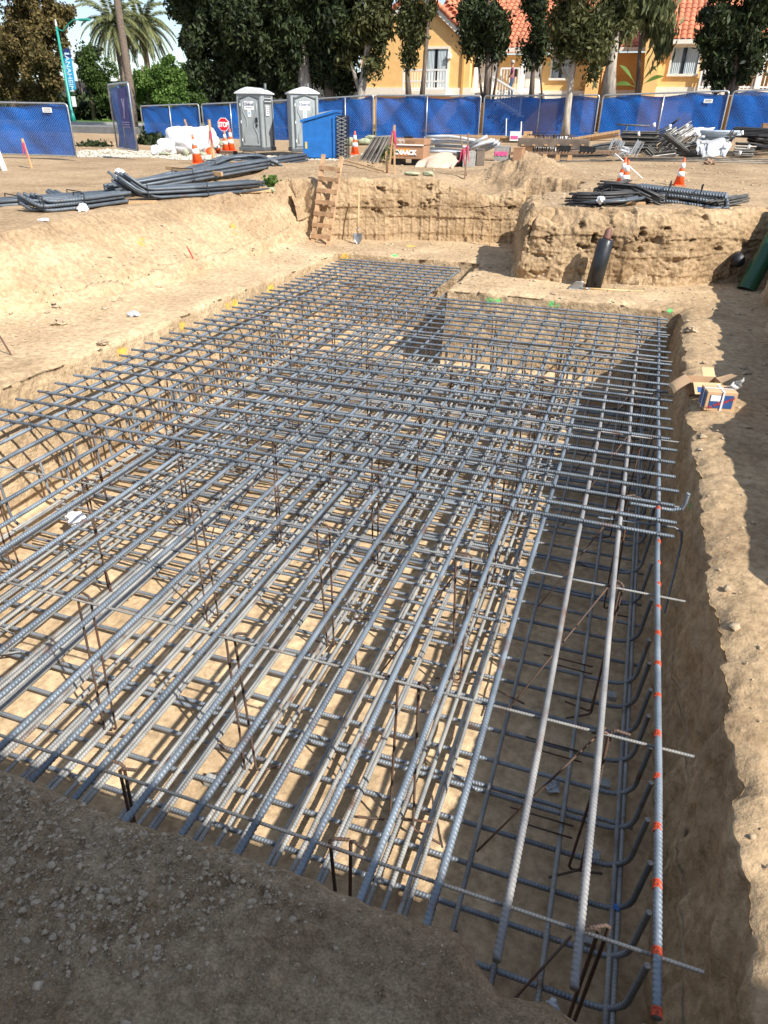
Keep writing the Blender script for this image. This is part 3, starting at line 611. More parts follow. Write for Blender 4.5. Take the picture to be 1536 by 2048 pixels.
# small stirrup bundles with long tails under the right side
for y in (1.75, 2.05, 3.35, 4.05, 5.1):
    for k in range(2):
        MB().tube([(0.30, y + 0.1 * k, -1.36), (-0.05 - 0.1 * k, y - 0.02 + 0.1 * k, -1.33)], 0.0068, 7).build('support_foot', M_RUST, lower, True)
M_DOBIE = mat('mortar_block', (0.33, 0.33, 0.31), 0.9, var=0.2, scale=20, bump=0.3)
ORD = ['first', 'second', 'third', 'fourth', 'fifth', 'sixth', 'seventh', 'eighth', 'ninth', 'tenth']
for kk, (x, y) in enumerate([(0.5, 2.10), (0.49, 2.75), (0.47, 3.35), (0.5, 4.0), (0.46, 1.62), (0.5, 5.0), (-1.9, 3.6), (-2.4, 3.0), (-2.1, 4.6), (-0.1, 2.0)]):
    o = MB().box((x, y, -1.485), (0.075, 0.075, 0.07)).build('mortar_block', M_DOBIE, None, bevel=0.004)
    tag(o, ('small grey mortar spacer block in the shade near the bent up bar at %.1f metres' % y) if False else (['spacer block under the paired bars by the second bent bar end', 'spacer block under the paired bars by the fourth bent bar end', 'spacer block under the paired bars near the long carrier bar', 'spacer block in deep shade below the first carrier crossing', 'spacer block nearest the bottom right corner', 'spacer block farthest up the shaded right side', 'lit pale spacer block left of the rusty leg pair', 'lit pale spacer block nearest the near bank, left of centre', 'lit pale spacer block farthest from the near bank', 'spacer block at the edge of the floor shadow near the bank'][kk]), 'spacer block', 'mortar spacer blocks under the lower mat')
# crumpled litter
M_PLAST = mat('clear_plastic', (0.62, 0.66, 0.70), 0.25, var=0.2, scale=20, trans=0.3)
M_PAPER = mat('white_paper', (0.75, 0.76, 0.78), 0.6, var=0.1)
def crumple(name, c, s, m, label, cat, seed, group=None, flatten=0.45):
    bm = bmesh.new(); bmesh.ops.create_icosphere(bm, subdivisions=3, radius=1.0)
    for v in bm.verts:
        n = float(fbm(v.co.x * 1.7 + seed * 9, v.co.y * 1.7, v.co.z * 1.7, seed, 3, 0.7)); v.co *= 1 + 0.45 * n; v.co.z *= flatten
        v.co = Vector((v.co.x * s, v.co.y * s, (v.co.z + flatten * 0.7) * s))
    me = bpy.data.meshes.new(name); bm.to_mesh(me); bm.free(); me.materials.append(m)
    o = link(name, me); o.location = c; return tag(o, label, cat, group)
crumple('plastic_wrap', (0.12, 3.85, -1.50), 0.055, M_PLAST, 'crumpled clear plastic wrap on the shaded pit floor right of centre', 'litter', 3)
crumple('plastic_wrap', (0.30, 2.22, -1.35), 0.04, M_PLAST, 'scrap of clear plastic caught low beside the lit long bar', 'litter', 4)
crumple('paper_scrap', (-5.82, 5.6, -1.30), 0.10, M_PAPER, 'white crumpled paper stuck behind the bars by the left pit wall', 'litter', 5, flatten=0.8)
p = ground_at(268, 632); crumple('plastic_bottle_scrap', p, 0.10, M_PLAST, 'crushed plastic and dark scrap on the left bench', 'litter', 6)
p = ground_at(166, 422); crumple('plastic_bag', p, 0.10, M_PAPER, 'small white plastic scrap below the left rebar bundle', 'litter', 7, flatten=0.8)
p = ground_at(88, 441); crumple('paper_scrap', p, 0.09, M_PAPER, 'flat white paper scrap on the left crest near the frame edge', 'litter', 8, flatten=0.25)
crumple('bottle_cap', (0.62, 2.95, -1.37), 0.02, mat('blue_plastic', (0.05, 0.18, 0.55), 0.4), 'tiny blue plastic scrap beside a bent up bar end', 'litter', 9)

# ------------------------------------------------------------------ unseen trailer, added behind the photographer to shade the near bank and bar ends
M_TRAIL = mat('shade_trailer_siding', (0.62, 0.61, 0.57), 0.6, var=0.05)
M_GLASS = mat('dark_glass', (0.03, 0.04, 0.05), 0.08, var=0.1)
M_GALV = mat('galvanised_steel', (0.45, 0.47, 0.48), 0.38, 0.7, var=0.15, scale=15)
M_WOOD = mat('sawn_timber', (0.55, 0.34, 0.17), 0.75, var=0.22, scale=7, stretch=(1, 1, 9), bump=0.15, objvar=0.15)
M_WOODH = mat('sawn_timber_flat', (0.52, 0.33, 0.17), 0.75, var=0.22, scale=7, stretch=(9, 1, 1), bump=0.15, objvar=0.18)
M_OLDWOOD = mat('weathered_timber', (0.26, 0.17, 0.11), 0.85, var=0.3, scale=6, stretch=(9, 1, 1), bump=0.3, objvar=0.25)
M_BLACK = mat('black_steel', (0.022, 0.022, 0.025), 0.5, 0.3, var=0.3)
M_WHITE = mat('white_paint', (0.78, 0.77, 0.74), 0.6, var=0.04)
M_FLAG = mat('pink_ribbon', (0.85, 0.10, 0.22), 0.5, var=0.1, trans=0.3)
tr = thing('added_shade_trailer', 'unseen stacked trailer added behind the photographer to cast shade', 'added shade caster', (3.4, -2.66, 1.38))
MB().box((0, 0, 1.60), (11.2, 2.6, 2.40)).build('body', M_TRAIL, tr, bevel=0.02)
MB().box((0, 0, 3.85), (11.2, 2.6, 2.00)).build('upper_body', M_TRAIL, tr, bevel=0.02)
MB().box((0, 0, 4.93), (11.35, 2.7, 0.10)).build('roof', M_GALV, tr)
for x in (-3.6, -1.2, 2.4, 4.2):
    w = MB().box((x, 1.31, 1.9), (0.9, 0.03, 0.8)).build('window', M_WHITE, tr); MB().box((x, 1.328, 1.9), (0.8, 0.012, 0.7)).build('pane', M_GLASS, w)
for x in (-4.4, -1.5, 1.5, 4.4): MB().box((x, 0, 0.18), (0.4, 2.0, 0.36)).build('support_block', M_TRAIL, tr)

# ------------------------------------------------------------------ chain link panels with blue windscreen
def screen_mat():
    m, nt, b = new_mat('blue_windscreen'); L = nt.links.new
    t = nt.nodes.new('ShaderNodeTexCoord'); n = nt.nodes.new('ShaderNodeTexNoise'); n.inputs['Scale'].default_value = 0.9; n.inputs['Detail'].default_value = 5
    oi = nt.nodes.new('ShaderNodeObjectInfo'); va = nt.nodes.new('ShaderNodeVectorMath'); va.operation = 'ADD'; cx = nt.nodes.new('ShaderNodeCombineXYZ')
    ml = nt.nodes.new('ShaderNodeMath'); ml.operation = 'MULTIPLY'; ml.inputs[1].default_value = 30; L(oi.outputs['Random'], ml.inputs[0]); L(ml.outputs[0], cx.inputs[0])
    L(t.outputs['Object'], va.inputs[0]); L(cx.outputs[0], va.inputs[1]); L(va.outputs[0], n.inputs['Vector'])
    r = nt.nodes.new('ShaderNodeValToRGB'); r.color_ramp.elements[0].position = 0.3; r.color_ramp.elements[1].position = 0.72
    r.color_ramp.elements[0].color = (0.0, 0.060, 0.27, 1); r.color_ramp.elements[1].color = (0.001, 0.150, 0.58, 1); L(n.outputs['Fac'], r.inputs[0]); L(r.outputs[0], b.inputs['Base Color'])
    b.inputs['Roughness'].default_value = 0.8; b.inputs['Specular IOR Level'].default_value = 0.1
    tl = nt.nodes.new('ShaderNodeBsdfTranslucent'); L(r.outputs[0], tl.inputs[0]); ms = nt.nodes.new('ShaderNodeMixShader'); ms.inputs[0].default_value = 0.22
    tp = nt.nodes.new('ShaderNodeBsdfTransparent'); ms2 = nt.nodes.new('ShaderNodeMixShader'); ms2.inputs[0].default_value = 0.07
    L(b.outputs[0], ms.inputs[1]); L(tl.outputs[0], ms.inputs[2]); L(ms.outputs[0], ms2.inputs[1]); L(tp.outputs[0], ms2.inputs[2]); L(ms2.outputs[0], nt.nodes['Material Output'].inputs[0])
    return m
M_SCREEN = screen_mat()
M_CHAIN = mat('chain_wire', (0.50, 0.52, 0.54), 0.4, 0.6, var=0.1)
def fence_panel(a, b, h, label, seed, group='blue screened chain link fence panels', wire=True, screen=True, pitch=0.105, rail=0.034, sign=None):
    a, b = Vector(a), Vector(b); w = (Vector((b.x, b.y)) - Vector((a.x, a.y))).length; rz = math.atan2(b.y - a.y, b.x - a.x)
    t = thing('fence_panel', label, 'fence panel', (a.x, a.y, min(a.z, b.z)), rz, group)
    z0, z1 = a.z - min(a.z, b.z) + 0.03, b.z - min(a.z, b.z) + 0.03; H0, H1 = z0 + h, z1 + h; R = 0.10
    fr = [(0.03, 0, z0), (0.03, 0, H0 - R), (0.03 + R * 0.3, 0, H0 - R * 0.3), (0.03 + R, 0, H0), (w - 0.03 - R, 0, H1), (w - 0.03 - R * 0.3, 0, H1 - R * 0.3), (w - 0.03, 0, H1 - R), (w - 0.03, 0, z1), (0.03, 0, z0)]
    MB().tube(fr, rail, 7).build('frame', M_GALV, t, True)
    MB().tube([(w / 2, 0, (z0 + z1) / 2), (w / 2, 0, (H0 + H1) / 2)], rail * 0.85, 7).build('mid_post', M_GALV, t, True)
    lo = lambda x: z0 + (z1 - z0) * x / w
    if wire:
        m = MB(); k = -int(h / pitch) - 1
        while k * pitch < w + h:
            for sgn in (1, -1):
                x0 = k * pitch; pts = []
                # clip a 45 degree wire to the panel
                if sgn == 1: xa, xb = max(0.03, x0), min(w - 0.03, x0 + h); za, zb = xa - x0, xb - x0
                else: xa, xb = max(0.03, x0), min(w - 0.03, x0 + h); za, zb = h - (xa - x0), h - (xb - x0)
                if xb - xa > 0.05: m.tube([(xa, -0.012, lo(xa) + za), (xb, -0.012, lo(xb) + zb)], 0.0013 if pitch > 0.09 else 0.0018, 3, False)
            k += 1
        tag(m.build('chain_link', M_CHAIN, t, fix=False), kind='stuff')
    if screen:
        def fn(u, v):
            x = 0.05 + (w - 0.1) * u; sag = 0.05 * math.sin(u * math.pi * 2 * 2.0 + seed) * v ** 8
            y = 0.035 + 0.055 * float(vnoise(x * 1.3 + seed * 7, v * 1.3, 0, seed)) * math.sin(v * math.pi) + 0.028 * float(vnoise((x + v * 1.4) * 4.2, v * 1.1, seed, seed + 3)) + 0.02 * math.sin((x * 1.7 + v * 2.6) * 3.1 + seed)
            return (x, y + 0.02, lo(x) + 0.02 + (h - 0.10 - sag) * v)
        MB().grid(fn, 44, 16).build('windscreen', M_SCREEN, t, True, fix=False)
    if sign:
        s = MB().box((w * sign, -0.03, h - 0.16), (0.34, 0.008, 0.14)).build('name_plate', M_WHITE, t)
        for k in (-1, 1): MB().box((w * sign, -0.036, h - 0.16 + k * 0.028), (0.26, 0.004, 0.02)).build('print_line', mat('plate_print', (0.10, 0.12, 0.14), 0.6), s)
    return t
FY = 36.0
def fz(px, top):                                     # height of the fence top where the photograph shows it
    return on_y(px, top, FY)
tops = [(278, 212), (400, 208), (520, 203), (632, 197), (749, 190.5), (966, 191.5), (1203, 190), (1463, 182), (1700, 172)]
names = ['dark shaded blue fence panel beyond the white sacks', 'blue fence panel behind the stop paddle and stacked cones', 'blue fence panel glimpsed between the two portable toilets', 'blue fence panel right behind the blue dumpster',
         'blue fence panel behind the brown tool chest', 'blue fence panel with the slim tree trunk in front', 'blue fence panel behind the tangled stake pile, with a name plate', 'blue fence panel at the right edge of the frame']
for i in range(8):
    A, B = fz(*tops[i]), fz(*tops[i + 1]); Hh = 2.0
    A.z -= Hh + 0.03; B.z -= Hh + 0.03
    fence_panel((A.x + 0.05, FY, A.z), (B.x - 0.05, FY + (0.06 if i % 2 else -0.02), B.z), Hh, names[i], i + 2, sign=0.85 if i == 6 else None)
# two nearer panels at the left
lt = lambda px, py, Y: on_y(px, py, Y)
A, B = lt(-170, 322, 20.5), lt(155, 314.5, 21.2); A.z = B.z + 0.02
h1 = 1.52
fence_panel(A, B, h1, 'near blue fence panel with rounded top corner at far left edge', 31, pitch=0.085, rail=0.026, sign=0.88)
A, B = lt(236, 305, 24.2), lt(276, 303, 22.4)
pf_ = fence_panel((A.x, A.y, B.z), (B.x, B.y, B.z), 1.98, 'narrow blue fence panel turned edge on, with faded purple banner', 37, pitch=0.085, rail=0.03)
M_PURP = mat('faded_purple_banner', (0.07, 0.06, 0.24), 0.7, var=0.2); M_LILAC = mat('banner_print', (0.50, 0.45, 0.62), 0.7)
w_ = math.hypot(B.x - A.x, B.y - A.y)
bn = MB().box((w_ * 0.68, -0.03, 1.30), (w_ * 0.40, 0.012, 1.15)).build('banner', M_PURP, pf_)
text('letter', 'y', 1.0, M_LILAC, bn, Matrix.Translation((w_ * 0.70, -0.045, 1.42)) @ FACE_FRONT @ Matrix.Scale(0.8, 4), 0.003, 0.03)
for k in range(3): MB().box((w_ * 0.68, -0.04, 0.86 - 0.07 * k), (w_ * 0.34, 0.006, 0.022)).build('print_line', M_LILAC, bn)

# ------------------------------------------------------------------ portable toilets
M_TLT = mat('grey_plastic', (0.30, 0.33, 0.33), 0.42, var=0.08, scale=3); M_TLT2 = mat('dark_grey_plastic', (0.10, 0.11, 0.115), 0.45, var=0.08); M_ROOF = mat('white_plastic_roof', (0.62, 0.64, 0.64), 0.35, var=0.05)
def toilet(P, rz, label, stick=True):
    t = thing('portable_toilet', label, 'portable toilet', P, rz, 'grey portable toilets by the blue fence'); w, d, h = 1.10, 1.12, 2.06
    MB().box((0, 0, 0.07), (w + 0.06, d + 0.06, 0.14)).build('base', M_TLT2, t, bevel=0.02)
    MB().box((0, 0, 1.10), (w, d, 1.95)).build('cabin', M_TLT, t, bevel=0.03)
    def fn(u, v):
        x = (u - 0.5) * (w + 0.12); y = (v - 0.5) * (d + 0.12); s = 1 - abs(2 * u - 1) ** 1.6
        return (x, y, 2.05 + 0.20 * s)
    r = MB().grid(fn, 14, 3)
    prof = [(-(w + 0.12) / 2, 2.02)] + [((k / 14 - 0.5) * (w + 0.12), 2.06 + 0.20 * (1 - abs(2 * k / 14 - 1) ** 1.5)) for k in range(15)] + [((w + 0.12) / 2, 2.02)]
    MB().prism(prof, -(d + 0.12) / 2, (d + 0.12) / 2).build('roof', M_ROOF, t, bevel=0.015)
    MB().tube([(0.3, 0.42, 2.1), (0.3, 0.42, 2.42)], 0.055, 8).build('vent_pipe', M_TLT2, t, True)
    y = -d / 2
    fr = MB()
    for x in (-0.40, 0.44): fr.box((x, y - 0.02, 1.05), (0.05, 0.05, 1.75))
    fr.prism([(-0.43, 1.88), (0.0, 2.03), (0.47, 1.88), (0.44, 1.83), (0.0, 1.97), (-0.40, 1.83)], y - 0.045, y)
    fr.build('door_frame', M_TLT2, t, bevel=0.008)
    dr = MB().prism([(-0.37, 0.2), (0.41, 0.2), (0.41, 1.80), (0.02, 1.93), (-0.37, 1.80)], y - 0.03, y + 0.01).build('door', M_TLT, t, bevel=0.008)
    for sx in (-1, 1):                              # moulded ribs that waist in at the middle
        x0 = 0.02 + sx * 0.30
        MB().tube([(x0, y - 0.035, 1.72), (x0, y - 0.035, 1.42), (x0 - sx * 0.15, y - 0.035, 1.12), (x0 - sx * 0.15, y - 0.035, 0.88), (x0, y - 0.035, 0.62), (x0, y - 0.035, 0.30)], 0.018, 6).build('door_rib', M_TLT, dr, True)
    MB().box((0.30, y - 0.05, 1.12), (0.09, 0.05, 0.17)).build('latch', M_BLACK, dr, bevel=0.01)
    MB().box((0.30, y - 0.05, 0.93), (0.06, 0.04, 0.10)).build('handle', M_BLACK, dr)
    for z in (0.35, 1.0, 1.6): MB().tube([(-0.385, y - 0.04, z), (-0.385, y - 0.04, z + 0.1)], 0.016, 6).build('hinge', M_WHITE, t)
    st = MB().box((0.0, y - 0.036, 1.62), (0.42, 0.006, 0.30)).build('sticker', M_WHITE, dr)
    M_INK = mat('sticker_ink', (0.06, 0.08, 0.16), 0.5)
    text('lettering', 'United', 0.15, M_INK, st, Matrix.Translation((0.0, y - 0.042, 1.66)) @ FACE_FRONT, 0.002, 0.004)
    text('lettering', 'Site Services', 0.05, M_INK, st, Matrix.Translation((0.0, y - 0.042, 1.55)) @ FACE_FRONT, 0.002)
    arc_ = MB().tube([(-0.17 + 0.034 * k, y - 0.041, 1.69 + 0.055 * math.sin(k * math.pi / 9)) for k in range(8)], 0.006, 4).build('print_swoosh', M_INK, st)
    s2 = MB().box((0.0, y - 0.036, 1.34), (0.15, 0.006, 0.24)).build('sticker', M_WHITE, dr)
    MB().box((0.0, y - 0.041, 1.36), (0.07, 0.004, 0.06)).build('print_mark', mat('sticker_blue', (0.1, 0.35, 0.6), 0.5), s2)
    # louvres and a notice on the right hand wall
    for k in range(5): MB().box((w / 2 + 0.012, 0, 1.72 + 0.055 * k), (0.03, 0.62, 0.028)).build('vent_slat', M_ROOF if k % 2 else M_TLT2, t)
    for yy in (-0.38, 0.38): MB().box((w / 2 + 0.012, yy, 1.0), (0.04, 0.05, 1.6)).build('wall_rib', M_TLT2, t, bevel=0.006)
    if stick:
        s3 = MB().box((w / 2 + 0.03, -0.1, 1.45), (0.006, 0.3, 0.36)).build('sticker', M_WHITE, t)
        for k in range(4): MB().box((w / 2 + 0.036, -0.1, 1.56 - 0.07 * k), (0.004, 0.2, 0.022)).build('print_line', M_INK, s3)
    return t
YT1 = 28.6
P1 = on_y(503, 305, YT1); P1.z = on_y(503, 302, YT1).z
toilet((P1.x + 0.02, YT1 + 0.55, P1.z), math.radians(3), 'left grey portable toilet with notice on its dark side wall')
P2 = on_y(597, 304, YT1 + 0.1)
toilet((P2.x, YT1 + 0.65, P2.z), math.radians(33), 'right grey portable toilet half hidden by the blue dumpster', False)
for dx in (-0.45, 0.45): pass

# ------------------------------------------------------------------ dumpster
M_DBLUE = mat('dumpster_blue', (0.012, 0.13, 0.42), 0.42, var=0.12, scale=4, bump=0.05)
D0 = ground_at(607, 318); D0 = on_y(607, 318, min(D0.y, 26.0)); s = mpp(D0)
W_, Hl, Hr = 64 * s, 1.18, 1.52
t = thing('dumpster', 'blue steel dumpster with sloping lid beside the right toilet', 'dumpster', (D0.x, D0.y, D0.z), math.radians(14))
MB().prism([(0, 0.05), (W_, 0.05), (W_ + 0.02, Hr - 0.02), (0, Hl - 0.02)], 0, 1.6).build('bin', M_DBLUE, t, bevel=0.01)
MB().prism([(-0.07, Hl - 0.02), (W_ + 0.05, Hr - 0.02), (W_ + 0.05, Hr + 0.07), (-0.07, Hl + 0.07)], -0.05, 1.65).build('rim', M_DBLUE, t, bevel=0.01)
MB().box((W_ * 0.97, -0.03, 0.72), (0.05, 0.05, 1.3)).build('corner_rib', M_DBLUE, t)
MB().box((0.12, -0.012, 0.45), (0.07, 0.012, 0.22)).build('sticker', mat('yellow_sticker', (0.75, 0.45, 0.05), 0.5), t)
MB().prism([(0.5, Hl + 0.20), (1.1, Hl + 0.34), (1.1, Hl + 0.40), (0.5, Hl + 0.30)], 0.4, 1.2).build('lid', mat('grey_lid', (0.30, 0.31, 0.32), 0.5), t)
for x in (0.15, W_ - 0.15): MB().box((x, 0.8, 0.025), (0.12, 1.4, 0.05)).build('skid', M_BLACK, t)
# black expanded grille rack leaning on its end
G0 = Vector((D0.x, D0.y, D0.z)) + Matrix.Rotation(math.radians(14), 3, 'Z') @ Vector((W_ + 0.07, -0.02, 0))
t = thing('grille_rack', 'black steel lattice panels stacked against the dumpster end', 'lattice panels', G0, math.radians(14))
for k in range(3):
    x = 0.03 + 0.11 * k
    MB().tube([(x, 0, 0.02), (x, 0, 1.40), (x, 1.45, 1.40), (x, 1.45, 0.02), (x, 0, 0.02)], 0.022, 6).build('frame', M_BLACK, t, True)
    m = MB()
    for j in range(9): m.tube([(x, 0.08 + j * 0.16, 0.02), (x, 0.08 + j * 0.16, 1.40)], 0.009, 4)
    for j in range(12): m.tube([(x, 0.0, 0.1 + j * 0.115), (x, 1.45, 0.1 + j * 0.115)], 0.009, 4)
    tag(m.build('lattice', M_BLACK, t), kind='stuff')
# the near edge faces the camera: flat bars with diamond openings
m = MB()
for j in range(11):
    z = 0.06 + j * 0.12
    m.beam((0.0, -0.01, z), (0.36, -0.01, z + 0.12), 0.015, 0.018); m.beam((0.0, -0.01, z + 0.12), (0.36, -0.01, z), 0.015, 0.018)
tag(m.build('diamond_mesh', M_GALV, t), kind='stuff')

# ------------------------------------------------------------------ street, kerb, lawn beyond the left gap
M_ASPH = mat('asphalt', (0.16, 0.16, 0.155), 0.9, var=0.15, scale=3, bump=0.3, bscale=120)
M_CONC = mat('kerb_concrete', (0.42, 0.40, 0.36), 0.9, var=0.12, scale=4, bump=0.2)
M_LAWN = mat('lawn', (0.065, 0.13, 0.018), 0.95, var=0.35, scale=5, bump=0.5, bscale=30)
def slab(name, quad, z0, z1, m, label):
    o = MB().prism([(p[0], p[1]) for p in quad], z0, z1, 'z').build(name, m); return tag(o, label, kind='structure')
zr = 2.30
slab('road', [(-150, 38.0), (-19.2, 38.0), (-19.2, 46.5), (-150, 46.5)], 1.6, zr + 0.03, M_ASPH, 'asphalt street beyond the gap in the blue fence')
slab('kerb', [(-150, 46.5), (-19.2, 46.5), (-19.2, 46.9), (-150, 46.9)], 1.6, zr + 0.17, M_CONC, 'concrete kerb along the far side of the street')
slab('lawn', [(-150, 46.9), (-19.2, 46.9), (-19.2, 62), (-150, 62)], 1.6, zr + 0.16, M_LAWN, 'bright green lawn strip beyond the street')
slab('gravel', [(-60, 24.8), (-11.5, 24.8), (-11.5, 31.5), (-60, 31.5)], 1.4, 1.4, M_CONC, 'x') if False else None
P, R = [], []
while len(P) < 6000:
    x, y = RNG.uniform(-24, -9.5), RNG.uniform(23.2, 30)
    if x > -13 and y < 25.5: continue
    if y < 23.9 + 0.5 * math.sin(x * 1.3): continue
    P.append((x, y, gz(x, y) + 0.01)); R.append(0.02 + 0.05 * RNG.rand() ** 2)
stones('gravel', P, R, mat('pale_gravel', (0.50, 0.46, 0.38), 0.9, var=0.25, scale=3), 'pale crushed gravel in front of the fence and toilets', 6)

# ------------------------------------------------------------------ foliage
def leaf_mat(name, lo, hi, trans=0.35):
    m, nt, b = new_mat(name); L = nt.links.new
    t = nt.nodes.new('ShaderNodeTexCoord'); n = nt.nodes.new('ShaderNodeTexNoise'); n.inputs['Scale'].default_value = 0.8; n.inputs['Detail'].default_value = 4; L(t.outputs['Object'], n.inputs['Vector'])
    g = nt.nodes.new('ShaderNodeNewGeometry'); ad = nt.nodes.new('ShaderNodeMath'); ad.operation = 'MULTIPLY_ADD'; ad.inputs[1].default_value = 0.45; L(g.outputs['Random Per Island'], ad.inputs[0]); L(n.outputs['Fac'], ad.inputs[2])
    r = nt.nodes.new('ShaderNodeValToRGB'); r.color_ramp.elements[0].position = 0.45; r.color_ramp.elements[1].position = 0.95
    r.color_ramp.elements[0].color = (*lo, 1); r.color_ramp.elements[1].color = (*hi, 1); L(ad.outputs[0], r.inputs[0]); L(r.outputs[0], b.inputs['Base Color'])
    b.inputs['Roughness'].default_value = 0.6; b.inputs['Specular IOR Level'].default_value = 0.25
    tl = nt.nodes.new('ShaderNodeBsdfTranslucent'); L(r.outputs[0], tl.inputs[0]); ms = nt.nodes.new('ShaderNodeMixShader'); ms.inputs[0].default_value = trans
    L(b.outputs[0], ms.inputs[1]); L(tl.outputs[0], ms.inputs[2]); L(ms.outputs[0], nt.nodes['Material Output'].inputs[0]); return m
M_LF_BROWN = leaf_mat('olive_brown_leaves', (0.050, 0.046, 0.016), (0.22, 0.165, 0.062))
M_LF_DARK = leaf_mat('dark_leaves', (0.010, 0.018, 0.008), (0.050, 0.070, 0.024), 0.2)
M_LF_MID = leaf_mat('mid_green_leaves', (0.028, 0.055, 0.014), (0.11, 0.17, 0.04))
M_LF_BRIGHT = leaf_mat('bright_green_leaves', (0.04, 0.085, 0.015), (0.17, 0.27, 0.06))
M_LF_OLIVE = leaf_mat('olive_leaves', (0.022, 0.030, 0.010), (0.11, 0.115, 0.04), 0.25)
M_LF_PALM = leaf_mat('palm_leaves', (0.045, 0.065, 0.022), (0.22, 0.23, 0.10), 0.3)
M_BARK = mat('bark', (0.17, 0.125, 0.095), 0.95, var=0.35, scale=5, stretch=(3, 3, 0.5), bump=0.6, bscale=14)
M_BARKPALE = mat('pale_peeling_bark', (0.40, 0.35, 0.29), 0.9, var=0.3, scale=3, stretch=(3, 3, 0.6), bump=0.5, bscale=14)
M_BARKPALM = mat('palm_bark', (0.17, 0.13, 0.10), 0.95, var=0.25, scale=6, stretch=(1, 1, 4), bump=0.6)
def leaves(blobs, size, seed, aspect=1.0, droop=0.0, clump=14, shell=0.55, loose=1.0):
    """blobs: (centre, radii, number of leaves). Leaf quads gathered in small clumps spread through the volume."""
    rs = np.random.RandomState(seed); V = []
    for c, rad, n in blobs:
        k = max(1, n // clump)
        d = rs.normal(size=(k, 3)); d /= np.linalg.norm(d, axis=1, keepdims=True)
        q = d * (shell + (1 - shell) * rs.rand(k, 1)) ** 0.7 * (1 + 0.28 * fbm(d[:, 0] * 2.2 + seed, d[:, 1] * 2.2, d[:, 2] * 2.2, seed, 3))[:, None] * np.array(rad) + np.array(c)
        spread = (np.mean(rad) * 0.13 + size * 0.7) * loose
        cen = np.repeat(q, clump, 0) + rs.normal(size=(k * clump, 3)) * spread * np.array([1, 1, 0.75 + droop])
        m = len(cen); u = rs.normal(size=(m, 3)); u[:, 2] -= droop * 2.2; u /= np.linalg.norm(u, axis=1, keepdims=True)
        w = np.cross(u, rs.normal(size=(m, 3))); w /= np.linalg.norm(w, axis=1, keepdims=True)
        s = size * (0.6 + 0.8 * rs.rand(m, 1)); a = s * aspect
        V.append(np.stack([cen - u * a - w * s * 0.12, cen - w * s * 0.5, cen + u * a, cen + w * s * 0.5], 1).reshape(-1, 3))
    V = np.concatenate(V); return V, np.arange(len(V)).reshape(-1, 4)
CROWN = 0.86
def tree(name, label, base, trunk, r0, blobs, size, seed, lm, bm=None, cat='tree', group=None, limbs=(), full=False, wispy=False, **kw):
    base = Vector(base); t = thing(name, label, cat, base, 0, group)
    if trunk:
        n = len(trunk); MB().tube(trunk, [r0 * (1 - 0.62 * i / max(1, n - 1)) * (1.25 if i == 0 else 1) for i in range(n)], 9).build('trunk', bm or M_BARK, t, True)
    for lb in limbs:
        k = len(lb); MB().tube(lb, [r0 * 0.5 * (1 - 0.75 * i / max(1, k - 1)) for i in range(k)], 6).build('limb', bm or M_BARK, t, True)
    if blobs:
        cs = CROWN if not full else 1.0; rs = random.Random(seed); sub_ = []
        for c, r, n in blobs:                        # break every lobe into uneven sprays so gaps show between them
            sub_.append((c, tuple(q * cs * 0.5 for q in r), int(n * 0.45)))
            for _ in range(11):
                a, b_ = rs.uniform(0, 6.283), rs.uniform(-1, 1); k = math.sqrt(max(0, 1 - b_ * b_)); f = rs.uniform(0.5, 1.25) * cs; g = rs.uniform(0.16, 0.40) * cs
                sub_.append(((c[0] + math.cos(a) * k * r[0] * f, c[1] + math.sin(a) * k * r[1] * f, c[2] + b_ * r[2] * f * 1.25), (r[0] * g, r[1] * g, r[2] * g * rs.uniform(0.9, 2.0)), int(n * 0.15)))
        V, F = leaves(sub_, size * 0.54, seed, clump=(7 if wispy else 14), loose=(1.6 if wispy else 1.0), **kw); link('crown', np_mesh('crown', V, F, lm), t)
    return t
def blobs_px(base, Y, spec):
    """crown lobes given where they stand: photo-measured centre and half sizes, on the tree's own depth plane"""
    out = []
    for px, py, wx, wy, n, *dy in spec:
        Yd = Y + (dy[0] if dy else 0); c = on_y(px, py, Yd); s = mpp(c)
        hz = (on_y(px, py - wy, Yd).z - c.z); out.append(((c.x - base[0], c.y - base[1], c.z - base[2]), (wx * s, (wx * s + hz) * 0.5, hz), n))
    return out
# far left big olive brown tree
Y = 52; B = on_y(40, 262, Y); B.z = 2.3
tree('broad_tree', 'huge olive brown tree filling the top left corner', B, [(0, 0, 0), (0.1, 0, 3), (-0.3, 0, 7), (0.2, 0, 12)], 0.45,
     blobs_px(B, Y, [(40, 40, 62, 70, 5200), (95, 60, 45, 50, 3600), (30, 120, 70, 55, 5000), (95, 130, 50, 45, 3800, -1), (20, 185, 60, 34, 3000), (90, 190, 45, 28, 2400), (110, 25, 32, 34, 1500), (60, -50, 70, 60, 2500)]),
     0.27, 5, M_LF_BROWN, aspect=0.8, limbs=[[(0, 0, 4), (2.5, 0, 7), (4, 0, 9)], [(0, 0, 4), (-3, 0, 8), (-5, 0, 10)]])
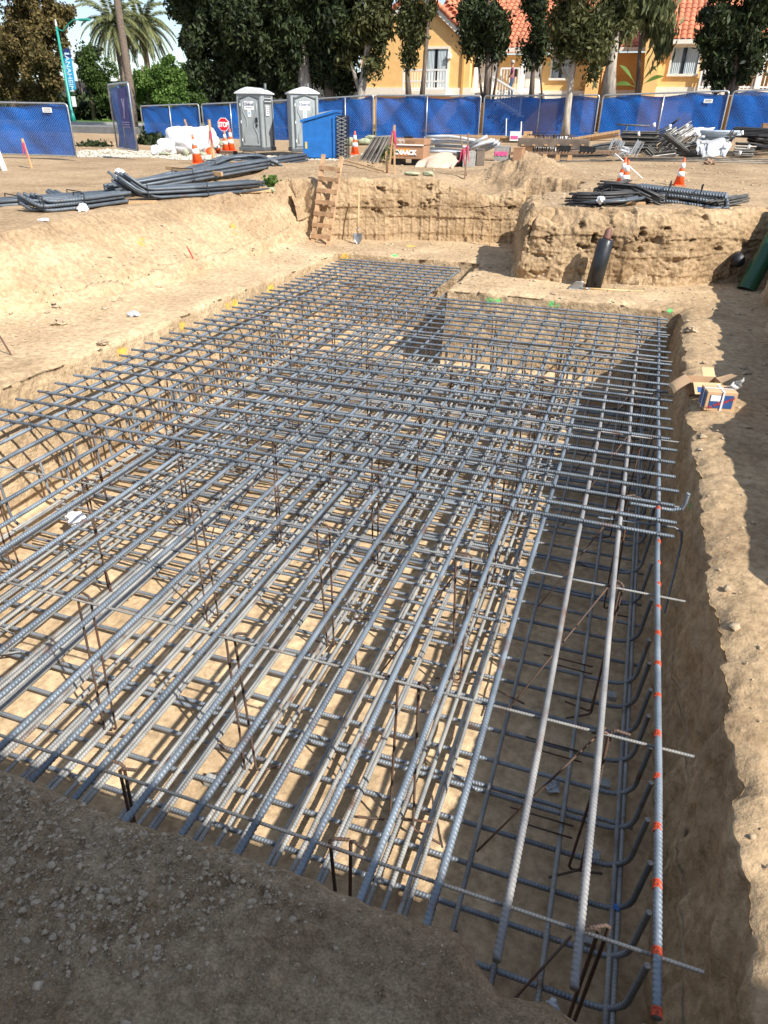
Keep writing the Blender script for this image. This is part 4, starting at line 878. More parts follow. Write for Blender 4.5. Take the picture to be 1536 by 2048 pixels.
# mid trees beyond the street
for (px, py, wx, wy, n, lm, lab, sd, Y, extra) in [
    (190, 160, 38, 40, 3400, M_LF_MID, 'dark green round tree between the lamp post and the leaning palm trunk', 12, 56, [(215, 190, 34, 22, 1600), (178, 128, 20, 26, 1200)]),
    (172, 120, 24, 26, 900, M_LF_DARK, 'thin dark tree rising behind the round tree near the banner', 13, 60, [(190, 108, 14, 16, 400)]),
    (300, 165, 40, 42, 4200, M_LF_BRIGHT, 'bright green round tree right of the leaning palm trunk', 14, 54, [(330, 150, 34, 36, 3000), (345, 185, 34, 26, 2200), (275, 190, 24, 26, 1500)]),
    (385, 160, 32, 44, 3000, M_LF_MID, 'green tree filling the space left of the dark tall trees', 15, 57, [(398, 120, 20, 24, 1400), (375, 195, 36, 20, 1500)]),
    (250, 185, 22, 24, 1300, M_LF_DARK, 'small dark green tree behind the leaning palm trunk foot', 16, 58, [])]:
    B = on_y(px, 250, Y); B.z = 2.3
    tree('round_tree', lab, B, [(0, 0, 0), (0.1, 0.1, 2), (0, 0, 4)], 0.16, blobs_px(B, Y, [(px, py, wx, wy, n)] + extra), 0.25, sd, lm, cat='tree', aspect=0.7)
# dense backdrop hedge row along the far side of the street (dark under storey)
Y = 60; sp_ = [(x, 215 + 4 * math.sin(x), 26, 22, 1100) for x in range(-20, 470, 34)]
B = on_y(200, 260, Y); B.z = 2.3
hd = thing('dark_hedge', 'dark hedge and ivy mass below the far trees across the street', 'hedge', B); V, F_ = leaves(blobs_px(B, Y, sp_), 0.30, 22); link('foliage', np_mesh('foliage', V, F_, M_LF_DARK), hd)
MB().box((0, 2.5, 1.6), (60, 0.4, 3.4)).build('wall', mat('dark_wall', (0.10, 0.09, 0.085), 0.9), hd)  # dark grey-brown wall behind the hedge foliage
def bush(px, py, wx, wy, n, Y, lm, lab, seed, size=0.11, cat='bush', zb=None):
    c = on_y(px, py + wy, Y); s = mpp(c); t = thing('low_bush', lab, cat, c)
    V, F_ = leaves([((0, 0, wy * s * 0.8), (wx * s, wx * s * 0.5, wy * s), n)], size, seed, shell=0.3); link('foliage', np_mesh('foliage', V, F_, lm), t)
    return t
bush(195, 299, 42, 9, 2200, 31, M_LF_DARK, 'low clipped dark hedge in the fence gap beside the road', 41, 0.10)
bush(172, 262, 30, 8, 900, 52, M_LF_BRIGHT, 'tufted green grasses behind the lamp post foot', 42, 0.22)
bush(210, 254, 26, 7, 700, 53, M_LF_BRIGHT, 'pale green grasses on the far lawn near the narrow panel', 43, 0.22)
bush(305, 288, 34, 17, 1800, 33, M_LF_DARK, 'dark weedy shrub in front of the shaded fence panel, left of the white sacks', 44, 0.12)
bush(40, 333, 5, 5, 120, 20, M_LF_MID, 'tiny green weed on the gravel near the left edge', 45, 0.05, 'weed')
P = ground_at(541, 372); t = thing('weed', 'leafy green weed at the end of the left rebar bundle', 'weed', P); V, F_ = leaves([((0, 0, 0.12), (0.16, 0.12, 0.14), 260)], 0.05, 46, shell=0.2); link('foliage', np_mesh('foliage', V, F_, M_LF_BRIGHT), t)
P = ground_at(775, 330); t = thing('weed', 'thin dry weed growing round the survey stakes', 'weed', P); V, F_ = leaves([((0, 0, 0.25), (0.2, 0.2, 0.28), 160)], 0.05, 47, shell=0.2); link('foliage', np_mesh('foliage', V, F_, M_LF_MID), t)

# date palms beyond the street
def palm(label, px, crown_py, base_py, Y, seed, r=0.32, fl=4.6, nf=46):
    c = on_y(px, crown_py, Y); base = Vector((c.x, c.y, 2.3)); H = c.z - base.z
    t = thing('date_palm', label, 'palm tree', base, 0, 'feather palms beyond the street'); rs = np.random.RandomState(seed)
    MB().tube([(0, 0, 0), (0.1, 0, H * 0.5), (0, 0, H * 0.92), (0, 0, H)], [r, r * 0.85, r * 0.9, r * 1.5], 10).build('trunk', M_BARKPALM, t, True)
    V = []
    for f in range(nf):
        az = f * 2.399 + rs.rand() * 0.3; up = math.radians(80 - 95 * ((f + 0.5) / nf) ** 0.9); L_ = fl * (0.85 + 0.3 * rs.rand()); n = 26
        p = np.array([0, 0, H]); d = np.array([math.cos(az) * math.cos(up), math.sin(az) * math.cos(up), math.sin(up)]); pts = [p]
        for k in range(n):
            d = d + np.array([0, 0, -0.070 - 0.02 * rs.rand()]); d /= np.linalg.norm(d); p = p + d * L_ / n; pts.append(p)
        pts = np.array(pts); side = np.array([-math.sin(az), math.cos(az), 0])
        for k in range(2, n):
            a = pts[k]; dd = pts[k] - pts[k - 1]; dd /= np.linalg.norm(dd); ll = 0.62 * math.sin(math.pi * (0.12 + 0.86 * k / n)) ** 0.6 + 0.08
            V += [pts[k - 1], pts[k], pts[k] + [0, 0, 0.03], pts[k - 1] + [0, 0, 0.03]]
            for s_ in (-1, 1):
                for _ in (0, 1):
                    w = side * s_ * 0.8 + dd * 0.7 + np.array([0, 0, -0.35 - 0.4 * rs.rand()]); w /= np.linalg.norm(w); b_ = a - dd * 0.08 * _
                    V += [b_, b_ + w * ll * 0.5 + dd * 0.055, b_ + w * ll, b_ + w * ll * 0.5 - dd * 0.055]
    V = np.array(V); link('fronds', np_mesh('fronds', V, np.arange(len(V)).reshape(-1, 4), M_LF_PALM), t); return t
palm('left feather palm just left of the leaning trunk', 229, 50, 250, 66, 1, fl=3.8)
palm('right feather palm standing alone against the sky', 283, 52, 250, 70, 2, fl=3.8)
# tall slim palm trunk that runs out of the top of the frame
Y = 40; b0 = on_y(266, 235, Y); p1 = on_y(252, 120, Y); p2 = on_y(234, 0, Y); p3 = on_y(210, -160, Y); b0.z = 2.2
t = thing('slim_palm', 'tall slim leaning palm trunk rising out of the frame', 'palm tree', b0)
MB().tube([(0, 0, 0)] + [tuple(Vector(q) - b0) for q in (on_y(263, 190, Y), p1, p2, p3)], [0.24, 0.22, 0.21, 0.19, 0.17], 10).build('trunk', M_BARKPALM, t, True)
top = Vector(p3) - b0; V, F_ = leaves([((top.x, top.y, top.z + 0.5), (1.8, 1.8, 1.2), 900)], 0.5, 71, aspect=1.4, droop=0.4); link('crown', np_mesh('crown', V, F_, M_LF_MID), t)

# tall dark trees with pale peeling trunks behind the toilets
def dark_tree(label, trunk_px, Y, spec, seed, lm=M_LF_DARK, bm=None, r=0.36, size=0.22, droop=0.35, aspect=1.3, limbs=(), name='tall_tree', full=False):
    if 700 < trunk_px[0][0] < 1450: spec = [(a[0], a[1] - (12 if a[1] > 95 else 0), a[2], a[3], int(a[4] * (0.4 if a[1] > 95 else 0.85)), *a[5:]) for a in spec]
    tp = [on_y(x, y, Y) for x, y in trunk_px]; B = Vector(tp[0]); 
    tr_ = [tuple(Vector(q) - B) for q in tp]
    lb = [[tuple(Vector(on_y(x, y, Y)) - B) for x, y in l] for l in limbs]
    return tree(name, label, B, tr_, r, blobs_px(B, Y, spec), size, seed, lm, bm, droop=droop, aspect=aspect, limbs=lb, full=(trunk_px[0][0] < 700), wispy=(trunk_px[0][0] > 700 and trunk_px[0][0] < 1450))
dark_tree('dark tall tree nearest the round green trees, leaves down to the fence', [(455, 262), (452, 150), (450, 20), (448, -80)], 38.5, [(385, 25, 40, 60, 3200), (440, 80, 46, 66, 4200), (475, 30, 50, 60, 3600), (445, 145, 40, 42, 3000), (430, -50, 70, 50, 2000), (470, 185, 26, 30, 1300), (395, 85, 26, 44, 1500), (425, 165, 20, 40, 900)], 51, r=0.30)
dark_tree('dark tall tree behind the left toilet', [(527, 262), (524, 150), (520, 20), (515, -80)], 39.5, [(520, 40, 54, 66, 4200), (500, 115, 40, 50, 2800), (552, 110, 38, 54, 2800), (520, -40, 60, 50, 2000), (510, 170, 34, 30, 1600), (560, 165, 26, 26, 1000)], 52, bm=M_BARKPALE, r=0.34)
dark_tree('dark tall tree with pale broad trunk above the right toilet', [(614, 265), (610, 180), (604, 100), (598, 0), (590, -80)], 38.8, [(590, 40, 50, 62, 3600), (560, 95, 34, 56, 2200), (600, -40, 60, 46, 2000), (578, 155, 24, 36, 1100), (632, 90, 30, 40, 1500), (585, 120, 30, 34, 1300)], 53, bm=M_BARKPALE, r=0.46)
dark_tree('dark tree with reddish forked trunk left of the yellow gable', [(664, 265), (660, 180), (655, 90), (645, 0), (640, -80)], 39.2, [(640, 40, 50, 56, 3400), (690, 55, 46, 60, 3200), (660, -40, 60, 50, 2000), (668, 120, 38, 40, 1700), (640, 140, 24, 34, 800), (690, 140, 22, 34, 700)], 54, r=0.34)
dark_tree('olive tree with pale slanting trunk against the yellow wall', [(712, 262), (722, 190), (735, 110), (733, 20), (735, -80)], 38.3, [(745, 35, 36, 40, 1900), (722, 70, 34, 40, 1600), (765, 50, 24, 30, 900), (735, -40, 50, 46, 1600), (744, 140, 16, 28, 520), (700, 110, 22, 40, 700)], 55, lm=M_LF_OLIVE, bm=M_BARKPALE, r=0.26, limbs=[[(722, 190), (700, 120), (690, 40)], [(735, 110), (748, 60), (752, 0)]])
dark_tree('dark slim tree in the middle of the yellow gable', [(818, 205), (815, 150), (816, 70), (815, -40)], 38.6, [(812, 30, 24, 40, 1100), (826, 80, 20, 36, 800), (815, 120, 14, 20, 300), (836, 40, 16, 30, 500), (826, 135, 12, 14, 200), (815, -40, 34, 40, 800)], 56, r=0.14, size=0.17, limbs=[[(815, 120), (826, 80), (830, 30)]], lm=M_LF_OLIVE, name='slim_tree')
dark_tree('bare forked slim tree over the balcony', [(843, 205), (848, 150), (855, 60), (862, 10), (868, -40)], 38.3, [(862, 20, 10, 22, 240), (840, 60, 9, 14, 140), (868, -30, 24, 30, 400)], 57, r=0.12, size=0.15, limbs=[[(850, 120), (858, 70), (850, 20)]], lm=M_LF_OLIVE, name='slim_tree')
dark_tree('dark multi stem tree between the gable and the stairs', [(972, 205), (975, 140), (978, 60), (975, -40)], 38.4, [(965, 30, 40, 36, 1900), (1000, 45, 28, 34, 1200), (950, 70, 26, 30, 900), (985, 90, 18, 24, 500), (940, 25, 24, 22, 600), (985, -40, 50, 36, 1200), (960, 125, 12, 18, 240), (1003, 110, 12, 20, 240)], 58, r=0.15, size=0.18, limbs=[[(978, 200), (985, 130), (996, 50)], [(965, 205), (956, 120), (950, 70)], [(985, 205), (1000, 110), (1003, 40)]], name='slim_tree')
dark_tree('thin dark tree over the stair landing', [(1062, 205), (1066, 140), (1075, 60), (1080, -40)], 38.5, [(1075, 30, 26, 40, 1100), (1055, 110, 16, 24, 420), (1085, 70, 20, 30, 600), (1070, -40, 36, 36, 800), (1068, 135, 14, 18, 260)], 59, r=0.12, size=0.17, limbs=[[(1085, 205), (1080, 140), (1066, 80)]], name='slim_tree')
Y = 35.2
B = on_y(1131, 272, Y)
dark_tree('slim tree with straight trunk standing in front of the fence', [(1130, 273), (1134, 230), (1142, 160), (1153, 90), (1158, 10), (1160, -60)], Y, [(1145, 35, 36, 44, 2000), (1180, 60, 34, 44, 1800), (1120, 60, 26, 34, 900), (1160, 110, 24, 24, 600), (1130, 110, 20, 26, 480), (1195, 110, 26, 34, 900), (1150, -40, 60, 44, 1600), (1185, 160, 14, 20, 260)], 60, lm=M_LF_OLIVE, bm=M_BARKPALE, r=0.17, size=0.16, limbs=[[(1140, 170), (1122, 130), (1105, 90)], [(1150, 110), (1172, 70), (1185, 30)]], name='slim_tree')
dark_tree('shaggy pale trunked tree at the corner of the first yellow house', [(1215, 205), (1222, 130), (1232, 60), (1240, -40)], 38.5, [(1222, 45, 26, 40, 1100), (1242, 20, 24, 28, 700), (1212, 100, 16, 26, 380), (1230, -40, 40, 36, 900)], 61, lm=M_LF_OLIVE, bm=M_BARKPALE, r=0.30, size=0.2, limbs=[[(1222, 120), (1210, 80), (1205, 40)]])
dark_tree('big dark tree in front of the right house porch', [(1462, 190), (1470, 130), (1480, 70), (1500, 20), (1510, -60)], 37.6, [(1440, 30, 40, 30, 1900), (1490, 50, 44, 44, 2800), (1430, 85, 30, 24, 1300), (1450, 125, 34, 26, 1500), (1500, 110, 30, 34, 1500), (1470, 155, 24, 18, 700), (1420, 60, 20, 24, 500), (1520, 10, 40, 44, 1800), (1470, -40, 60, 40, 1800), (1440, 165, 16, 14, 300)], 62, r=0.22, size=0.19, limbs=[[(1475, 110), (1500, 60), (1520, 30)], [(1466, 150), (1440, 110), (1425, 80)]])
# hanging fronds over the chimney
dark_tree('feathery bright green fronds hanging over the chimney', [(1275, 205), (1278, 120), (1290, -40)], 39.5, [(1318, 30, 20, 34, 700), (1330, 70, 12, 22, 260), (1300, 10, 26, 20, 500), (1262, 30, 24, 30, 900, 4)], 63, lm=M_LF_PALM, r=0.12, size=0.2, droop=1.5, aspect=2.0, name='feather_tree')
# banana-like plant by the recess
b0 = on_y(1273, 186, 42); t = thing('banana_plant', 'young banana plant with broad leaves between the yellow houses', 'plant', b0)
for k, (a, tilt, L_) in enumerate([(0.2, 0.25, 1.9), (2.6, 0.7, 1.6), (1.3, 0.15, 1.8), (-0.3, 0.9, 1.3), (3.5, 1.1, 1.1), (0.6, 0.6, 1.4)]):
    dx = math.cos(a)
    def fn(u, v, dx=dx, tilt=tilt, L_=L_):
        r = u * L_; w = 0.20 * math.sin(math.pi * min(1, max(0.0, (u - 0.3) / 0.7)) ) if u > 0.3 else 0.02
        return (dx * r * math.sin(tilt) + dx * 0.25 * u * u * tilt, (v - 0.5) * w * 1.2 + 0.1 * math.sin(k), 0.2 + r * math.cos(tilt) - 0.35 * u * u * tilt + abs(v - 0.5) * w * 0.5 + (v - .5) * w)
    MB().grid(fn, 12, 4).build('leaf', M_LF_BRIGHT, t, True, fix=False)

# ------------------------------------------------------------------ yellow houses (their first floor shows above the fence)
def stucco(name, c): return mat(name, c, 0.9, var=0.06, scale=2.5, bump=0.25, bscale=55)
M_YEL = stucco('yellow_stucco', (0.80, 0.49, 0.19)); M_YEL2 = stucco('deep_yellow_stucco', (0.60, 0.33, 0.10)); M_TRIM = mat('cream_trim', (0.74, 0.68, 0.58), 0.7, var=0.05)
M_TILE = mat('terracotta_tile', (0.60, 0.20, 0.10), 0.8, var=0.22, scale=1.2, objvar=0.16, bump=0.2)
M_CURT = mat('pale_curtain', (0.42, 0.48, 0.50), 0.8, var=0.2, scale=9, stretch=(6, 1, 0.2))
HY = 46.0
def R_(px0, py0, px1, py1, Y=HY):
    a, b = on_y(px0, py0, Y), on_y(px1, py1, Y); m0 = on_y((px0 + px1) / 2, py0, Y); m1 = on_y((px0 + px1) / 2, py1, Y)
    return a.x, b.x, m1.z, m0.z                       # x0, x1, z bottom, z top
def pxbox(name, r, y, d, m, parent, bevel=0.0):
    x0, x1, z0, z1 = r; return MB().box(((x0 + x1) / 2, y + d / 2, (z0 + z1) / 2), (abs(x1 - x0), d, abs(z1 - z0))).build(name, m, parent, bevel=bevel)
def window_at(house, r, y, bars=1, name='window', awn=0.0):
    x0, x1, z0, z1 = r; f = MB(); b = 0.11
    f.box(((x0 + x1) / 2, y - 0.04, z1 + b / 2), (x1 - x0 + 2 * b, 0.10, b)); f.box(((x0 + x1) / 2, y - 0.05, z0 - b / 2), (x1 - x0 + 2 * b + 0.06, 0.14, b))
    f.box((x0 - b / 2, y - 0.04, (z0 + z1) / 2), (b, 0.10, z1 - z0)); f.box((x1 + b / 2, y - 0.04, (z0 + z1) / 2), (b, 0.10, z1 - z0))
    w = f.build(name, M_TRIM, house)
    MB().box(((x0 + x1) / 2, y - 0.012, (z0 + z1) / 2), (x1 - x0, 0.02, z1 - z0)).build('pane', M_GLASS, w)
    def fn(u, v): return (x0 + (x1 - x0) * (0.52 + 0.46 * u), y - 0.034 + 0.010 * math.sin(u * 40), z0 + (z1 - z0) * v)
    MB().grid(fn, 40, 1).build('curtain', M_CURT, w, fix=False)
    def fn2(u, v): return (x0 + (x1 - x0) * (0.02 + 0.34 * u), y - 0.034 + 0.010 * math.sin(u * 30), z0 + (z1 - z0) * v)
    MB().grid(fn2, 30, 1).build('curtain', M_CURT, w, fix=False)
    for k in range(bars + 2): xx = x0 + (x1 - x0) * k / (bars + 1); MB().box((xx, y - 0.055, (z0 + z1) / 2), (0.05, 0.03, z1 - z0)).build('sash', M_BLACK, w)
    return w
def railing(house, x0, x1, z0, z1, y, name='railing', sp=0.14, z0b=None, z1b=None):
    z0b = z0 if z0b is None else z0b; z1b = z1 if z1b is None else z1b; r = MB().beam((x0, y, z1), (x1, y, z1b), 0.07, 0.09).beam((x0, y, z0 + 0.08), (x1, y, z0b + 0.08), 0.05, 0.06).build(name, M_WHITE, house)
    n = max(2, int(abs(x1 - x0) / sp))
    me_ = None
    for k in range(n + 1):
        u = k / n; h = (z1 - z0) * (1 - u) + (z1b - z0b) * u; thick = 0.09 if k in (0, n) else 0.04
        MB().box((x0 + (x1 - x0) * u, y, z0 + (z0b - z0) * u + h / 2), (thick, thick, h)).build('baluster', M_WHITE, r)
    return r
def tile_roof(house, poly, y_eave, slope, tile_w=0.30, tile_h=0.40, cap=300):
    """barrel tiles laid in courses on a pitched plane; poly = x ranges per course: function course-> (x0,x1) or None"""
    th = math.atan(slope); roof = None
    bm = MB(); seg = 6
    pts = [(-tile_w / 2 + tile_w * k / seg, 0.075 * math.sin(math.pi * k / seg)) for k in range(seg + 1)]
    vs = []; 
    for (yy, lift) in ((0, 0.035), (tile_h * 1.12, 0.0)):
        for x, z in pts: vs.append((x, yy, z + lift))
    fs = [(k, k + 1, k + 1 + seg + 1, k + seg + 1) for k in range(seg)]
    o2 = len(vs); vs += [(x, 0, z + 0.035 - 0.03) for x, z in pts]; fs += [(k, o2 + k, o2 + k + 1, k + 1) for k in range(seg)]
    bm.add(vs, fs); me = bpy.data.meshes.new('roof_tile'); me.from_pydata(bm.v, [], bm.f); me.materials.append(M_TILE)
    rest = MB(); cand = []
    for c in range(60):
        rng = poly(c)
        if rng is None: break
        x0, x1 = rng; n = int((x1 - x0) / tile_w)
        for k in range(n):
            x = x0 + (k + 0.5) * tile_w; d = c * tile_h
            cand.append((x, y_eave + d * math.cos(th), d * math.sin(th)))
    return me, cand, th
def lay_tiles(parent, me, cand, z_eave, th, seen):
    """the tiles that show largest are parts, the rest one joined part"""
    vis = [c for c in cand if seen(c)]; first = vis[:290]; fs = set(map(id, first)); rest = [c for c in cand if id(c) not in fs]
    for (x, y, z) in first:
        q = link('roof_tile', me, parent); q.location = (x, y, z_eave + z + random.uniform(-.008, .008)); q.rotation_euler = (th + random.uniform(-.02, .02), 0, random.uniform(-.02, .02))
    if rest:
        m = MB(); mv = [v.co.copy() for v in me.vertices]; mf = [tuple(p.vertices) for p in me.polygons]; Rm = Matrix.Rotation(th, 3, 'X')
        mv = [Rm @ v for v in mv]
        for (x, y, z) in rest: m.add([(v.x + x, v.y + y, v.z + z_eave + z) for v in mv], mf)
        tag(m.build('roof_tiles', M_TILE, parent, fix=False), kind='stuff')
def in_frame(y_off=0.0):
    def f(c): return True
    return f
def px_of(p):
    d = np.array(p, float) - [0, 0, CAM_H]; z = d @ FWD; return 768 + FPX * (d @ CR) / z, 1024 - FPX * (d @ CU) / z

# house one: gable, balcony, landing with stairs
x0g, x1g, zb, _ = R_(742, 30, 944, 186); zb = R_(760, 0, 930, 184)[2]
house = thing('yellow_house', 'yellow house with gabled end, balcony and white outside stairs', 'house', (x0g, HY, 2.3))
def loc(b): return b
H1 = house
base = Vector((x0g, HY, 2.3))
def hb(px, py, Y=HY): q = on_y(px, py, Y); return q - base
apex = hb(842, -14); eaveR = hb(950, 92); eaveL = hb(722, 80)
prof = [(eaveL.x, 0.0), (eaveR.x - 0.2, 0.0), (eaveR.x - 0.2, eaveR.z - 0.1), (apex.x, apex.z - 0.15), (eaveL.x, eaveL.z - 0.1)]
MB().prism(prof, 0, 6.0).build('wall', M_YEL, H1)
# rake boards and rake tiles
for a, b in ((apex, eaveR), (eaveL, apex)):
    a2, b2 = (Vector((a.x, -0.22, a.z)), Vector((b.x, -0.22, b.z)))
    MB().beam(a2, b2, 0.10, 0.34).build('rake_board', M_TRIM, H1)
    n = 15
    for k in range(n):
        u0, u1 = k / n, (k + 1.05) / n; p0, p1 = a2.lerp(b2, u0) + Vector((0, -0.02, 0.24)), a2.lerp(b2, u1) + Vector((0, -0.02, 0.24))
        MB().tube([p0, p1], [0.17, 0.13], 8).build('rake_tile', M_TILE, H1, True)
# main wing to the right with tiled roof
wl, wr = eaveR.x - 0.2, hb(1206, 100, HY).x; ez = hb(1060, 97).z
MB().box(((wl + wr) / 2, 1.2 + 3, (ez - 0.2) / 2 + 0.0), (wr - wl, 6, ez - 0.2)).build('wall', M_YEL, H1)
MB().box(((wl + wr) / 2 + 0.3, 0.55, ez - 0.02), (wr - wl + 0.6, 0.16, 0.22)).build('gutter', M_TRIM, H1, bevel=0.03)
MB().box(((wl + wr) / 2 + 0.3, 0.9, ez - 0.10), (wr - wl + 0.6, 0.7, 0.05)).build('soffit', M_TRIM, H1)
slope = 0.62
sl = (apex.x - eaveR.x) 
def poly1(c):
    d = c * 0.40 * math.cos(math.atan(slope)); zc = c * 0.40 * math.sin(math.atan(slope))
    if c > 16: return None
    t_ = (ez + zc - eaveR.z) / (apex.z - eaveR.z); xx = eaveR.x + (apex.x - eaveR.x) * min(1.0, max(0, t_)) + 0.1
    return (xx, wr + 0.4)
me_t, cand, th = tile_roof(H1, poly1, 0.50, slope)
rf = MB().add([(apex.x, 0.3, ez - 0.3), (wr + 0.4, 0.5, ez + 0.02), (wr + 0.4, 7.3, ez + 0.02 + 6.8 * slope), (apex.x, 7.3, ez + 0.02 + 6.8 * slope)], [(0, 1, 2, 3)]).build('roof', M_TILE, H1)
lay_tiles(rf, me_t, cand, ez + 0.06, th, lambda c: True)
gl = MB().prism([(eaveL.x, eaveL.z), (apex.x, apex.z), (eaveR.x, eaveR.z), (apex.x, apex.z - 0.2)], -0.2, 6).build('gable_roof', M_TILE, H1)
# balcony door, lamp, trim band, balcony
r = R_(856, 98, 893, 176); window_at(H1, (r[0] - base.x, r[1] - base.x, r[2] - base.z, r[3] - base.z), 0, 1, 'balcony_door')
MB().box((hb(900, 112).x, -0.12, hb(900, 112).z), (0.2, 0.2, 0.28)).build('wall_lamp', M_WHITE, H1, bevel=0.02)
bx0, bx1 = hb(822, 160).x, hb(905, 160).x; bz0, bz1 = hb(860, 184).z, hb(860, 143).z
MB().box(((bx0 + bx1) / 2, -0.75, bz0 - 0.08), (bx1 - bx0, 1.5, 0.18)).build('balcony_floor', M_TRIM, H1)
railing(H1, bx0, bx1, bz0, bz1, -1.45, 'balcony_rail', 0.16)
MB().beam((bx0, -1.45, bz1 - 0.55), (bx1, -1.45, bz1 - 0.55), 0.06, 0.08).build('middle_rail', M_WHITE, H1)
MB().box(((eaveL.x + eaveR.x) / 2, -0.03, hb(800, 184).z), (eaveR.x - eaveL.x, 0.10, 0.45)).build('trim_band', M_TRIM, H1)
MB().box((hb(928, 120).x, -0.06, ez / 2 + 0.6), (0.12, 0.12, ez - 1)).build('downpipe', M_YEL2, H1)
# landing doors, posts, stairs
dz0, dz1 = hb(1000, 186).z, hb(1000, 106).z
for xa, xb in ((945, 985), (1040, 1076)):
    a = hb(xa, 150).x; b = hb(xb, 150).x; d_ = MB().box(((a + b) / 2, 1.17, (dz0 + dz1) / 2), (b - a, 0.08, dz1 - dz0)).build('door', M_WHITE, H1)
    for zz in (0.3, 0.68): MB().box(((a + b) / 2, 1.12, dz0 + (dz1 - dz0) * zz), ((b - a) * 0.7, 0.03, (dz1 - dz0) * 0.26)).build('door_panel', M_TRIM, d_)
for px in (948, 1042): MB().box((hb(px, 150).x, 0.55, (ez + dz0) / 2), (0.22, 0.22, ez - dz0)).build('porch_post', M_WHITE, H1)
MB().box(((hb(945, 188).x + hb(1088, 188).x) / 2, 0.2, dz0 - 0.12), (hb(1088, 188).x - hb(945, 188).x, 2.0, 0.24)).build('landing', M_TRIM, H1)
railing(H1, hb(1006, 140).x, hb(1042, 140).x, dz0, hb(1020, 138).z, -0.5, 'landing_rail', 0.16)
sx0, sz0 = hb(988, 152).x, hb(988, 152).z; sx1, sz1 = hb(1050, 190).x, hb(1050, 190).z
railing(H1, sx0, sx1, sz0 - 1.0, sz0, -1.2, 'stair_rail', 0.15, sz1 - 1.0, sz1)
for k in range(9):
    u = k / 8; MB().box((sx0 + (sx1 - sx0) * u, -0.85, sz0 - 1.05 + (sz1 - sz0) * u), (0.32, 0.95, 0.06)).build('stair_tread', M_TRIM, H1)
r = R_(1102, 112, 1136, 154); window_at(H1, (r[0] - base.x, r[1] - base.x, r[2] - base.z, r[3] - base.z), 1.2, 1)
MB().box((wr - 0.35, 0.85, (ez - 0.3) / 2), (0.7, 0.9, ez - 0.3)).build('corner_pier', M_YEL, H1)
M_NUM = mat('house_number', (0.30, 0.20, 0.10), 0.6)
q = hb(1160, 172); text('house_number', '5', 0.62, M_NUM, H1, Matrix.Translation((q.x, 1.17, q.z)) @ FACE_FRONT, 0.01)
MB().box(((wl + wr) / 2, 1.17, hb(1100, 188).z), (wr - wl, 0.10, 0.4)).build('trim_band', M_TRIM, H1)

# connecting recessed wing
base = Vector((on_y(1206, 180, 49).x, 49, 2.3)); Hc = thing('yellow_house', 'recessed deep yellow link wing with low tiled roof between the houses', 'house', base)
q0, q1 = hb(1200, 100, 49), hb(1300, 100, 49); ezc = hb(1260, 97, 49).z
MB().box(((q0.x + q1.x) / 2, 2.5, (ezc - 0.2) / 2), (q1.x - q0.x, 5, ezc - 0.2)).build('wall', M_YEL2, Hc)
MB().box(((q0.x + q1.x) / 2, -0.25, ezc - 0.05), (q1.x - q0.x, 0.14, 0.2)).build('gutter', M_TRIM, Hc)
me_t, cand, th = tile_roof(Hc, lambda c: None if c > 6 else (q0.x, q1.x), -0.3, 0.5)
rf = MB().add([(q0.x, -0.3, ezc), (q1.x, -0.3, ezc), (q1.x, 2.5, ezc + 1.4), (q0.x, 2.5, ezc + 1.4)], [(0, 1, 2, 3)]).build('roof', M_TILE, Hc)
lay_tiles(rf, me_t, cand, ezc + 0.05, th, lambda c: True)
MB().box(((q0.x + q1.x) / 2, -0.03, hb(1260, 188, 49).z), (q1.x - q0.x, 0.10, 0.4)).build('trim_band', M_TRIM, Hc)

# house two at right
base = Vector((on_y(1300, 180, HY).x, HY, 2.3)); H2 = thing('yellow_house', 'yellow house at right with white framed window, chimney and porch', 'house', base)
a, b = hb(1298, 150), hb(1400, 150); e2 = hb(1340, 84).z; far_x = hb(1750, 100).x
MB().box(((a.x + b.x) / 2, 3, (e2 - 0.15) / 2), (b.x - a.x, 6, e2 - 0.15)).build('wall', M_YEL, H2)
MB().box(((b.x + far_x) / 2, 4.2, (e2 - 0.15) / 2), (far_x - b.x, 4, e2 - 0.15)).build('porch_wall', M_YEL2, H2)
MB().box(((a.x + far_x) / 2 + 0.1, -0.35, e2 - 0.02), (far_x - a.x + 0.2, 0.18, 0.24)).build('gutter', M_TRIM, H2, bevel=0.03)
MB().box(((a.x + far_x) / 2, 0.3, e2 - 0.12), (far_x - a.x, 1.2, 0.05)).build('soffit', M_TRIM, H2)
me_t, cand, th = tile_roof(H2, lambda c: None if c > 16 else (a.x + 0.0, far_x), -0.42, 0.66)
cand = sorted(cand, key=lambda c: c[0])
rf = MB().add([(a.x, -0.42, e2), (far_x, -0.42, e2), (far_x, 6.5, e2 + 6.9 * 0.66), (a.x, 6.5, e2 + 6.9 * 0.66)], [(0, 1, 2, 3)]).build('roof', M_TILE, H2)
lay_tiles(rf, me_t, cand, e2 + 0.05, th, lambda c: True)
MB().box((a.x - 0.08, 3.0, e2 + 2.1), (0.14, 8.5, 0.3), Matrix.Rotation(math.atan(0.66), 3, 'X')).build('rake_board', M_TRIM, H2)
c0, c1, c2, c3 = hb(1283, 186, 45.6), hb(1305, 186, 45.6), hb(1322, -5, 45.6), hb(1298, -5, 45.6)
MB().prism([(c0.x, 0), (c1.x + 0.1, 0), (c1.x + 0.15, c2.z * 0.45), (c2.x, c2.z), (c3.x, c3.z), (c0.x, c3.z * 0.42)], -0.55, 0.6).build('chimney', M_YEL, H2)
r = R_(1349, 95, 1391, 148); window_at(H2, (r[0] - base.x, r[1] - base.x, r[2] - base.z, r[3] - base.z), 0, 1)
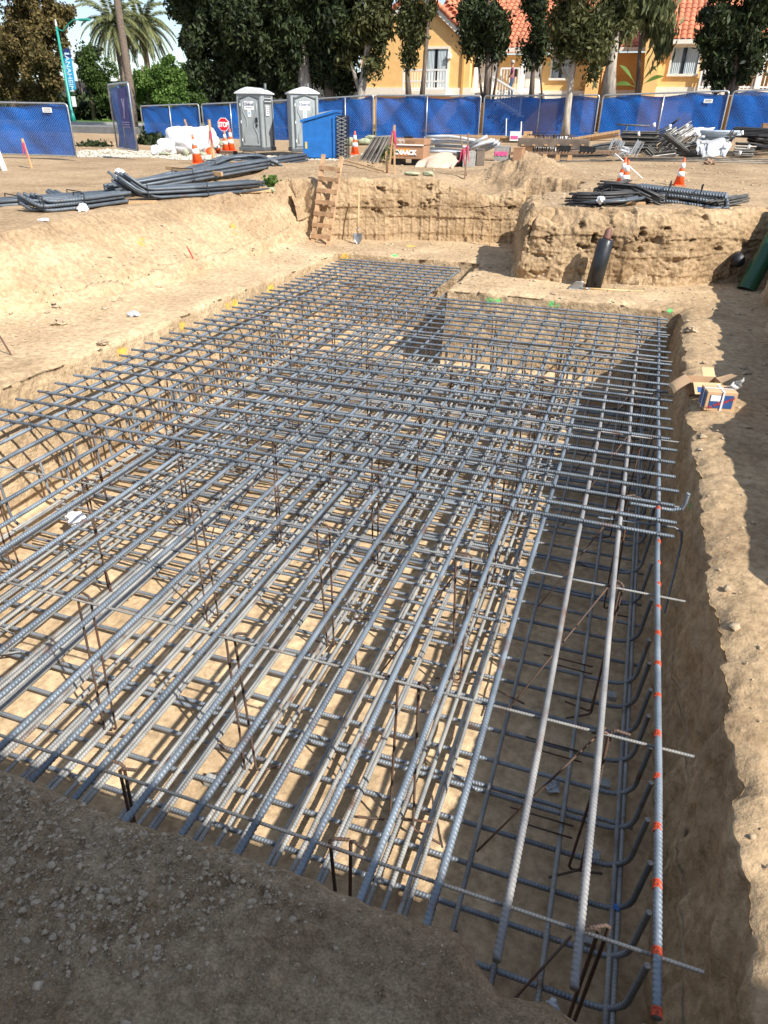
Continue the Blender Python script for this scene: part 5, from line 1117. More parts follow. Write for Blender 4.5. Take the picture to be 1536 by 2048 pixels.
q = hb(1310, 168); text('house_number', '6', 0.62, M_NUM, H2, Matrix.Translation((q.x, -0.03, q.z)) @ FACE_FRONT, 0.01)
MB().box(((a.x + b.x) / 2, -0.03, hb(1340, 184).z), (b.x - a.x, 0.10, 0.45)).build('trim_band', M_TRIM, H2)
pz0, pz1 = hb(1450, 178).z, hb(1450, 134).z
MB().box(((b.x + far_x) / 2, 0.9, pz0 - 0.15), (far_x - b.x, 2.6, 0.3)).build('porch_floor', M_TRIM, H2)
railing(H2, b.x + 0.05, hb(1440, 160).x, pz0, pz1, -0.3, 'porch_rail', 0.16)
railing(H2, hb(1440, 160).x + 0.1, hb(1560, 160).x, pz0, hb(1480, 120).z, -0.3, 'porch_rail', 0.18)
MB().box((hb(1520, 140).x, -0.3, (pz0 + e2) / 2), (0.25, 0.25, e2 - pz0)).build('porch_post', M_WHITE, H2)
MB().box(((hb(1415, 150).x + hb(1440, 150).x) / 2, 2.15, (pz0 + e2) / 2 - 0.2), (1.3, 0.1, e2 - pz0 - 0.5)).build('door', M_WHITE, H2)

# ------------------------------------------------------------------ teal street lamp with banner
Y = 47.6; b0 = on_y(151, 266, Y); b0.z = zr + 0.15; top = on_y(113, 54, Y) - b0
M_TEAL = mat('teal_paint', (0.02, 0.28, 0.22), 0.4, var=0.08)
L1 = thing('street_lamp', 'teal street lamp with curved arm and hanging city banner', 'street lamp', b0)
MB().tube([(0, 0, 0), (0, 0, 0.5), tuple(top * 0.1), tuple(top)], [0.22, 0.15, 0.11, 0.075], 10).build('pole', M_TEAL, L1, True)
MB().lathe([(0.05, 0), (0.08, 0.1), (0.05, 0.3), (0.01, 0.45)], 8, tuple(top)).build('finial', M_WHITE, L1, True)
e_ = on_y(160, 39, Y) - b0; c_ = on_y(135, 50, Y) - b0
MB().tube([tuple(top - Vector((0, 0, 0.1))), tuple(top + Vector((0.5, 0, -0.25))), tuple(c_), tuple(on_y(147, 40, Y) - b0), tuple(e_)], 0.045, 7).build('arm', M_TEAL, L1, True)
MB().box(tuple(e_ + Vector((0.35, 0, -0.02))), (0.8, 0.3, 0.14)).build('lamp_head', M_TEAL, L1, bevel=0.04)
u0, u1 = on_y(125.5, 101, Y) - b0, on_y(137.5, 178, Y) - b0
M_BAN1 = mat('navy_banner', (0.015, 0.03, 0.14), 0.6); M_BAN2 = mat('sky_blue_banner', (0.03, 0.35, 0.60), 0.6, var=0.1); M_BANT = mat('banner_text', (0.60, 0.78, 0.85), 0.6)
wv = 0.62
tl_, bl_ = on_y(126, 100, Y) - b0, on_y(138, 179, Y) - b0; dn = bl_ - tl_
mid = tl_ + dn * 0.2
bn = MB().prism([(tl_.x, tl_.z), (tl_.x + wv * 0.5, tl_.z + 0.12), (tl_.x + wv, tl_.z), (mid.x + wv, mid.z), (mid.x, mid.z)], -0.02, 0.0).build('banner_top', M_BAN1, L1)
b2 = MB().prism([(mid.x, mid.z - 0.005), (mid.x + wv, mid.z - 0.005), (bl_.x + wv, bl_.z), (bl_.x, bl_.z)], -0.02, 0.0).build('banner', M_BAN2, L1)
ang = math.atan2(dn.x, -dn.z)
mc = (mid + bl_) / 2 + Vector((wv * 0.42, -0.03, 0))
text('banner_lettering', 'ANAHEIM', 0.50, M_BANT, b2, Matrix.Translation(mc) @ FACE_FRONT @ Matrix.Rotation(-math.pi / 2 + ang, 4, 'Z'), 0.003, 0.01)
text('banner_lettering', 'The', 0.12, M_BANT, bn, Matrix.Translation(((tl_.x + wv * 0.35), -0.03, tl_.z - 0.18)) @ FACE_FRONT, 0.003)
MB().box(((mid.x + wv * 0.5), -0.03, mid.z + 0.25), (0.42, 0.006, 0.10)).build('print_line', M_BANT, bn)
for z, q in ((0.02, tl_), (0.0, bl_)): MB().beam(q + Vector((-0.12, 0, 0.02)), q + Vector((wv, 0, 0.02)), 0.03, 0.03).build('banner_arm', M_TEAL, L1)
sg = on_y(144.5, 203, Y) - b0
MB().box(tuple(sg + Vector((0.18, -0.05, 0))), (0.36, 0.02, 0.65)).build('parking_sign', M_WHITE, L1)

# person on the stairs
def person():
    p0 = on_y(1021, 196, HY - 0.95); t = thing('person', 'person in dark pink top and jeans walking down the white stairs', 'person', p0, math.radians(-75))
    M_SK = mat('skin', (0.42, 0.24, 0.16), 0.6, var=0.05); M_TOPC = mat('plum_top', (0.30, 0.10, 0.14), 0.8); M_JEAN = mat('blue_jeans', (0.05, 0.09, 0.18), 0.85); M_HAIR = mat('grey_cap', (0.42, 0.38, 0.34), 0.8)
    J = {'pel': (0, 0, 0.93), 'ch': (0, -0.03, 1.30), 'nk': (0, -0.04, 1.47), 'hd': (0, -0.07, 1.62), 'hd2': (0, -0.06, 1.70),
         'sl': (0.18, -0.03, 1.40), 'el': (0.23, 0.02, 1.14), 'hl': (0.22, -0.16, 0.96), 'sr': (-0.18, -0.03, 1.40), 'er': (-0.23, -0.02, 1.14), 'hr': (-0.20, -0.22, 0.98),
         'ql': (0.09, 0, 0.86), 'kl': (0.10, -0.16, 0.50), 'al': (0.10, -0.10, 0.09), 'tl': (0.10, -0.24, 0.03), 'qr': (-0.09, 0, 0.86), 'kr': (-0.10, 0.0, 0.46), 'ar': (-0.10, 0.14, 0.09), 'tr': (-0.10, 0.02, 0.03)}
    Rr = {'pel': .15, 'ch': .155, 'nk': .055, 'hd': .09, 'hd2': .075, 'sl': .065, 'el': .042, 'hl': .034, 'sr': .065, 'er': .042, 'hr': .034, 'ql': .095, 'kl': .065, 'al': .045, 'tl': .035, 'qr': .095, 'kr': .065, 'ar': .045, 'tr': .035}
    E = [('pel', 'ch'), ('ch', 'nk'), ('nk', 'hd'), ('hd', 'hd2'), ('ch', 'sl'), ('sl', 'el'), ('el', 'hl'), ('ch', 'sr'), ('sr', 'er'), ('er', 'hr'), ('pel', 'ql'), ('ql', 'kl'), ('kl', 'al'), ('al', 'tl'), ('pel', 'qr'), ('qr', 'kr'), ('kr', 'ar'), ('ar', 'tr')]
    ks = list(J); me = bpy.data.meshes.new('body'); me.from_pydata([J[k] for k in ks], [(ks.index(a), ks.index(b)) for a, b in E], [])
    o = link('body', me, t); sk = o.modifiers.new('skin', 'SKIN')
    for i, k in enumerate(ks): me.skin_vertices[0].data[i].radius = (Rr[k],) * 2; me.skin_vertices[0].data[i].use_root = (k == 'pel')
    sb = o.modifiers.new('sub', 'SUBSURF'); sb.levels = 1; sb.render_levels = 1
    dg = bpy.context.evaluated_depsgraph_get(); m2 = bpy.data.meshes.new_from_object(o.evaluated_get(dg)); o.modifiers.clear(); o.data = m2; m2.name = 'body'
    m2.materials.clear(); [m2.materials.append(x) for x in (M_SK, M_TOPC, M_JEAN)]
    for p in m2.polygons:
        c = p.center; p.use_smooth = True
        p.material_index = 2 if c.z < 0.93 else (1 if (c.z < 1.45 and not (abs(c.x) > 0.19 and c.z < 1.22)) else 0)
    MB().lathe([(0.0, 0.12), (0.06, 0.11), (0.10, 0.06), (0.11, 0.0), (0.10, -0.05)][::-1], 12, (0, -0.05, 1.68)).build('hair', M_HAIR, t, True)
    bp_ = MB().box((0, 0.17, 1.2), (0.28, 0.14, 0.38)).build('backpack', M_BLACK, t, bevel=0.04)
person()

# ------------------------------------------------------------------ things on the grade
def hgt(px, ytop, P): return on_y(px, ytop, P.y).z - P.z
def P_(px, py): return ground_at(px, py)
M_CONE = mat('orange_cone', (0.85, 0.11, 0.02), 0.5, var=0.10); M_COLLAR = mat('white_reflective_collar', (0.80, 0.79, 0.77), 0.45, var=0.06)
def cone(px, py, top, label, lean=(0, 0), lift=0.0, bands=2, base=True):
    P = P_(px, py); h = hgt(px, top, P); P.z += lift; s = h / 0.90
    t = thing('traffic_cone', label, 'traffic cone', P, random.uniform(0, 1), 'orange traffic cones with white bands', rot=(lean[1], lean[0], 0.3))
    rad = lambda z: (0.185 - 0.155 * z / 0.88) * s
    if base: MB().box((0, 0, 0.018 * s), (0.40 * s, 0.40 * s, 0.036 * s)).build('base', M_CONE if bands else M_BLACK, t, bevel=0.01)
    MB().lathe([(rad(0.03), 0.03 * s), (rad(0.5), 0.5 * s), (rad(0.88), 0.88 * s), (rad(0.88) * 0.7, 0.90 * s)], 20).build('body', M_CONE, t, True)
    for z0, z1 in ((0.30, 0.46), (0.56, 0.74))[:bands]:
        MB().lathe([(rad(z0) + 0.004, z0 * s), (rad(z1) + 0.004, z1 * s)], 20).build('collar', M_COLLAR, t, True)
    return t, h
cone(396, 327, 268, 'traffic cone leaning left in front of the white sacks', (-0.10, 0.04))
cone(437, 306, 276, 'short traffic cone right beside the white sacks')
for k in range(4): pass
cone(452, 303, 261, 'traffic cone under the stop paddle')
cone(463, 302, 257, 'traffic cone behind the stop paddle cone, nearest the toilets')
cone(710, 309, 262, 'traffic cone right of the blue dumpster')
cone(1239, 377, 314, 'rear one of the two traffic cones behind the dark stirrup bundle', (0.05, 0))
cone(1247, 381, 319, 'front one of the two traffic cones behind the dark stirrup bundle')
cone(1357, 371, 315, 'lone traffic cone on the right above the bent bar bundle', (0.03, 0))
P = P_(424, 311); t = thing('orange_bucket', 'orange red bucket lying by the white sacks', 'bucket', P, 0.5, rot=(math.radians(70), 0, 0.4)); s = mpp(P)
MB().lathe([(7 * s, 0), (9 * s, 18 * s), (9.5 * s, 18 * s), (9.5 * s, 19 * s)], 14).build('shell', M_CONE, t, True); MB().tube([(9 * s * math.cos(a), 9 * s * math.sin(a), 20 * s) for a in np.linspace(0, 2 * math.pi, 13)], 0.01, 5).build('rim', M_CONE, t)
# stacked cone bases
P = P_(458, 311); t = thing('plate_stack', 'low stack of worn rubber cone bases under the two cones', 'rubber bases', P, 0.1)
for k in range(5): MB().box((random.uniform(-.02, .02), random.uniform(-.02, .02), 0.02 + 0.035 * k), (0.62, 0.42, 0.03)).build('plate', M_OLDWOOD, t, bevel=0.005)
# stop paddle
P = on_y(447, 249, 27.6); P.z -= 0.0; s = mpp(P); t = thing('stop_paddle', 'red octagonal stop paddle with white border stuck in a cone', 'stop sign', P, math.radians(12)); R = 12.6 * s
M_RED = mat('sign_red', (0.62, 0.01, 0.025), 0.4, var=0.04)
oc = lambda r: [(r * math.cos(math.pi / 8 + k * math.pi / 4), r * math.sin(math.pi / 8 + k * math.pi / 4)) for k in range(8)]
MB().prism(oc(R), -0.008, 0.008).build('border', M_WHITE, t); fc = MB().prism(oc(R * 0.92), -0.013, -0.009).build('face', M_RED, t)
text('lettering', 'STOP', R * 0.80, M_WHITE, fc, Matrix.Translation((0, -0.018, -0.01)) @ FACE_FRONT @ Matrix.Diagonal((0.82, 1.15, 1, 1)), 0.002, 0.008)
MB().tube([(0, 0.01, -R), (0.08, 0.01, -R - 0.45)], 0.02, 6).build('handle', M_WOOD, t)
# white sacks
M_SACK = mat('white_woven_sack', (0.74, 0.74, 0.75), 0.7, var=0.05, scale=8, bump=0.1)
def sack(px, pbase, wpx, top, label, seed, rz=0.0, depth=0.8, m=M_SACK, square=2.8, folds=0.07, group='white bulk sacks'):
    P = P_(px, pbase); s = mpp(P); w = wpx * s; h = hgt(px, top, P); t = MB()
    nu, nv = 44, 26; ex = 2.0 / square
    def fn(u, v):
        a = u * 2 * math.pi; b = (v - 0.5) * math.pi; se = lambda x: math.copysign(abs(x) ** ex, x)
        x, y, z = se(math.cos(b)) * se(math.cos(a)), se(math.cos(b)) * se(math.sin(a)), se(math.sin(b))
        n = float(vnoise(x * 1.6 + seed * 5, y * 1.6, z * 1.6, seed)); f = abs(float(vnoise(x * 3.3 + z * 2, y * 3.3, z * 1.4 + seed, seed + 1)))
        k = 1 + 0.22 * n - folds * 2.2 * (1 - f) ** 4
        return (x * w / 2 * k, y * w / 2 * depth * k, max(0.0, (z * k + 0.98) * h / 2))
    o = t.grid(fn, nu, nv).build('bulk_sack', m, None, True, fix=False); o.location = P; o.rotation_euler = (0, 0, rz); return tag(o, label, 'sack', group)
sack(372, 309, 72, 250, 'biggest white bulk sack behind the leaning cone', 1, 0.2)
sack(418, 307, 40, 252, 'white bulk sack behind the wooden stake', 2, 0.1)
sack(336, 310, 34, 278, 'slumped white sack left of the biggest sack', 3, 0.3)
sack(314, 311, 20, 290, 'small grey white sack at the left end of the sacks', 4, 0.3)
M_SB = mat('pale_green_sandbag', (0.34, 0.36, 0.24), 0.9, var=0.15, scale=9, bump=0.3)
for i, (px, pb, w, tp, lb) in enumerate([(331, 312, 26, 303, 'leftmost sandbag at the foot of the white sacks'), (372, 313, 16, 299, 'round sandbag at the foot of the biggest white sack'), (405, 312, 22, 304, 'flat sandbag between leaning cone and stake'), (442, 292, 16, 282, 'sandbag tucked behind the short cone'),
        (700, 291, 26, 275, 'leftmost green sandbag beside the dumpster rack'), (728, 290, 28, 276, 'green sandbag right behind the dumpster cone'), (750, 289, 26, 277, 'green sandbag left of the leaning plates'), (742, 279, 26, 270, 'upper green sandbag on the row by the plates'),
        (824, 351, 34, 343, 'pale sandbag half sunk in the crest right of the survey stakes'), (857, 352, 24, 342, 'pale rounded sandbag at the right end of the crest'), (541, 384, 20, 374, 'pale sandbag by the green weed at the bundle end'), (867, 302, 14, 292, 'small sandbag behind the tool chest')]):
    sack(px, pb, w, tp, lb, 10 + i, random.uniform(-.3, .3), 0.6, M_SB, 2.2, 0.02, 'pale green sandbags')

# stakes and laths
def stake(a, b, w, label, m=M_WOOD, ribbon=None, name='survey_stake', group='wooden survey stakes', cat='stake', d=None):
    P = P_(*b); top = on_y(a[0], a[1], P.y + (d or 0.0)); s = mpp(P); t = thing(name, label, cat, P, 0, group); v = top - P
    MB().beam((0, 0, -0.05), tuple(v), w * s, w * s * 0.45).build('lath', m, t)
    if ribbon:
        q = v * ribbon; 
        MB().tube([q, q + Vector((0.02, -0.03, 0.05)), q + Vector((0.05, -0.04, -0.18)), q + Vector((0.09, -0.03, -0.36))], [0.02, 0.026, 0.018, 0.006], 4).build('ribbon', M_FLAG, t)
        MB().tube([q + Vector((-0.03, -0.02, 0.03)), q + Vector((-0.06, -0.02, -0.2)), q + Vector((-0.10, -0.02, -0.3))], [0.02, 0.015, 0.006], 4).build('ribbon', M_FLAG, t)
    return t
stake((44, 277), (64, 337), 5, 'wooden stake with pink ribbon before the near left fence panel', ribbon=0.8)
stake((369, 239), (384, 285), 4, 'leaning dark stake rising behind the leaning cone', M_OLDWOOD, d=0.3)
stake((418, 239), (428, 331), 6, 'wooden stake with short pink ribbon before the white sacks', ribbon=0.72)
stake((425, 298), (429, 331), 8, 'short wide stake driven beside the ribboned stake')
stake((789, 250), (777, 346), 6, 'long left leg of the survey stake group near the tool chest', ribbon=0.85)
stake((789, 252), (789, 347), 5, 'upright stake with pink ribbon before the tool chest', ribbon=0.83)
stake((773, 302), (774, 345), 6, 'short stake left of the survey stake group')
stake((921, 270), (934, 352), 4, 'left leaning brown stake with pink ribbon before the steel forms', M_OLDWOOD, ribbon=0.62)
stake((937, 266), (929, 359), 4.5, 'right one of the two crossed brown stakes with pink ribbon', M_OLDWOOD, ribbon=0.68)
stake((979, 425), (980, 492), 5, 'pale wooden lath standing in the deep recess', name='wooden_lath')
stake((-6, 300), (10, 341), 9, 'white painted board end at the left frame edge', M_WHITE, name='white_board', group=None)
stake((1013, 237), (1012, 282), 3, 'thin white post left of the box on the form rack', M_WHITE, name='white_post', group='white posts by the form rack')
stake((1043, 243), (1041, 285), 3.5, 'white post with dark top behind the form rack box', M_WHITE, name='white_post', group='white posts by the form rack')
def lumber(a, b, w, h, label, m=M_WOODH, za=0.0, zb=0.0, name='timber_board', group='loose timber boards', Y=None, thick=None):
    A = P_(*a) if Y is None else on_y(a[0], a[1], Y); B = P_(*b) if Y is None else on_y(b[0], b[1], Y); A.z += za; B.z += zb
    s = mpp(A); c = (A + B) / 2; o = MB().box((0, 0, 0), ((B - A).length, w * s if thick is None else thick, h * s)).build(name, m, None, bevel=0.004)
    o.location = c; o.rotation_euler = (B - A).to_track_quat('X', 'Z').to_euler(); return tag(o, label, 'board', group)
lumber((335, 354), (446, 366), 5, 7, 'long board lying across the rebar at the left', za=0.22, zb=0.2)
lumber((463, 339), (514, 346), 7, 9, 'short yellow block under the upper rebar bundle', za=0.15, zb=0.12)
lumber((232, 408), (315, 407), 9, 6, 'flat timber block under the middle of the left bundle', za=0.03, zb=0.03)
lumber((488, 386), (546, 384), 10, 6, 'flat timber block under the right end of the left bundle', za=0.04, zb=0.04)
lumber((690, 330), (770, 347), 3, 3, 'thin yellow lath lying on the crest from ladder to stakes', za=0.12, zb=0.05)
lumber((1240, 409), (1290, 410), 6, 5, 'broken board under the dark stirrup bundle', za=0.03, zb=0.03)
lumber((1296, 402), (1356, 408), 6, 8, 'grey timber block under the bent bar bundle', M_OLDWOOD, za=0.05, zb=0.05)
FYs = 34.2
for i, (a, b, lb) in enumerate([((880, 271), (1010, 274), 'long plank against the fence above the grey conduits'), ((985, 274), (1140, 277), 'long plank behind the form rack box'), ((1000, 279), (1100, 281), 'second plank under the long one behind the rack'),
                                ((1150, 277), (1240, 262), 'upper slanting plank beside the stake pile'), ((1150, 280), (1240, 266), 'middle slanting plank beside the stake pile'), ((1160, 281), (1240, 272), 'lower slanting plank beside the stake pile'), ((1142, 283), (1170, 288), 'short plank on the end of the form rack')]):
    lumber(a, b, 6, 4.5, lb, Y=FYs + 0.05 * i, thick=0.12)

# tool chest
M_TAN = mat('tan_steel_chest', (0.36, 0.20, 0.11), 0.5, var=0.08); M_ORG = mat('orange_label', (0.85, 0.28, 0.04), 0.5)
P = P_(812, 331); sc = mpp(P); W = 71 * sc; t = thing('tool_chest', 'tan steel job site chest on dark skids behind the survey stakes', 'tool chest', P, math.radians(2)); zt = hgt(812, 277, P); zm = hgt(812, 291, P); zl = hgt(812, 318, P)
MB().box((0, 0.4, (zl + zm) / 2), (W, 0.8, zm - zl)).build('body', M_TAN, t, bevel=0.015)
MB().box((0, 0.4, (zm + zt) / 2 + 0.01), (W + 0.03, 0.84, zt - zm - 0.02)).build('lid', M_TAN, t, bevel=0.015)
for x in (-W * 0.33, W * 0.28): MB().box((x, 0.4, zl / 2), (0.35, 0.6, zl)).build('skid', M_BLACK, t)
MB().box((0, -0.02, zm + 0.02), (W * 0.98, 0.03, 0.035)).build('lid_seam', M_WHITE, t); MB().box((-0.05, 0.4, zt + 0.03), (0.25, 0.2, 0.05)).build('lid_handle', M_BLACK, t)
MB().box((-W * 0.08, -0.008, (zl + zm) / 2 + 0.0), (W * 0.36, 0.008, 0.20)).build('orange_label', M_ORG, t)
text('lettering', 'KNAACK', 0.18, M_WHITE, t, Matrix.Translation((-W * 0.04, -0.02, zm - 0.20)) @ FACE_FRONT, 0.006, 0.012)
MB().box((-W * 0.16, -0.03, (zm + zt) / 2), (W * 0.2, 0.006, 0.13)).build('lid_sticker', M_WHITE, t)
text('lettering', 'GLXU', 0.11, M_TAN, t, Matrix.Translation((-W * 0.16, -0.04, (zm + zt) / 2)) @ FACE_FRONT, 0.003, 0.006); text('lettering', '52741', 0.12, M_OLDWOOD, t, Matrix.Translation((W * 0.12, -0.03, (zm + zt) / 2)) @ FACE_FRONT, 0.003)
# leaning plates
P = P_(752, 322); t = thing('leaning_plates', 'stack of grey plates leaning left of the tan chest', 'steel plates', P, 0.1); M_PL = mat('grey_plate', (0.25, 0.23, 0.21), 0.7, var=0.25, objvar=0.2)
for k in range(8): MB().box((0, 0, 0), (0.035, 0.5, 0.78), Matrix.Rotation(math.radians(36 - k), 3, 'Y')).build('plate', M_PL, t).location = (-0.22 + 0.065 * k, 0.1 * (k % 2), 0.30)
# grey conduits
M_STK = mat('dull_steel_stakes', (0.12, 0.115, 0.105), 0.6, 0.3, var=0.3, objvar=0.4)
M_CND = mat('grey_conduit', (0.42, 0.44, 0.46), 0.45, var=0.08, objvar=0.12)
P = P_(930, 322); YC_ = P.y + 1.2
def tubes(name, label, cat, paths, rpx, m, Y, pname, jitter=0.0, dy=0.12, n=8):
    b0 = on_y(*paths[0][0], Y); t = thing(name, label, cat, b0)
    for i, p in enumerate(paths):
        pts = [Vector(on_y(x, y, Y + (i % 4) * dy)) - b0 for x, y in p]
        if len(pts) > 2:
            q = []
            for a, b_, c in zip(pts, pts[1:], pts[2:]): q += [a.lerp(b_, 0.5), a.lerp(b_, 0.8).lerp(b_.lerp(c, 0.2), 0.5)]
            pts = [pts[0]] + q + [pts[-2].lerp(pts[-1], 0.5), pts[-1]]
        s = mpp(b0); MB().tube(pts, rpx * s, n).build(pname, m, t, True)
    return t
tubes('conduit_pile', 'heap of thick curved grey conduits against the blue fence', 'conduits', [[(852, 274), (900, 272), (950, 281)], [(848, 291), (900, 280), (950, 288), (985, 283)], [(853, 297), (880, 298), (940, 304)], [(870, 291), (920, 292), (960, 300)], [(856, 303), (900, 303), (925, 306)], [(870, 282), (910, 284), (960, 286)], [(848, 276), (880, 283), (930, 284)], [(880, 308), (930, 308), (960, 304)]], 2.9, M_CND, YC_, 'conduit')
tubes('conduit_pile', 'cut pale conduits pointing up to the right beside the form boxes', 'conduits', [[(938, 292), (975, 272)], [(945, 297), (985, 279)], [(955, 300), (997, 283)], [(965, 303), (1000, 287)], [(935, 300), (972, 284)], [(960, 292), (990, 280)]], 3.0, M_CND, YC_ - 0.3, 'conduit')
# tarp
M_TARP = mat('pinkish_tarp', (0.55, 0.40, 0.30), 0.85, var=0.12, scale=4)
P = P_(872, 335); s = mpp(P); zt = hgt(872, 309, P)
def fn(u, v):
    x = (u - 0.5) * 80 * s; y = (1 - v) * 0.0 + v * 1.0; z = zt * math.sin(min(1, v * 1.6) * math.pi / 2) * (0.75 + 0.25 * math.sin(u * 3)); f = float(vnoise(x * 5, v * 2, 0, 5))
    return (x + 0.05 * f, y + 0.13 * f - 0.1, max(0, z * (1 + 0.15 * f) ) * (0.35 + 0.65 * math.sin(math.pi * (0.08 + 0.84 * u)) ** 0.5))
o = MB().grid(fn, 60, 14).build('tarp', M_TARP, None, True, fix=False); o.location = P; tag(o, 'pinkish beige tarp draped over a heap right of the tan chest', 'tarp'); so = o.modifiers.new('thick', 'SOLIDIFY'); so.thickness = 0.01
# steel form boxes
M_FORM = mat('brown_steel_form', (0.17, 0.13, 0.10), 0.7, var=0.3, scale=3); M_FGREY = mat('grey_form', (0.30, 0.29, 0.27), 0.7, var=0.2); M_PINKP = mat('pink_spray', (0.85, 0.10, 0.30), 0.6)
def pbox(px0, px1, ptop, pbot, depth, m, label, name='form_box', cat='form box', rz=0.0, group='steel form boxes', Y=None, open_=False):
    P = P_((px0 + px1) / 2, pbot) if Y is None else on_y((px0 + px1) / 2, pbot, Y); s = mpp(P); w = (px1 - px0) * s; h = hgt((px0 + px1) / 2, ptop, P)
    t = thing(name, label, cat, P, rz, group)
    th = 0.03
    MB().box((0, 0, h / 2), (w, th, h)).build('front_panel', m, t, bevel=0.004); MB().box((0, depth, h / 2), (w, th, h)).build('back_panel', m, t)
    for x in (-w / 2 + th / 2, w / 2 - th / 2): MB().box((x, depth / 2, h / 2), (th, depth - th, h)).build('side_panel', m, t)
    if not open_: MB().box((0, depth / 2, h + 0.01), (w + 0.02, depth + 0.04, 0.025)).build('top_panel', m, t)
    return t, w, h
pbox(914, 925, 306, 333, 0.5, M_BLACK, 'dark narrow form leaning left of the grey box', rz=0.3)
t, w, h = pbox(925, 950, 305, 334, 0.6, M_FGREY, 'grey steel box right behind the crossed stakes', rz=0.35)
t, w, h = pbox(952, 968, 300, 332, 0.6, M_FORM, 'brown box with timber face next to the grey steel box', rz=0.3)
t, w, h = pbox(987, 1015, 294, 322, 0.6, M_FGREY, 'grey steel box with pink spray lettering', rz=0.05)
text('lettering', 'MAIN', 0.17, M_PINKP, t, Matrix.Translation((0.0, -0.03, h * 0.52)) @ FACE_FRONT, 0.003, 0.012)
pbox(1025, 1042, 297, 322, 0.5, M_TAN, 'rust brown plate box left of the timber blocks')
t, w, h = pbox(1019, 1037, 264, 282, 0.5, M_WHITE, 'white box with pink spray on top of the form rack', Y=33.6); MB().box((0, -0.02, h * 0.4), (w * 0.8, 0.006, h * 0.35)).build('spray_mark', M_PINKP, t)
pbox(1046, 1060, 264, 279, 0.4, M_WOOD, 'plain yellow wooden box on the planks', Y=33.9)
# form rack: long brown channel on posts with stirrups and dark plates below
P = P_(1120, 322); t = thing('form_rack', 'long brown steel channel on a low rack full of stirrups and form plates', 'form rack', P); s = mpp(P)
def lx(px, py=300): q = on_y(px, py, P.y) - P; return q.x, q.z
xa, za = lx(1036, 284); xb, zb = lx(1178, 288)
MB().beam((xa, 0.1, za), (xb, 0.1, zb), 0.3, 0.26).build('channel', M_FORM, t, bevel=0.01)
for px in (1046, 1068, 1092, 1117, 1142, 1166): x, z = lx(px, 290); MB().box((x, -0.06, z), (0.09, 0.05, 0.04)).build('clip', M_WOOD, t)
xa, za = lx(1016, 317); xb, zb = lx(1236, 314); MB().beam((xa, 0, 0.18), (xb, 0, 0.30), 0.12, 0.09).build('rail', M_OLDWOOD, t); MB().beam((xa, 1.2, 0.18), (xb, 1.2, 0.30), 0.12, 0.09).build('rail', M_OLDWOOD, t)
for px in (1042, 1065, 1090, 1116, 1140): x, z = lx(px, 315); MB().box((x, 0.0, 0.09), (0.12, 0.3, 0.2)).build('timber_foot', M_WOOD, t)
for k in range(30):
    x, z = lx(1048 + k * 3.1 + random.uniform(-1, 1), 300); h = 0.55
    MB().tube([(x, 0.1, 0.22), (x + random.uniform(-.05, .05), 0.1, 0.22 + h), (x + 0.05, 0.6, 0.22 + h), (x + 0.02, 0.6, 0.22)], 0.012, 5).build('stirrup', M_RUST if k % 3 else M_BLACK, t)
for a, b, zt_ in ((1118, 1142, 296), (1160, 1192, 297)):
    x0, z = lx(a, zt_); x1, _ = lx(b, zt_); MB().box(((x0 + x1) / 2, -0.05, (z + 0.25) / 2 + 0.05), (x1 - x0, 0.06, z - 0.2)).build('form_plate', M_BLACK, t, bevel=0.005)
    for k in range(4): xx = x0 + (x1 - x0) * (k + 0.5) / 4; MB().tube([(xx, -0.12, 0.25), (xx + 0.05, -0.12, z - 0.1)], 0.014, 5).build('stirrup', M_WOOD, t)
for k in range(6): x, z = lx(1041 + 4.2 * k, 310); MB().box((x, 0.15, 0.48), (0.07, 0.25, 0.5)).build('timber_block', M_WOOD, t)
tubes('pipe_bundle', 'white plastic pipes lying under the brown channel', 'pipes', [[(1060, 297), (1112, 295)], [(1060, 302), (1112, 300)], [(1112, 280), (1142, 280)], [(1114, 277), (1138, 275)]], 3.0, M_WHITE, P.y + 0.9, 'pipe')
# long bars lying on the ground in front of the piles
for i, (a, b, lb) in enumerate([((1240, 318), (1545, 321), 'upper grey bar lying below the stake pile'), ((1238, 320), (1545, 325), 'middle grey bar lying below the stake pile'), ((1180, 322), (1545, 329), 'lower grey bar lying below the stake pile'), ((985, 331), (1240, 322), 'thin pale bar lying before the form rack')]):
    A, B = P_(*a), P_(*b); t_ = MB().tube([(0, 0, 0.03), tuple((B - A) * 0.5 + Vector((0, 0, 0.05))), tuple(B - A + Vector((0, 0, 0.03)))], 0.020, 6).build('steel_bar', M_STK, None, True); t_.location = A; tag(t_, lb, 'bar', 'long bars lying before the piles')
crumple('earth_lump', P_(1418, 329), 0.16, M_OLDWOOD, 'brown wooden lump on the ground below the stake pile', 'wood lump', 31, flatten=0.6)

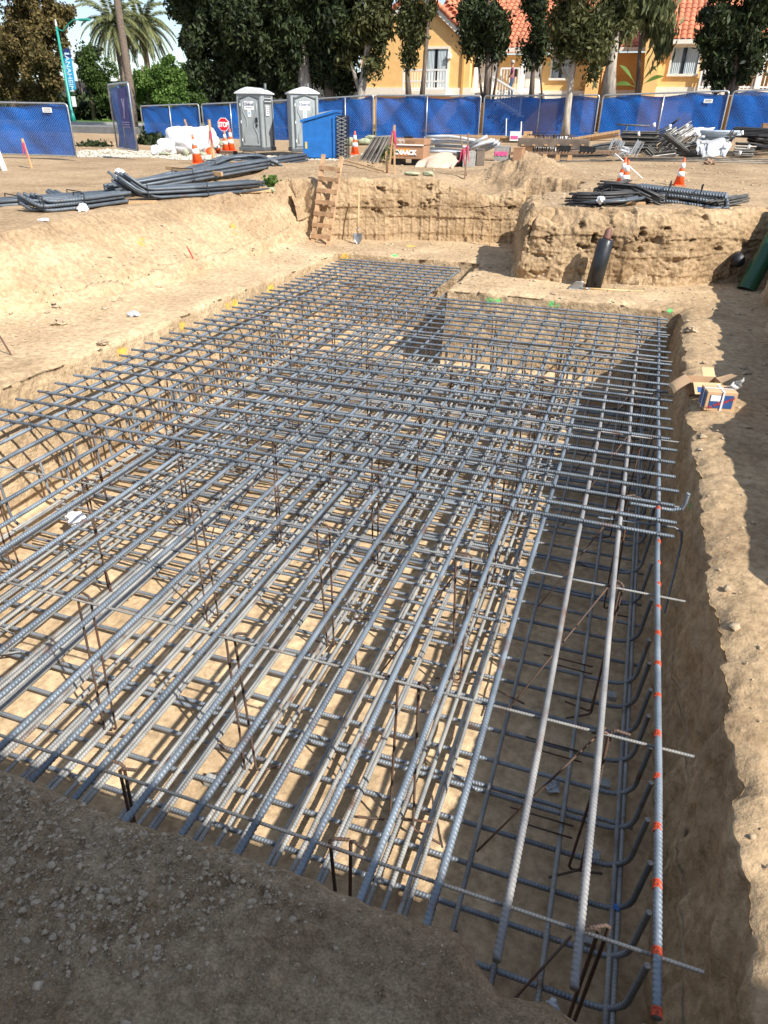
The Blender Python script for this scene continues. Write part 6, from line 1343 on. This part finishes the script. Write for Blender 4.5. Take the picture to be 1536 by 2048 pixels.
# stake and stirrup bundles of the big pile on the right
M_STK2 = M_STK; M_STKP = mat('pale_plastic_stakes', (0.55, 0.52, 0.46), 0.6, var=0.2, objvar=0.3)
def rods(a, b, n, label, thick=8, spread=9, m=M_STK, m2=None, Y=33.0, r=1.0, bent=None, name='stake_bundle', cat='steel stakes', dep=0.8, seed=0, group='bundles in the stake pile'):
    rs = random.Random(seed); A, B = on_y(*a, Y), on_y(*b, Y); s = mpp(A); t = thing(name, label, cat, A, 0, group); d = B - A; up = Vector((0, 0, 1)); side = Vector((-d.z, 0, d.x)).normalized()
    for k in range(n):
        o1 = side * rs.uniform(-.5, .5) * spread * s + Vector((0, rs.uniform(0, dep), 0)); e = d.normalized() * rs.uniform(-.04, .04) * d.length
        pts = [o1 + e, o1 + d * 0.5 + e * 0.5, o1 + d + e]
        if bent: pts.append(pts[-1] + Vector((rs.uniform(-.02, .02), 0, 0)) + Vector((bent[0] * s, 0, bent[1] * s)))
        MB().tube(pts, r * s, 5).build('stake', (m2 if (m2 and rs.random() < 0.45) else m), t)
    return t
Yp = P_(1380, 317).y + 0.9
rods((1243, 270), (1316, 272), 34, 'horizontal dark bundle on top left of the pile', spread=15, Y=Yp, seed=1)
rods((1243, 290), (1312, 292), 30, 'horizontal dark bundle below the upper one at the pile left', spread=18, Y=Yp - 0.1, seed=2)
rods((1222, 312), (1236, 280), 14, 'steep fan of grey stirrups at the left foot of the pile', spread=26, Y=Yp - 0.8, seed=3, m=M_CND)
rods((1265, 312), (1282, 284), 12, 'second fan of grey stirrups at the foot of the pile', spread=18, Y=Yp - 0.9, seed=4, m=M_CND)
rods((1240, 302), (1262, 308), 12, 'short grey stirrup ends between the two fans', spread=16, Y=Yp - 0.8, seed=5, m=M_CND)
rods((1330, 300), (1390, 262), 40, 'pale and brown slanting stakes in the middle of the pile', spread=40, Y=Yp + 0.3, seed=6, m=M_STKP, m2=M_STK)
rods((1318, 300), (1360, 268), 30, 'slanting mixed stakes left of the pile centre', spread=36, Y=Yp + 0.1, seed=7, m=M_STKP, m2=M_STK)
rods((1385, 312), (1330, 268), 20, 'dark bundle sloping down to the right across the pile', spread=10, Y=Yp - 0.5, seed=8, r=1.3)
rods((1300, 312), (1352, 306), 22, 'low brown bundle at the foot of the pile centre', spread=12, Y=Yp - 0.7, seed=9, m=M_STK, m2=M_STKP)
rods((1292, 298), (1306, 312), 16, 'stake ends pointing left at the foot of the pile', spread=18, Y=Yp - 0.8, seed=10)
rods((1392, 308), (1410, 276), 24, 'pale grey stirrups right of the sheeting', spread=40, Y=Yp, seed=11, m=M_CND, m2=M_STKP)
rods((1445, 300), (1470, 262), 26, 'dark bundle standing left of the black coil', spread=14, Y=Yp - 0.2, seed=12)
rods((1472, 298), (1512, 300), 30, 'brown horizontal bundle under the black coil', spread=24, Y=Yp - 0.3, seed=13, m=M_STK, m2=M_STKP)
rods((1470, 264), (1545, 268), 40, 'black hoses and bars along the top right of the pile', spread=18, Y=Yp, seed=14, m=M_BLACK)
rods((1512, 290), (1550, 292), 26, 'black bars stacked at the right frame edge', spread=34, Y=Yp - 0.2, seed=15, m=M_BLACK)
tubes('pipe_bundle', 'grey blue plastic pipes lying along the top right of the pile', 'pipes', [[(1400, 263), (1480, 264)], [(1402, 268), (1482, 269)], [(1410, 273), (1470, 275)], [(1395, 277), (1460, 279)]], 2.8, mat('blue_grey_pipe', (0.36, 0.42, 0.48), 0.45), Yp - 0.1, 'pipe')
for i_, (a, b, n_, lb, sp, yy, mm) in enumerate([
    ((1040, 307), (1120, 305), 26, 'rusty rods heaped under the left half of the brown channel', 22, -1.2, M_RUST), ((1120, 310), (1215, 306), 28, 'dark rods heaped under the right half of the brown channel', 20, -1.0, M_STK),
    ((1185, 300), (1240, 292), 24, 'brown timber offcuts between the form rack and the stake pile', 18, -0.4, M_OLDWOOD), ((955, 318), (1030, 316), 16, 'old timber pieces lying behind the grey steel boxes', 14, 0.2, M_OLDWOOD),
    ((1290, 284), (1345, 262), 30, 'dark slanting rods behind the white sheet at the pile top', 22, 0.6, M_STK), ((1345, 306), (1400, 296), 30, 'pale brown stakes low in the pile centre', 26, -0.3, M_STKP),
    ((1405, 300), (1450, 296), 22, 'grey rods under the clear plastic sheet', 22, 0.1, M_STK), ((1500, 275), (1545, 284), 26, 'black rods below the hoses at the right edge', 22, 0.3, M_BLACK)]):
    rods(a, b, n_, lb, spread=sp, Y=Yp + yy, seed=40 + i_, m=mm, m2=M_STK, r=1.15)
M_SHEET = mat('clear_sheeting', (0.60, 0.60, 0.60), 0.25, var=0.2, trans=0.25)
def drape(px0, px1, ptop, pbot, Y, m, label, seed, name='plastic_sheet'):
    c = on_y((px0 + px1) / 2, pbot, Y); s = mpp(c); w = (px1 - px0) * s; h = hgt((px0 + px1) / 2, ptop, c)
    def fn(u, v):
        f = float(fbm(u * 4 + seed, v * 3, 0, seed, 3)); g = float(vnoise(u * 3 + seed, 0.5, 0, seed + 2))
        return ((u - 0.5) * w + 0.1 * f, v * 0.9 - 0.3 + 0.16 * f, h * math.sin(min(1.0, v * 1.25) * math.pi / 2) * (0.85 + 0.18 * g) + 0.05 * f)
    o = MB().grid(fn, 40, 16).build(name, m, None, True, fix=False); o.location = c; tag(o, label, 'plastic sheet'); so = o.modifiers.new('thick', 'SOLIDIFY'); so.thickness = 0.008; return o
drape(1330, 1420, 254, 272, Yp + 0.9, M_WHITE, 'white plastic sheet over the top of the stake pile', 3)
drape(1392, 1450, 272, 312, Yp - 0.6, M_SHEET, 'clear crumpled plastic sheet over the pile right of centre', 4)
for i, (px, py) in enumerate([(1279, 268), (1340, 253), (1372, 252), (1310, 250), (1480, 306), (1496, 294), (1486, 266)]): 
    q = on_y(px, py, Yp - 0.9); o = MB().tube([(0, 0, -0.06), (0.05 * (i % 3 - 1), 0, 0.06)], [0.035, 0.05], 8).build('white_cap', M_WHITE, None, True); o.location = q; tag(o, 'white cap ' + ['on the top left bundle of the pile', 'at the left end of the white plastic sheet', 'on top of the white plastic sheet', 'on the crest just left of the white sheet', 'low on the brown bundle under the black coil', 'upper one on the bundle under the black coil', 'on the black hoses at the top right'][i], 'cap', 'white caps on the stake pile')  # short white caps dotted over the pile
tubes('bar_stand', 'dark steel bar resting across the top of a leaning pole, left of the pile', 'steel stand', [[(1233, 249), (1300, 252)], [(1255, 251), (1226, 352)]], 1.6, M_STK, 30.5, 'pole', dy=0.0, n=6)
tubes('black_bar', 'short dark bar sticking up over the pile', 'bar', [[(1342, 250), (1360, 236)]], 2.0, M_BLACK, Yp, 'bar', n=6)
tubes('white_stick', 'thin white stick slanting down behind the two cones', 'stick', [[(1230, 307), (1285, 357)]], 1.3, M_WHITE, P_(1285, 362).y - 0.1, 'stick', n=6)
t, w, h = pbox(1524, 1545, 248, 264, 0.5, M_TAN, 'rust brown carton at the right frame edge above the pile', name='carton', cat='box', Y=Yp + 0.6, group=None)

# ------------------------------------------------------------------ rebar bundles on the crests
M_BUN = steel_mat('bundle_steel', (0.07, 0.085, 0.105), (0.15, 0.175, 0.20), 0.06, 0.3, 0.5)
def bundle(label, path, n, rows, r, spacing, seed, lift=0.0, m=None, name='rebar_bundle', ribs=False, dz=None, jit=0.25, ties=(0.3, 0.7), group='bundles of bent rebar on the crest'):
    """bars side by side along a path of ground pixels; dz lifts single path points (bent up ends)"""
    rs = random.Random(seed); pts = [P_(x, y) for x, y in path]
    if dz: pts = [p + Vector((0, 0, z)) for p, z in zip(pts, dz)]
    b0 = pts[0].copy(); t = thing(name, label, 'rebar bundle', b0, 0, group); P0 = [p - b0 for p in pts]
    d = (P0[-1] - P0[0]).normalized(); side = Vector((-d.y, d.x, 0)).normalized()
    for k in range(n):
        c, rw = k % ((n + rows - 1) // rows), k // ((n + rows - 1) // rows)
        off = side * (c * spacing + rs.uniform(-1, 1) * jit * spacing) + Vector((0, 0, r + lift + rw * spacing * 0.9)) + d * rs.uniform(-.15, .15)
        q = [p + off for p in P0]; dense = []
        for i in range(len(q) - 1):
            dense.append(q[i] if i == 0 else q[i].lerp(q[i - 1], min(0.4, 0.15 / max(.01, (q[i] - q[i - 1]).length))))
            if i: dense.append((dense[-1] + q[i].lerp(q[i + 1], min(0.4, 0.15 / (q[i + 1] - q[i]).length)) + q[i] * 2) / 4); dense.append(q[i].lerp(q[i + 1], min(0.4, 0.15 / (q[i + 1] - q[i]).length)))
        dense.append(q[-1])
        if ribs: link('bar', ribbed('bar', dense, r, 0.055, r * 0.13, 7, m or M_BUN), t)
        else: MB().tube(dense, r, 6).build('bar', m or M_BUN, t, True)
    wdt = spacing * ((n + rows - 1) // rows); ht = spacing * rows * 0.95
    for u in ties:
        i = int(u * (len(P0) - 1)); c = P0[i].lerp(P0[min(i + 1, len(P0) - 1)], u * (len(P0) - 1) - i) + Vector((0, 0, lift))
        MB().tube([c + side * (-r * 2), c + side * (-r * 1.5) + Vector((0, 0, ht + r)), c + side * (wdt) + Vector((0, 0, ht + r)), c + side * (wdt + r), c + side * (-r * 2)], 0.012, 5).build('tie', M_WIRE, t)
    return t
RB = 0.032
M_DKB = steel_mat('dark_bundle_steel', (0.03, 0.03, 0.032), (0.085, 0.082, 0.078), 0.10, 0.3, 0.55)
bundle('front bundle with ends bent up at its left, on the left crest', [(258, 405), (300, 403), (400, 395), (530, 383)], 18, 3, RB, 0.085, 1, dz=[0.38, 0.05, 0.03, 0.03], ribs=False)
bundle('long bundle running from the left frame edge under the bent bundle', [(-60, 420), (100, 408), (250, 396)], 14, 2, RB, 0.085, 2)
bundle('ribbed bundle with rounded hooks at the far left of the crest', [(66, 424), (90, 426), (160, 421), (255, 408)], 12, 3, RB, 0.085, 3, dz=[0.12, 0.0, 0.02, 0.03], ribs=True)
bundle('upper straight bundle reaching right up to the dumpster', [(240, 398), (400, 368), (520, 346), (618, 327)], 16, 3, RB, 0.09, 4, lift=0.08)
bundle('bundle bowed over the back of the straight bundle', [(330, 366), (420, 346), (470, 334), (520, 330), (560, 334)], 12, 2, RB, 0.09, 5, dz=[0.0, 0.05, 0.14, 0.14, 0.0])
bundle('two loose ribbed bars behind the far left hooks', [(92, 397), (126, 405)], 3, 1, RB, 0.12, 6, dz=[0.12, 0.02], ribs=True, ties=())
# on the block to the right
bundle('dark bundle of thin straight bars left of the front cone', [(1152, 413), (1200, 413), (1262, 409)], 44, 5, 0.020, 0.055, 7, m=M_DKB, name='bar_bundle', ties=(0.5,))
bundle('dark bars fanning right under the thick bent bundle', [(1200, 404), (1262, 402), (1310, 410)], 30, 4, 0.020, 0.055, 8, m=M_DKB, name='bar_bundle', dz=[0.2, 0.14, 0.0], ties=())
bundle('sheaf of short rusty ended bars on top of the dark bundle', [(1205, 404), (1246, 402)], 36, 4, 0.016, 0.036, 9, m=M_DKB, name='bar_bundle', dz=[0.10, 0.20], lift=0.05, ties=(0.3,))
for k, (lb, x0, y0, x1, y1, lift) in enumerate([('thick ribbed stirrup bundle on top right of the block', 1270, 404, 1440, 424, 0.18)]):
    A, B = P_(x0, y0), P_(x1, y1); d = (B - A); t = thing('rebar_bundle', lb, 'rebar bundle', A, 0, 'bundles of bent rebar on the crest')
    side = Vector((-d.y, d.x, 0)).normalized()
    for j in range(15):
        c, rw = j % 5, j // 5; o_ = side * (0.12 + c * 0.115) + Vector((0, 0, 0.05 + rw * 0.115)) + d.normalized() * random.uniform(-.08, .08)
        bn_ = [o_ + Vector((0, 0, 0.02)) - side * 0.0 + Vector((0, 0, -0.0)), o_ + d]
        drop = Vector((0.03, -0.02, -0.26 - 0.05 * rw)) if rw else Vector((-0.2, 0.0, -0.03))
        q = [o_ + drop * 0.9, o_ + drop * 0.35 - d.normalized() * 0.05, o_, o_ + d.normalized() * 0.12, o_ + d * 0.5 + Vector((0, 0, random.uniform(-.03, .03))), o_ + d - d.normalized() * 0.12, o_ + d, o_ + d + drop * 0.35 + d.normalized() * 0.05, o_ + d + drop * 0.9]
        link('bar', ribbed('bar', q, 0.040, 0.055, 0.006, 7, M_BUN), t)
    for u in (0.35, 0.72): 
        c = d * u; MB().tube([c + side * 0.0, c + Vector((0.05, 0, 0.46)), c + side * 0.7 + Vector((0, 0, 0.4)), c + side * 0.7], 0.014, 5).build('tie', M_WIRE, t)
bundle('thin pale bars sticking out right of the thick stirrups', [(1430, 424), (1492, 411)], 14, 3, 0.022, 0.06, 12, m=M_STK, name='bar_bundle', lift=0.06, ties=())
bundle('cut bar ends in a heap at the right foot of the thick stirrups', [(1418, 428), (1456, 428)], 22, 3, 0.020, 0.052, 13, m=M_BUN, name='bar_bundle', ties=(0.6,))
bundle('grey bars lying along the front edge of the block', [(1170, 414), (1230, 415), (1275, 411)], 6, 1, 0.030, 0.06, 14, m=M_BUN, name='bar_bundle', dz=[0.05, 0.08, 0.1])
crumple('paper_tag', P_(1200, 414) + Vector((0, -0.05, 0.1)), 0.07, M_PAPER, 'white paper tag on the dark bar bundle', 'paper tag', 41, flatten=0.8)
crumple('paper_scrap', P_(241, 352), 0.12, M_PAPER, 'white paper scrap standing on the soil behind the left bundle', 'litter', 42, flatten=0.9)
crumple('paper_scrap', P_(572, 325), 0.11, M_PAPER, 'white paper scrap near the dumpster foot', 'litter', 43, flatten=0.9)

# ------------------------------------------------------------------ ladder, shovels, pipes, laths in the pit
Lb, Rb = on_z(625, 491, 0.10), on_z(656, 494, 0.10); Lt = on_y(647, 309, Lb.y + 0.85); Rt = on_y(683, 313, Rb.y + 0.80)
t = thing('wooden_ladder', 'site built timber ladder leaning on the far excavation wall', 'ladder', Lb)
a0, a1, b0_, b1 = Vector((0, 0, 0)), Lt - Lb, Rb - Lb, Rt - Lb
M_RAILW = mat('ladder_timber', (0.47, 0.29, 0.16), 0.8, var=0.22, scale=5, bump=0.2, objvar=0.12)
MB().beam(a0, a1, 0.10, 0.055).build('side_rail', M_RAILW, t); MB().beam(b0_, b1, 0.10, 0.055).build('side_rail', M_RAILW, t)
for u in (0.86, 0.745, 0.617, 0.49, 0.362, 0.235, 0.11):
    p, q = a0.lerp(a1, u), b0_.lerp(b1, u); e = (q - p).normalized() * 0.05; f = Vector((0, -0.055, 0)); MB().beam(p - e + f, q + e + f, 0.036, 0.10).build('rung', M_RAILW, t)
M_HND = mat('shovel_handle', (0.56, 0.38, 0.18), 0.55, var=0.15); M_BLD = mat('shovel_steel', (0.30, 0.30, 0.30), 0.4, 0.6, var=0.2)
def shovel(base, top, label, rz=0.0):
    t = thing('shovel', label, 'shovel', base, 0, 'shovels left on the bench'); v = top - base; L_ = v.length; n = v.normalized(); s_ = n.cross(Vector((0, -1, 0.2))).normalized(); w_ = s_.cross(n)
    MB().tube([n * 0.33, n * 0.7, n * L_], [0.02, 0.019, 0.017], 8).build('handle', M_HND, t, True)
    def fn(u, v_): a = (u - 0.5) * 2; wid = 0.125 * (1 - max(0, 0.35 - v_) ** 1.5 * 2.2); p = n * (0.02 + 0.29 * v_ + 0.06 * (1 - v_) * a * a) + s_ * a * wid * (0.65 + 0.35 * min(1, v_ * 3)) + w_ * (0.035 * a * a); return tuple(p)
    o = MB().grid(fn, 8, 8).build('blade', M_BLD, t, True, fix=False); so = o.modifiers.new('thick', 'SOLIDIFY'); so.thickness = 0.004
    MB().tube([n * 0.24, n * 0.45], [0.012, 0.024], 8).build('socket', M_BLD, t, True); return t
bs = on_z(716, 492, 0.10); shovel(bs, on_y(718, 378, bs.y + 0.30), 'round point shovel standing upright against the far grooved wall')
bs = on_z(1133, 578, 0.12); shovel(bs + Vector((0, 0, 0.03)), on_z(1287, 583, 0.14), 'long handled shovel lying flat on the bench below the black cylinder')
b0 = on_z(1186, 575, 0.13); t0 = on_y(1213, 478, b0.y + 0.10); t = thing('black_cylinder', 'black wrapped cylinder with red brown neck leaning on the earth block', 'cylinder', b0); v = t0 - b0; n = v.normalized(); r = 15.5 * mpp(b0)
M_BLKW = mat('black_wrap', (0.02, 0.022, 0.025), 0.35, var=0.3, scale=4, bump=0.5, bscale=6, c2=(0.010, 0.011, 0.012))
MB().tube([n * 0.0, n * v.length * 0.5, n * v.length * 0.97, n * v.length], [r, r * 1.0, r * 0.98, r * 0.8], 18).build('shell', M_BLKW, t, True)
MB().tube([v, v + n * 0.03, v + n * 0.16, v + n * 0.20], [r * 0.55, r * 0.5, r * 0.42, r * 0.2], 12).build('neck', mat('red_brown_cap', (0.17, 0.07, 0.05), 0.6), t, True)
b0 = on_z(1491, 582, 0.12); t1 = on_y(1590, 400, b0.y + 0.9); t = thing('green_pipe', 'big dark green plastic pipe leaning up out of the frame at right', 'pipe', b0); v = t1 - b0; r = 18 * mpp(b0)
M_GRN = mat('green_pipe', (0.012, 0.075, 0.035), 0.4, var=0.15, scale=2)
MB().tube([(0, 0, 0), tuple(v * 0.5), tuple(v)], r, 22, False).build('shell', M_GRN, t, True); MB().tube([tuple(v * 0.0), tuple(v * 0.02)], r * 0.93, 22, True).build('mouth_disc', M_BLACK, t)  # flat black disc closing the lower end of the pipe
b0 = on_y(1476, 521, 16.0); t = MB().tube([(0, 0.4, 0), (0, -0.05, 0)], 0.13, 14).build('pipe_stub', M_BLACK, None, True); t.location = b0; tag(t, 'black pipe stub poking out of the shaded hollow at right', 'pipe')
# thin rod and ribbon in the bench at left
o = MB().tube([(0, 0, 0), tuple(on_y(-8, 660, 7.0) - on_y(26, 716, 7.0))], 0.012, 6).build('iron_rod', M_RUST, None); o.location = on_z(26, 716, 0.1); tag(o, 'thin rusty rod standing in the left bench at the frame edge', 'rod')
q = ground_at(388, 520); o = MB().tube([(0, -0.02, 0.02), (-0.05, -0.03, 0.15), (-0.12, -0.02, 0.26)], [0.008, 0.014, 0.008], 4).build('red_ribbon', mat('red_ribbon', (0.6, 0.02, 0.03), 0.5), None); o.location = q; tag(o, 'short red ribbon hanging on the left bank slope', 'ribbon')
# cardboard boxes
M_CARD = mat('cardboard', (0.56, 0.36, 0.20), 0.85, var=0.08, scale=5); M_CARDI = mat('cardboard_inside', (0.42, 0.27, 0.16), 0.9, var=0.1); M_LBL = mat('blue_label', (0.03, 0.09, 0.25), 0.4, var=0.1); M_REDP = mat('red_print', (0.5, 0.06, 0.07), 0.5); M_STRAP = mat('white_strap', (0.72, 0.72, 0.74), 0.4)
b0 = on_z(1437, 822, gz(1.25, 8.45)); b0.z = gz(b0.x, b0.y) + 0.0; t = thing('cardboard_box', 'closed cardboard box with blue label tied with white strap', 'cardboard box', b0, math.radians(12)); w, d, h = 0.33, 0.25, 0.225
MB().box((0, d / 2, h / 2), (w, d, h)).build('carton', M_CARD, t, bevel=0.004)
l_ = MB().box((0, -0.003, h * 0.50), (w * 0.78, 0.004, h * 0.68)).build('label', M_LBL, t)
MB().box((-w * 0.21, -0.007, h * 0.68), (w * 0.32, 0.003, h * 0.30)).build('paper_label', M_WHITE, l_)
text('lettering', 'Superior', 0.055, M_REDP, l_, Matrix.Translation((w * 0.17, -0.009, h * 0.56)) @ FACE_FRONT @ Matrix.Rotation(0.42, 4, 'Z'), 0.001, 0.001); text('lettering', 'Tie Wire', 0.045, M_REDP, l_, Matrix.Translation((-w * 0.20, -0.009, h * 0.30)) @ FACE_FRONT @ Matrix.Rotation(0.42, 4, 'Z'), 0.001, 0.001)
MB().box((-w / 2 - 0.002, d / 2, h * 0.5), (0.004, d * 0.8, h * 0.8)).build('side_label', M_LBL, t)
MB().box((0.01, -0.009, h / 2), (0.022, 0.006, h + 0.004)).box((0.01, d / 2, h + 0.003), (0.022, d + 0.02, 0.006)).build('strap', M_STRAP, t); MB().box((0, d * 0.45, h + 0.007), (w + 0.012, 0.016, 0.006)).box((-w / 2 - 0.006, d * 0.45, h / 2), (0.006, 0.016, h)).build('strap', M_STRAP, t)
MB().grid(lambda u, v: (0.08 + 0.14 * u + 0.02 * math.sin(v * 9), d * 0.5 + 0.03 * math.sin(u * 8 + v * 5), h + 0.01 + 0.10 * v * (0.4 + u)), 6, 4).build('wrap_tail', M_SHEET, t, fix=False)
b1_ = Vector((b0.x - 0.13, b0.y + 0.52, 0)); b1_.z = gz(b1_.x, b1_.y); t = thing('open_cardboard_box', 'torn open cardboard box with spread flaps behind the tied box', 'cardboard box', b1_, math.radians(14)); w, d, h = 0.36, 0.26, 0.15
for c, dd in (((0, 0, h / 2), (w, 0.006, h)), ((0, d, h / 2), (w, 0.006, h)), ((w / 2, d / 2, h / 2), (0.006, d, h)), ((-w / 2, d / 2, h / 2), (0.006, d, h)), ((0, d / 2, 0.004), (w, d, 0.006))): MB().box(c, dd).build('box_wall', M_CARDI, t)
MB().grid(lambda u, v: (-w / 2 - 0.20 * u, -0.02 + 0.28 * v - 0.05 * u, h * (1 - u) ** 0.7 + 0.02 + 0.03 * math.sin(v * 3) * u), 8, 4).build('flap', M_CARD, t, fix=False)
fl_ = MB().grid(lambda u, v: (-w * 0.46 + w * 0.9 * u, -0.01 - 0.15 * v, h - 0.10 * v + 0.01), 4, 4).build('flap', M_CARD, t, fix=False); MB().grid(lambda u, v: (-w * 0.36 + w * 0.6 * u, -0.03 - 0.11 * v, h - 0.022 - 0.066 * v + 0.016), 3, 3).build('label', M_LBL, fl_, fix=False)
MB().grid(lambda u, v: (w * 0.1 + w * 0.4 * u, d + 0.12 * v, h + 0.08 * v), 3, 3).build('flap', M_CARD, t, fix=False); MB().grid(lambda u, v: (w / 2 + 0.16 * u, 0.02 + 0.2 * v, h + 0.10 * u * (1 - 0.4 * v)), 3, 3).build('flap', M_CARD, t, fix=False)
# rock on the right bench
for px, py, r, lb in [(1385, 664, 0.09, 'rounded tan rock on the right bench near the far corner'), (1372, 664, 0.05, 'small rock just left of the rounded one'), (120, 650, 0.09, 'tan clod at the foot of the left bank'), (205, 690, 0.07, 'dark sided clod on the left bench'), (1170, 560, 0.07, 'clod at the foot of the earth block')]:
    crumple('rock', P_(px, py), r, clod_m, lb, 'rock', px, flatten=0.6)
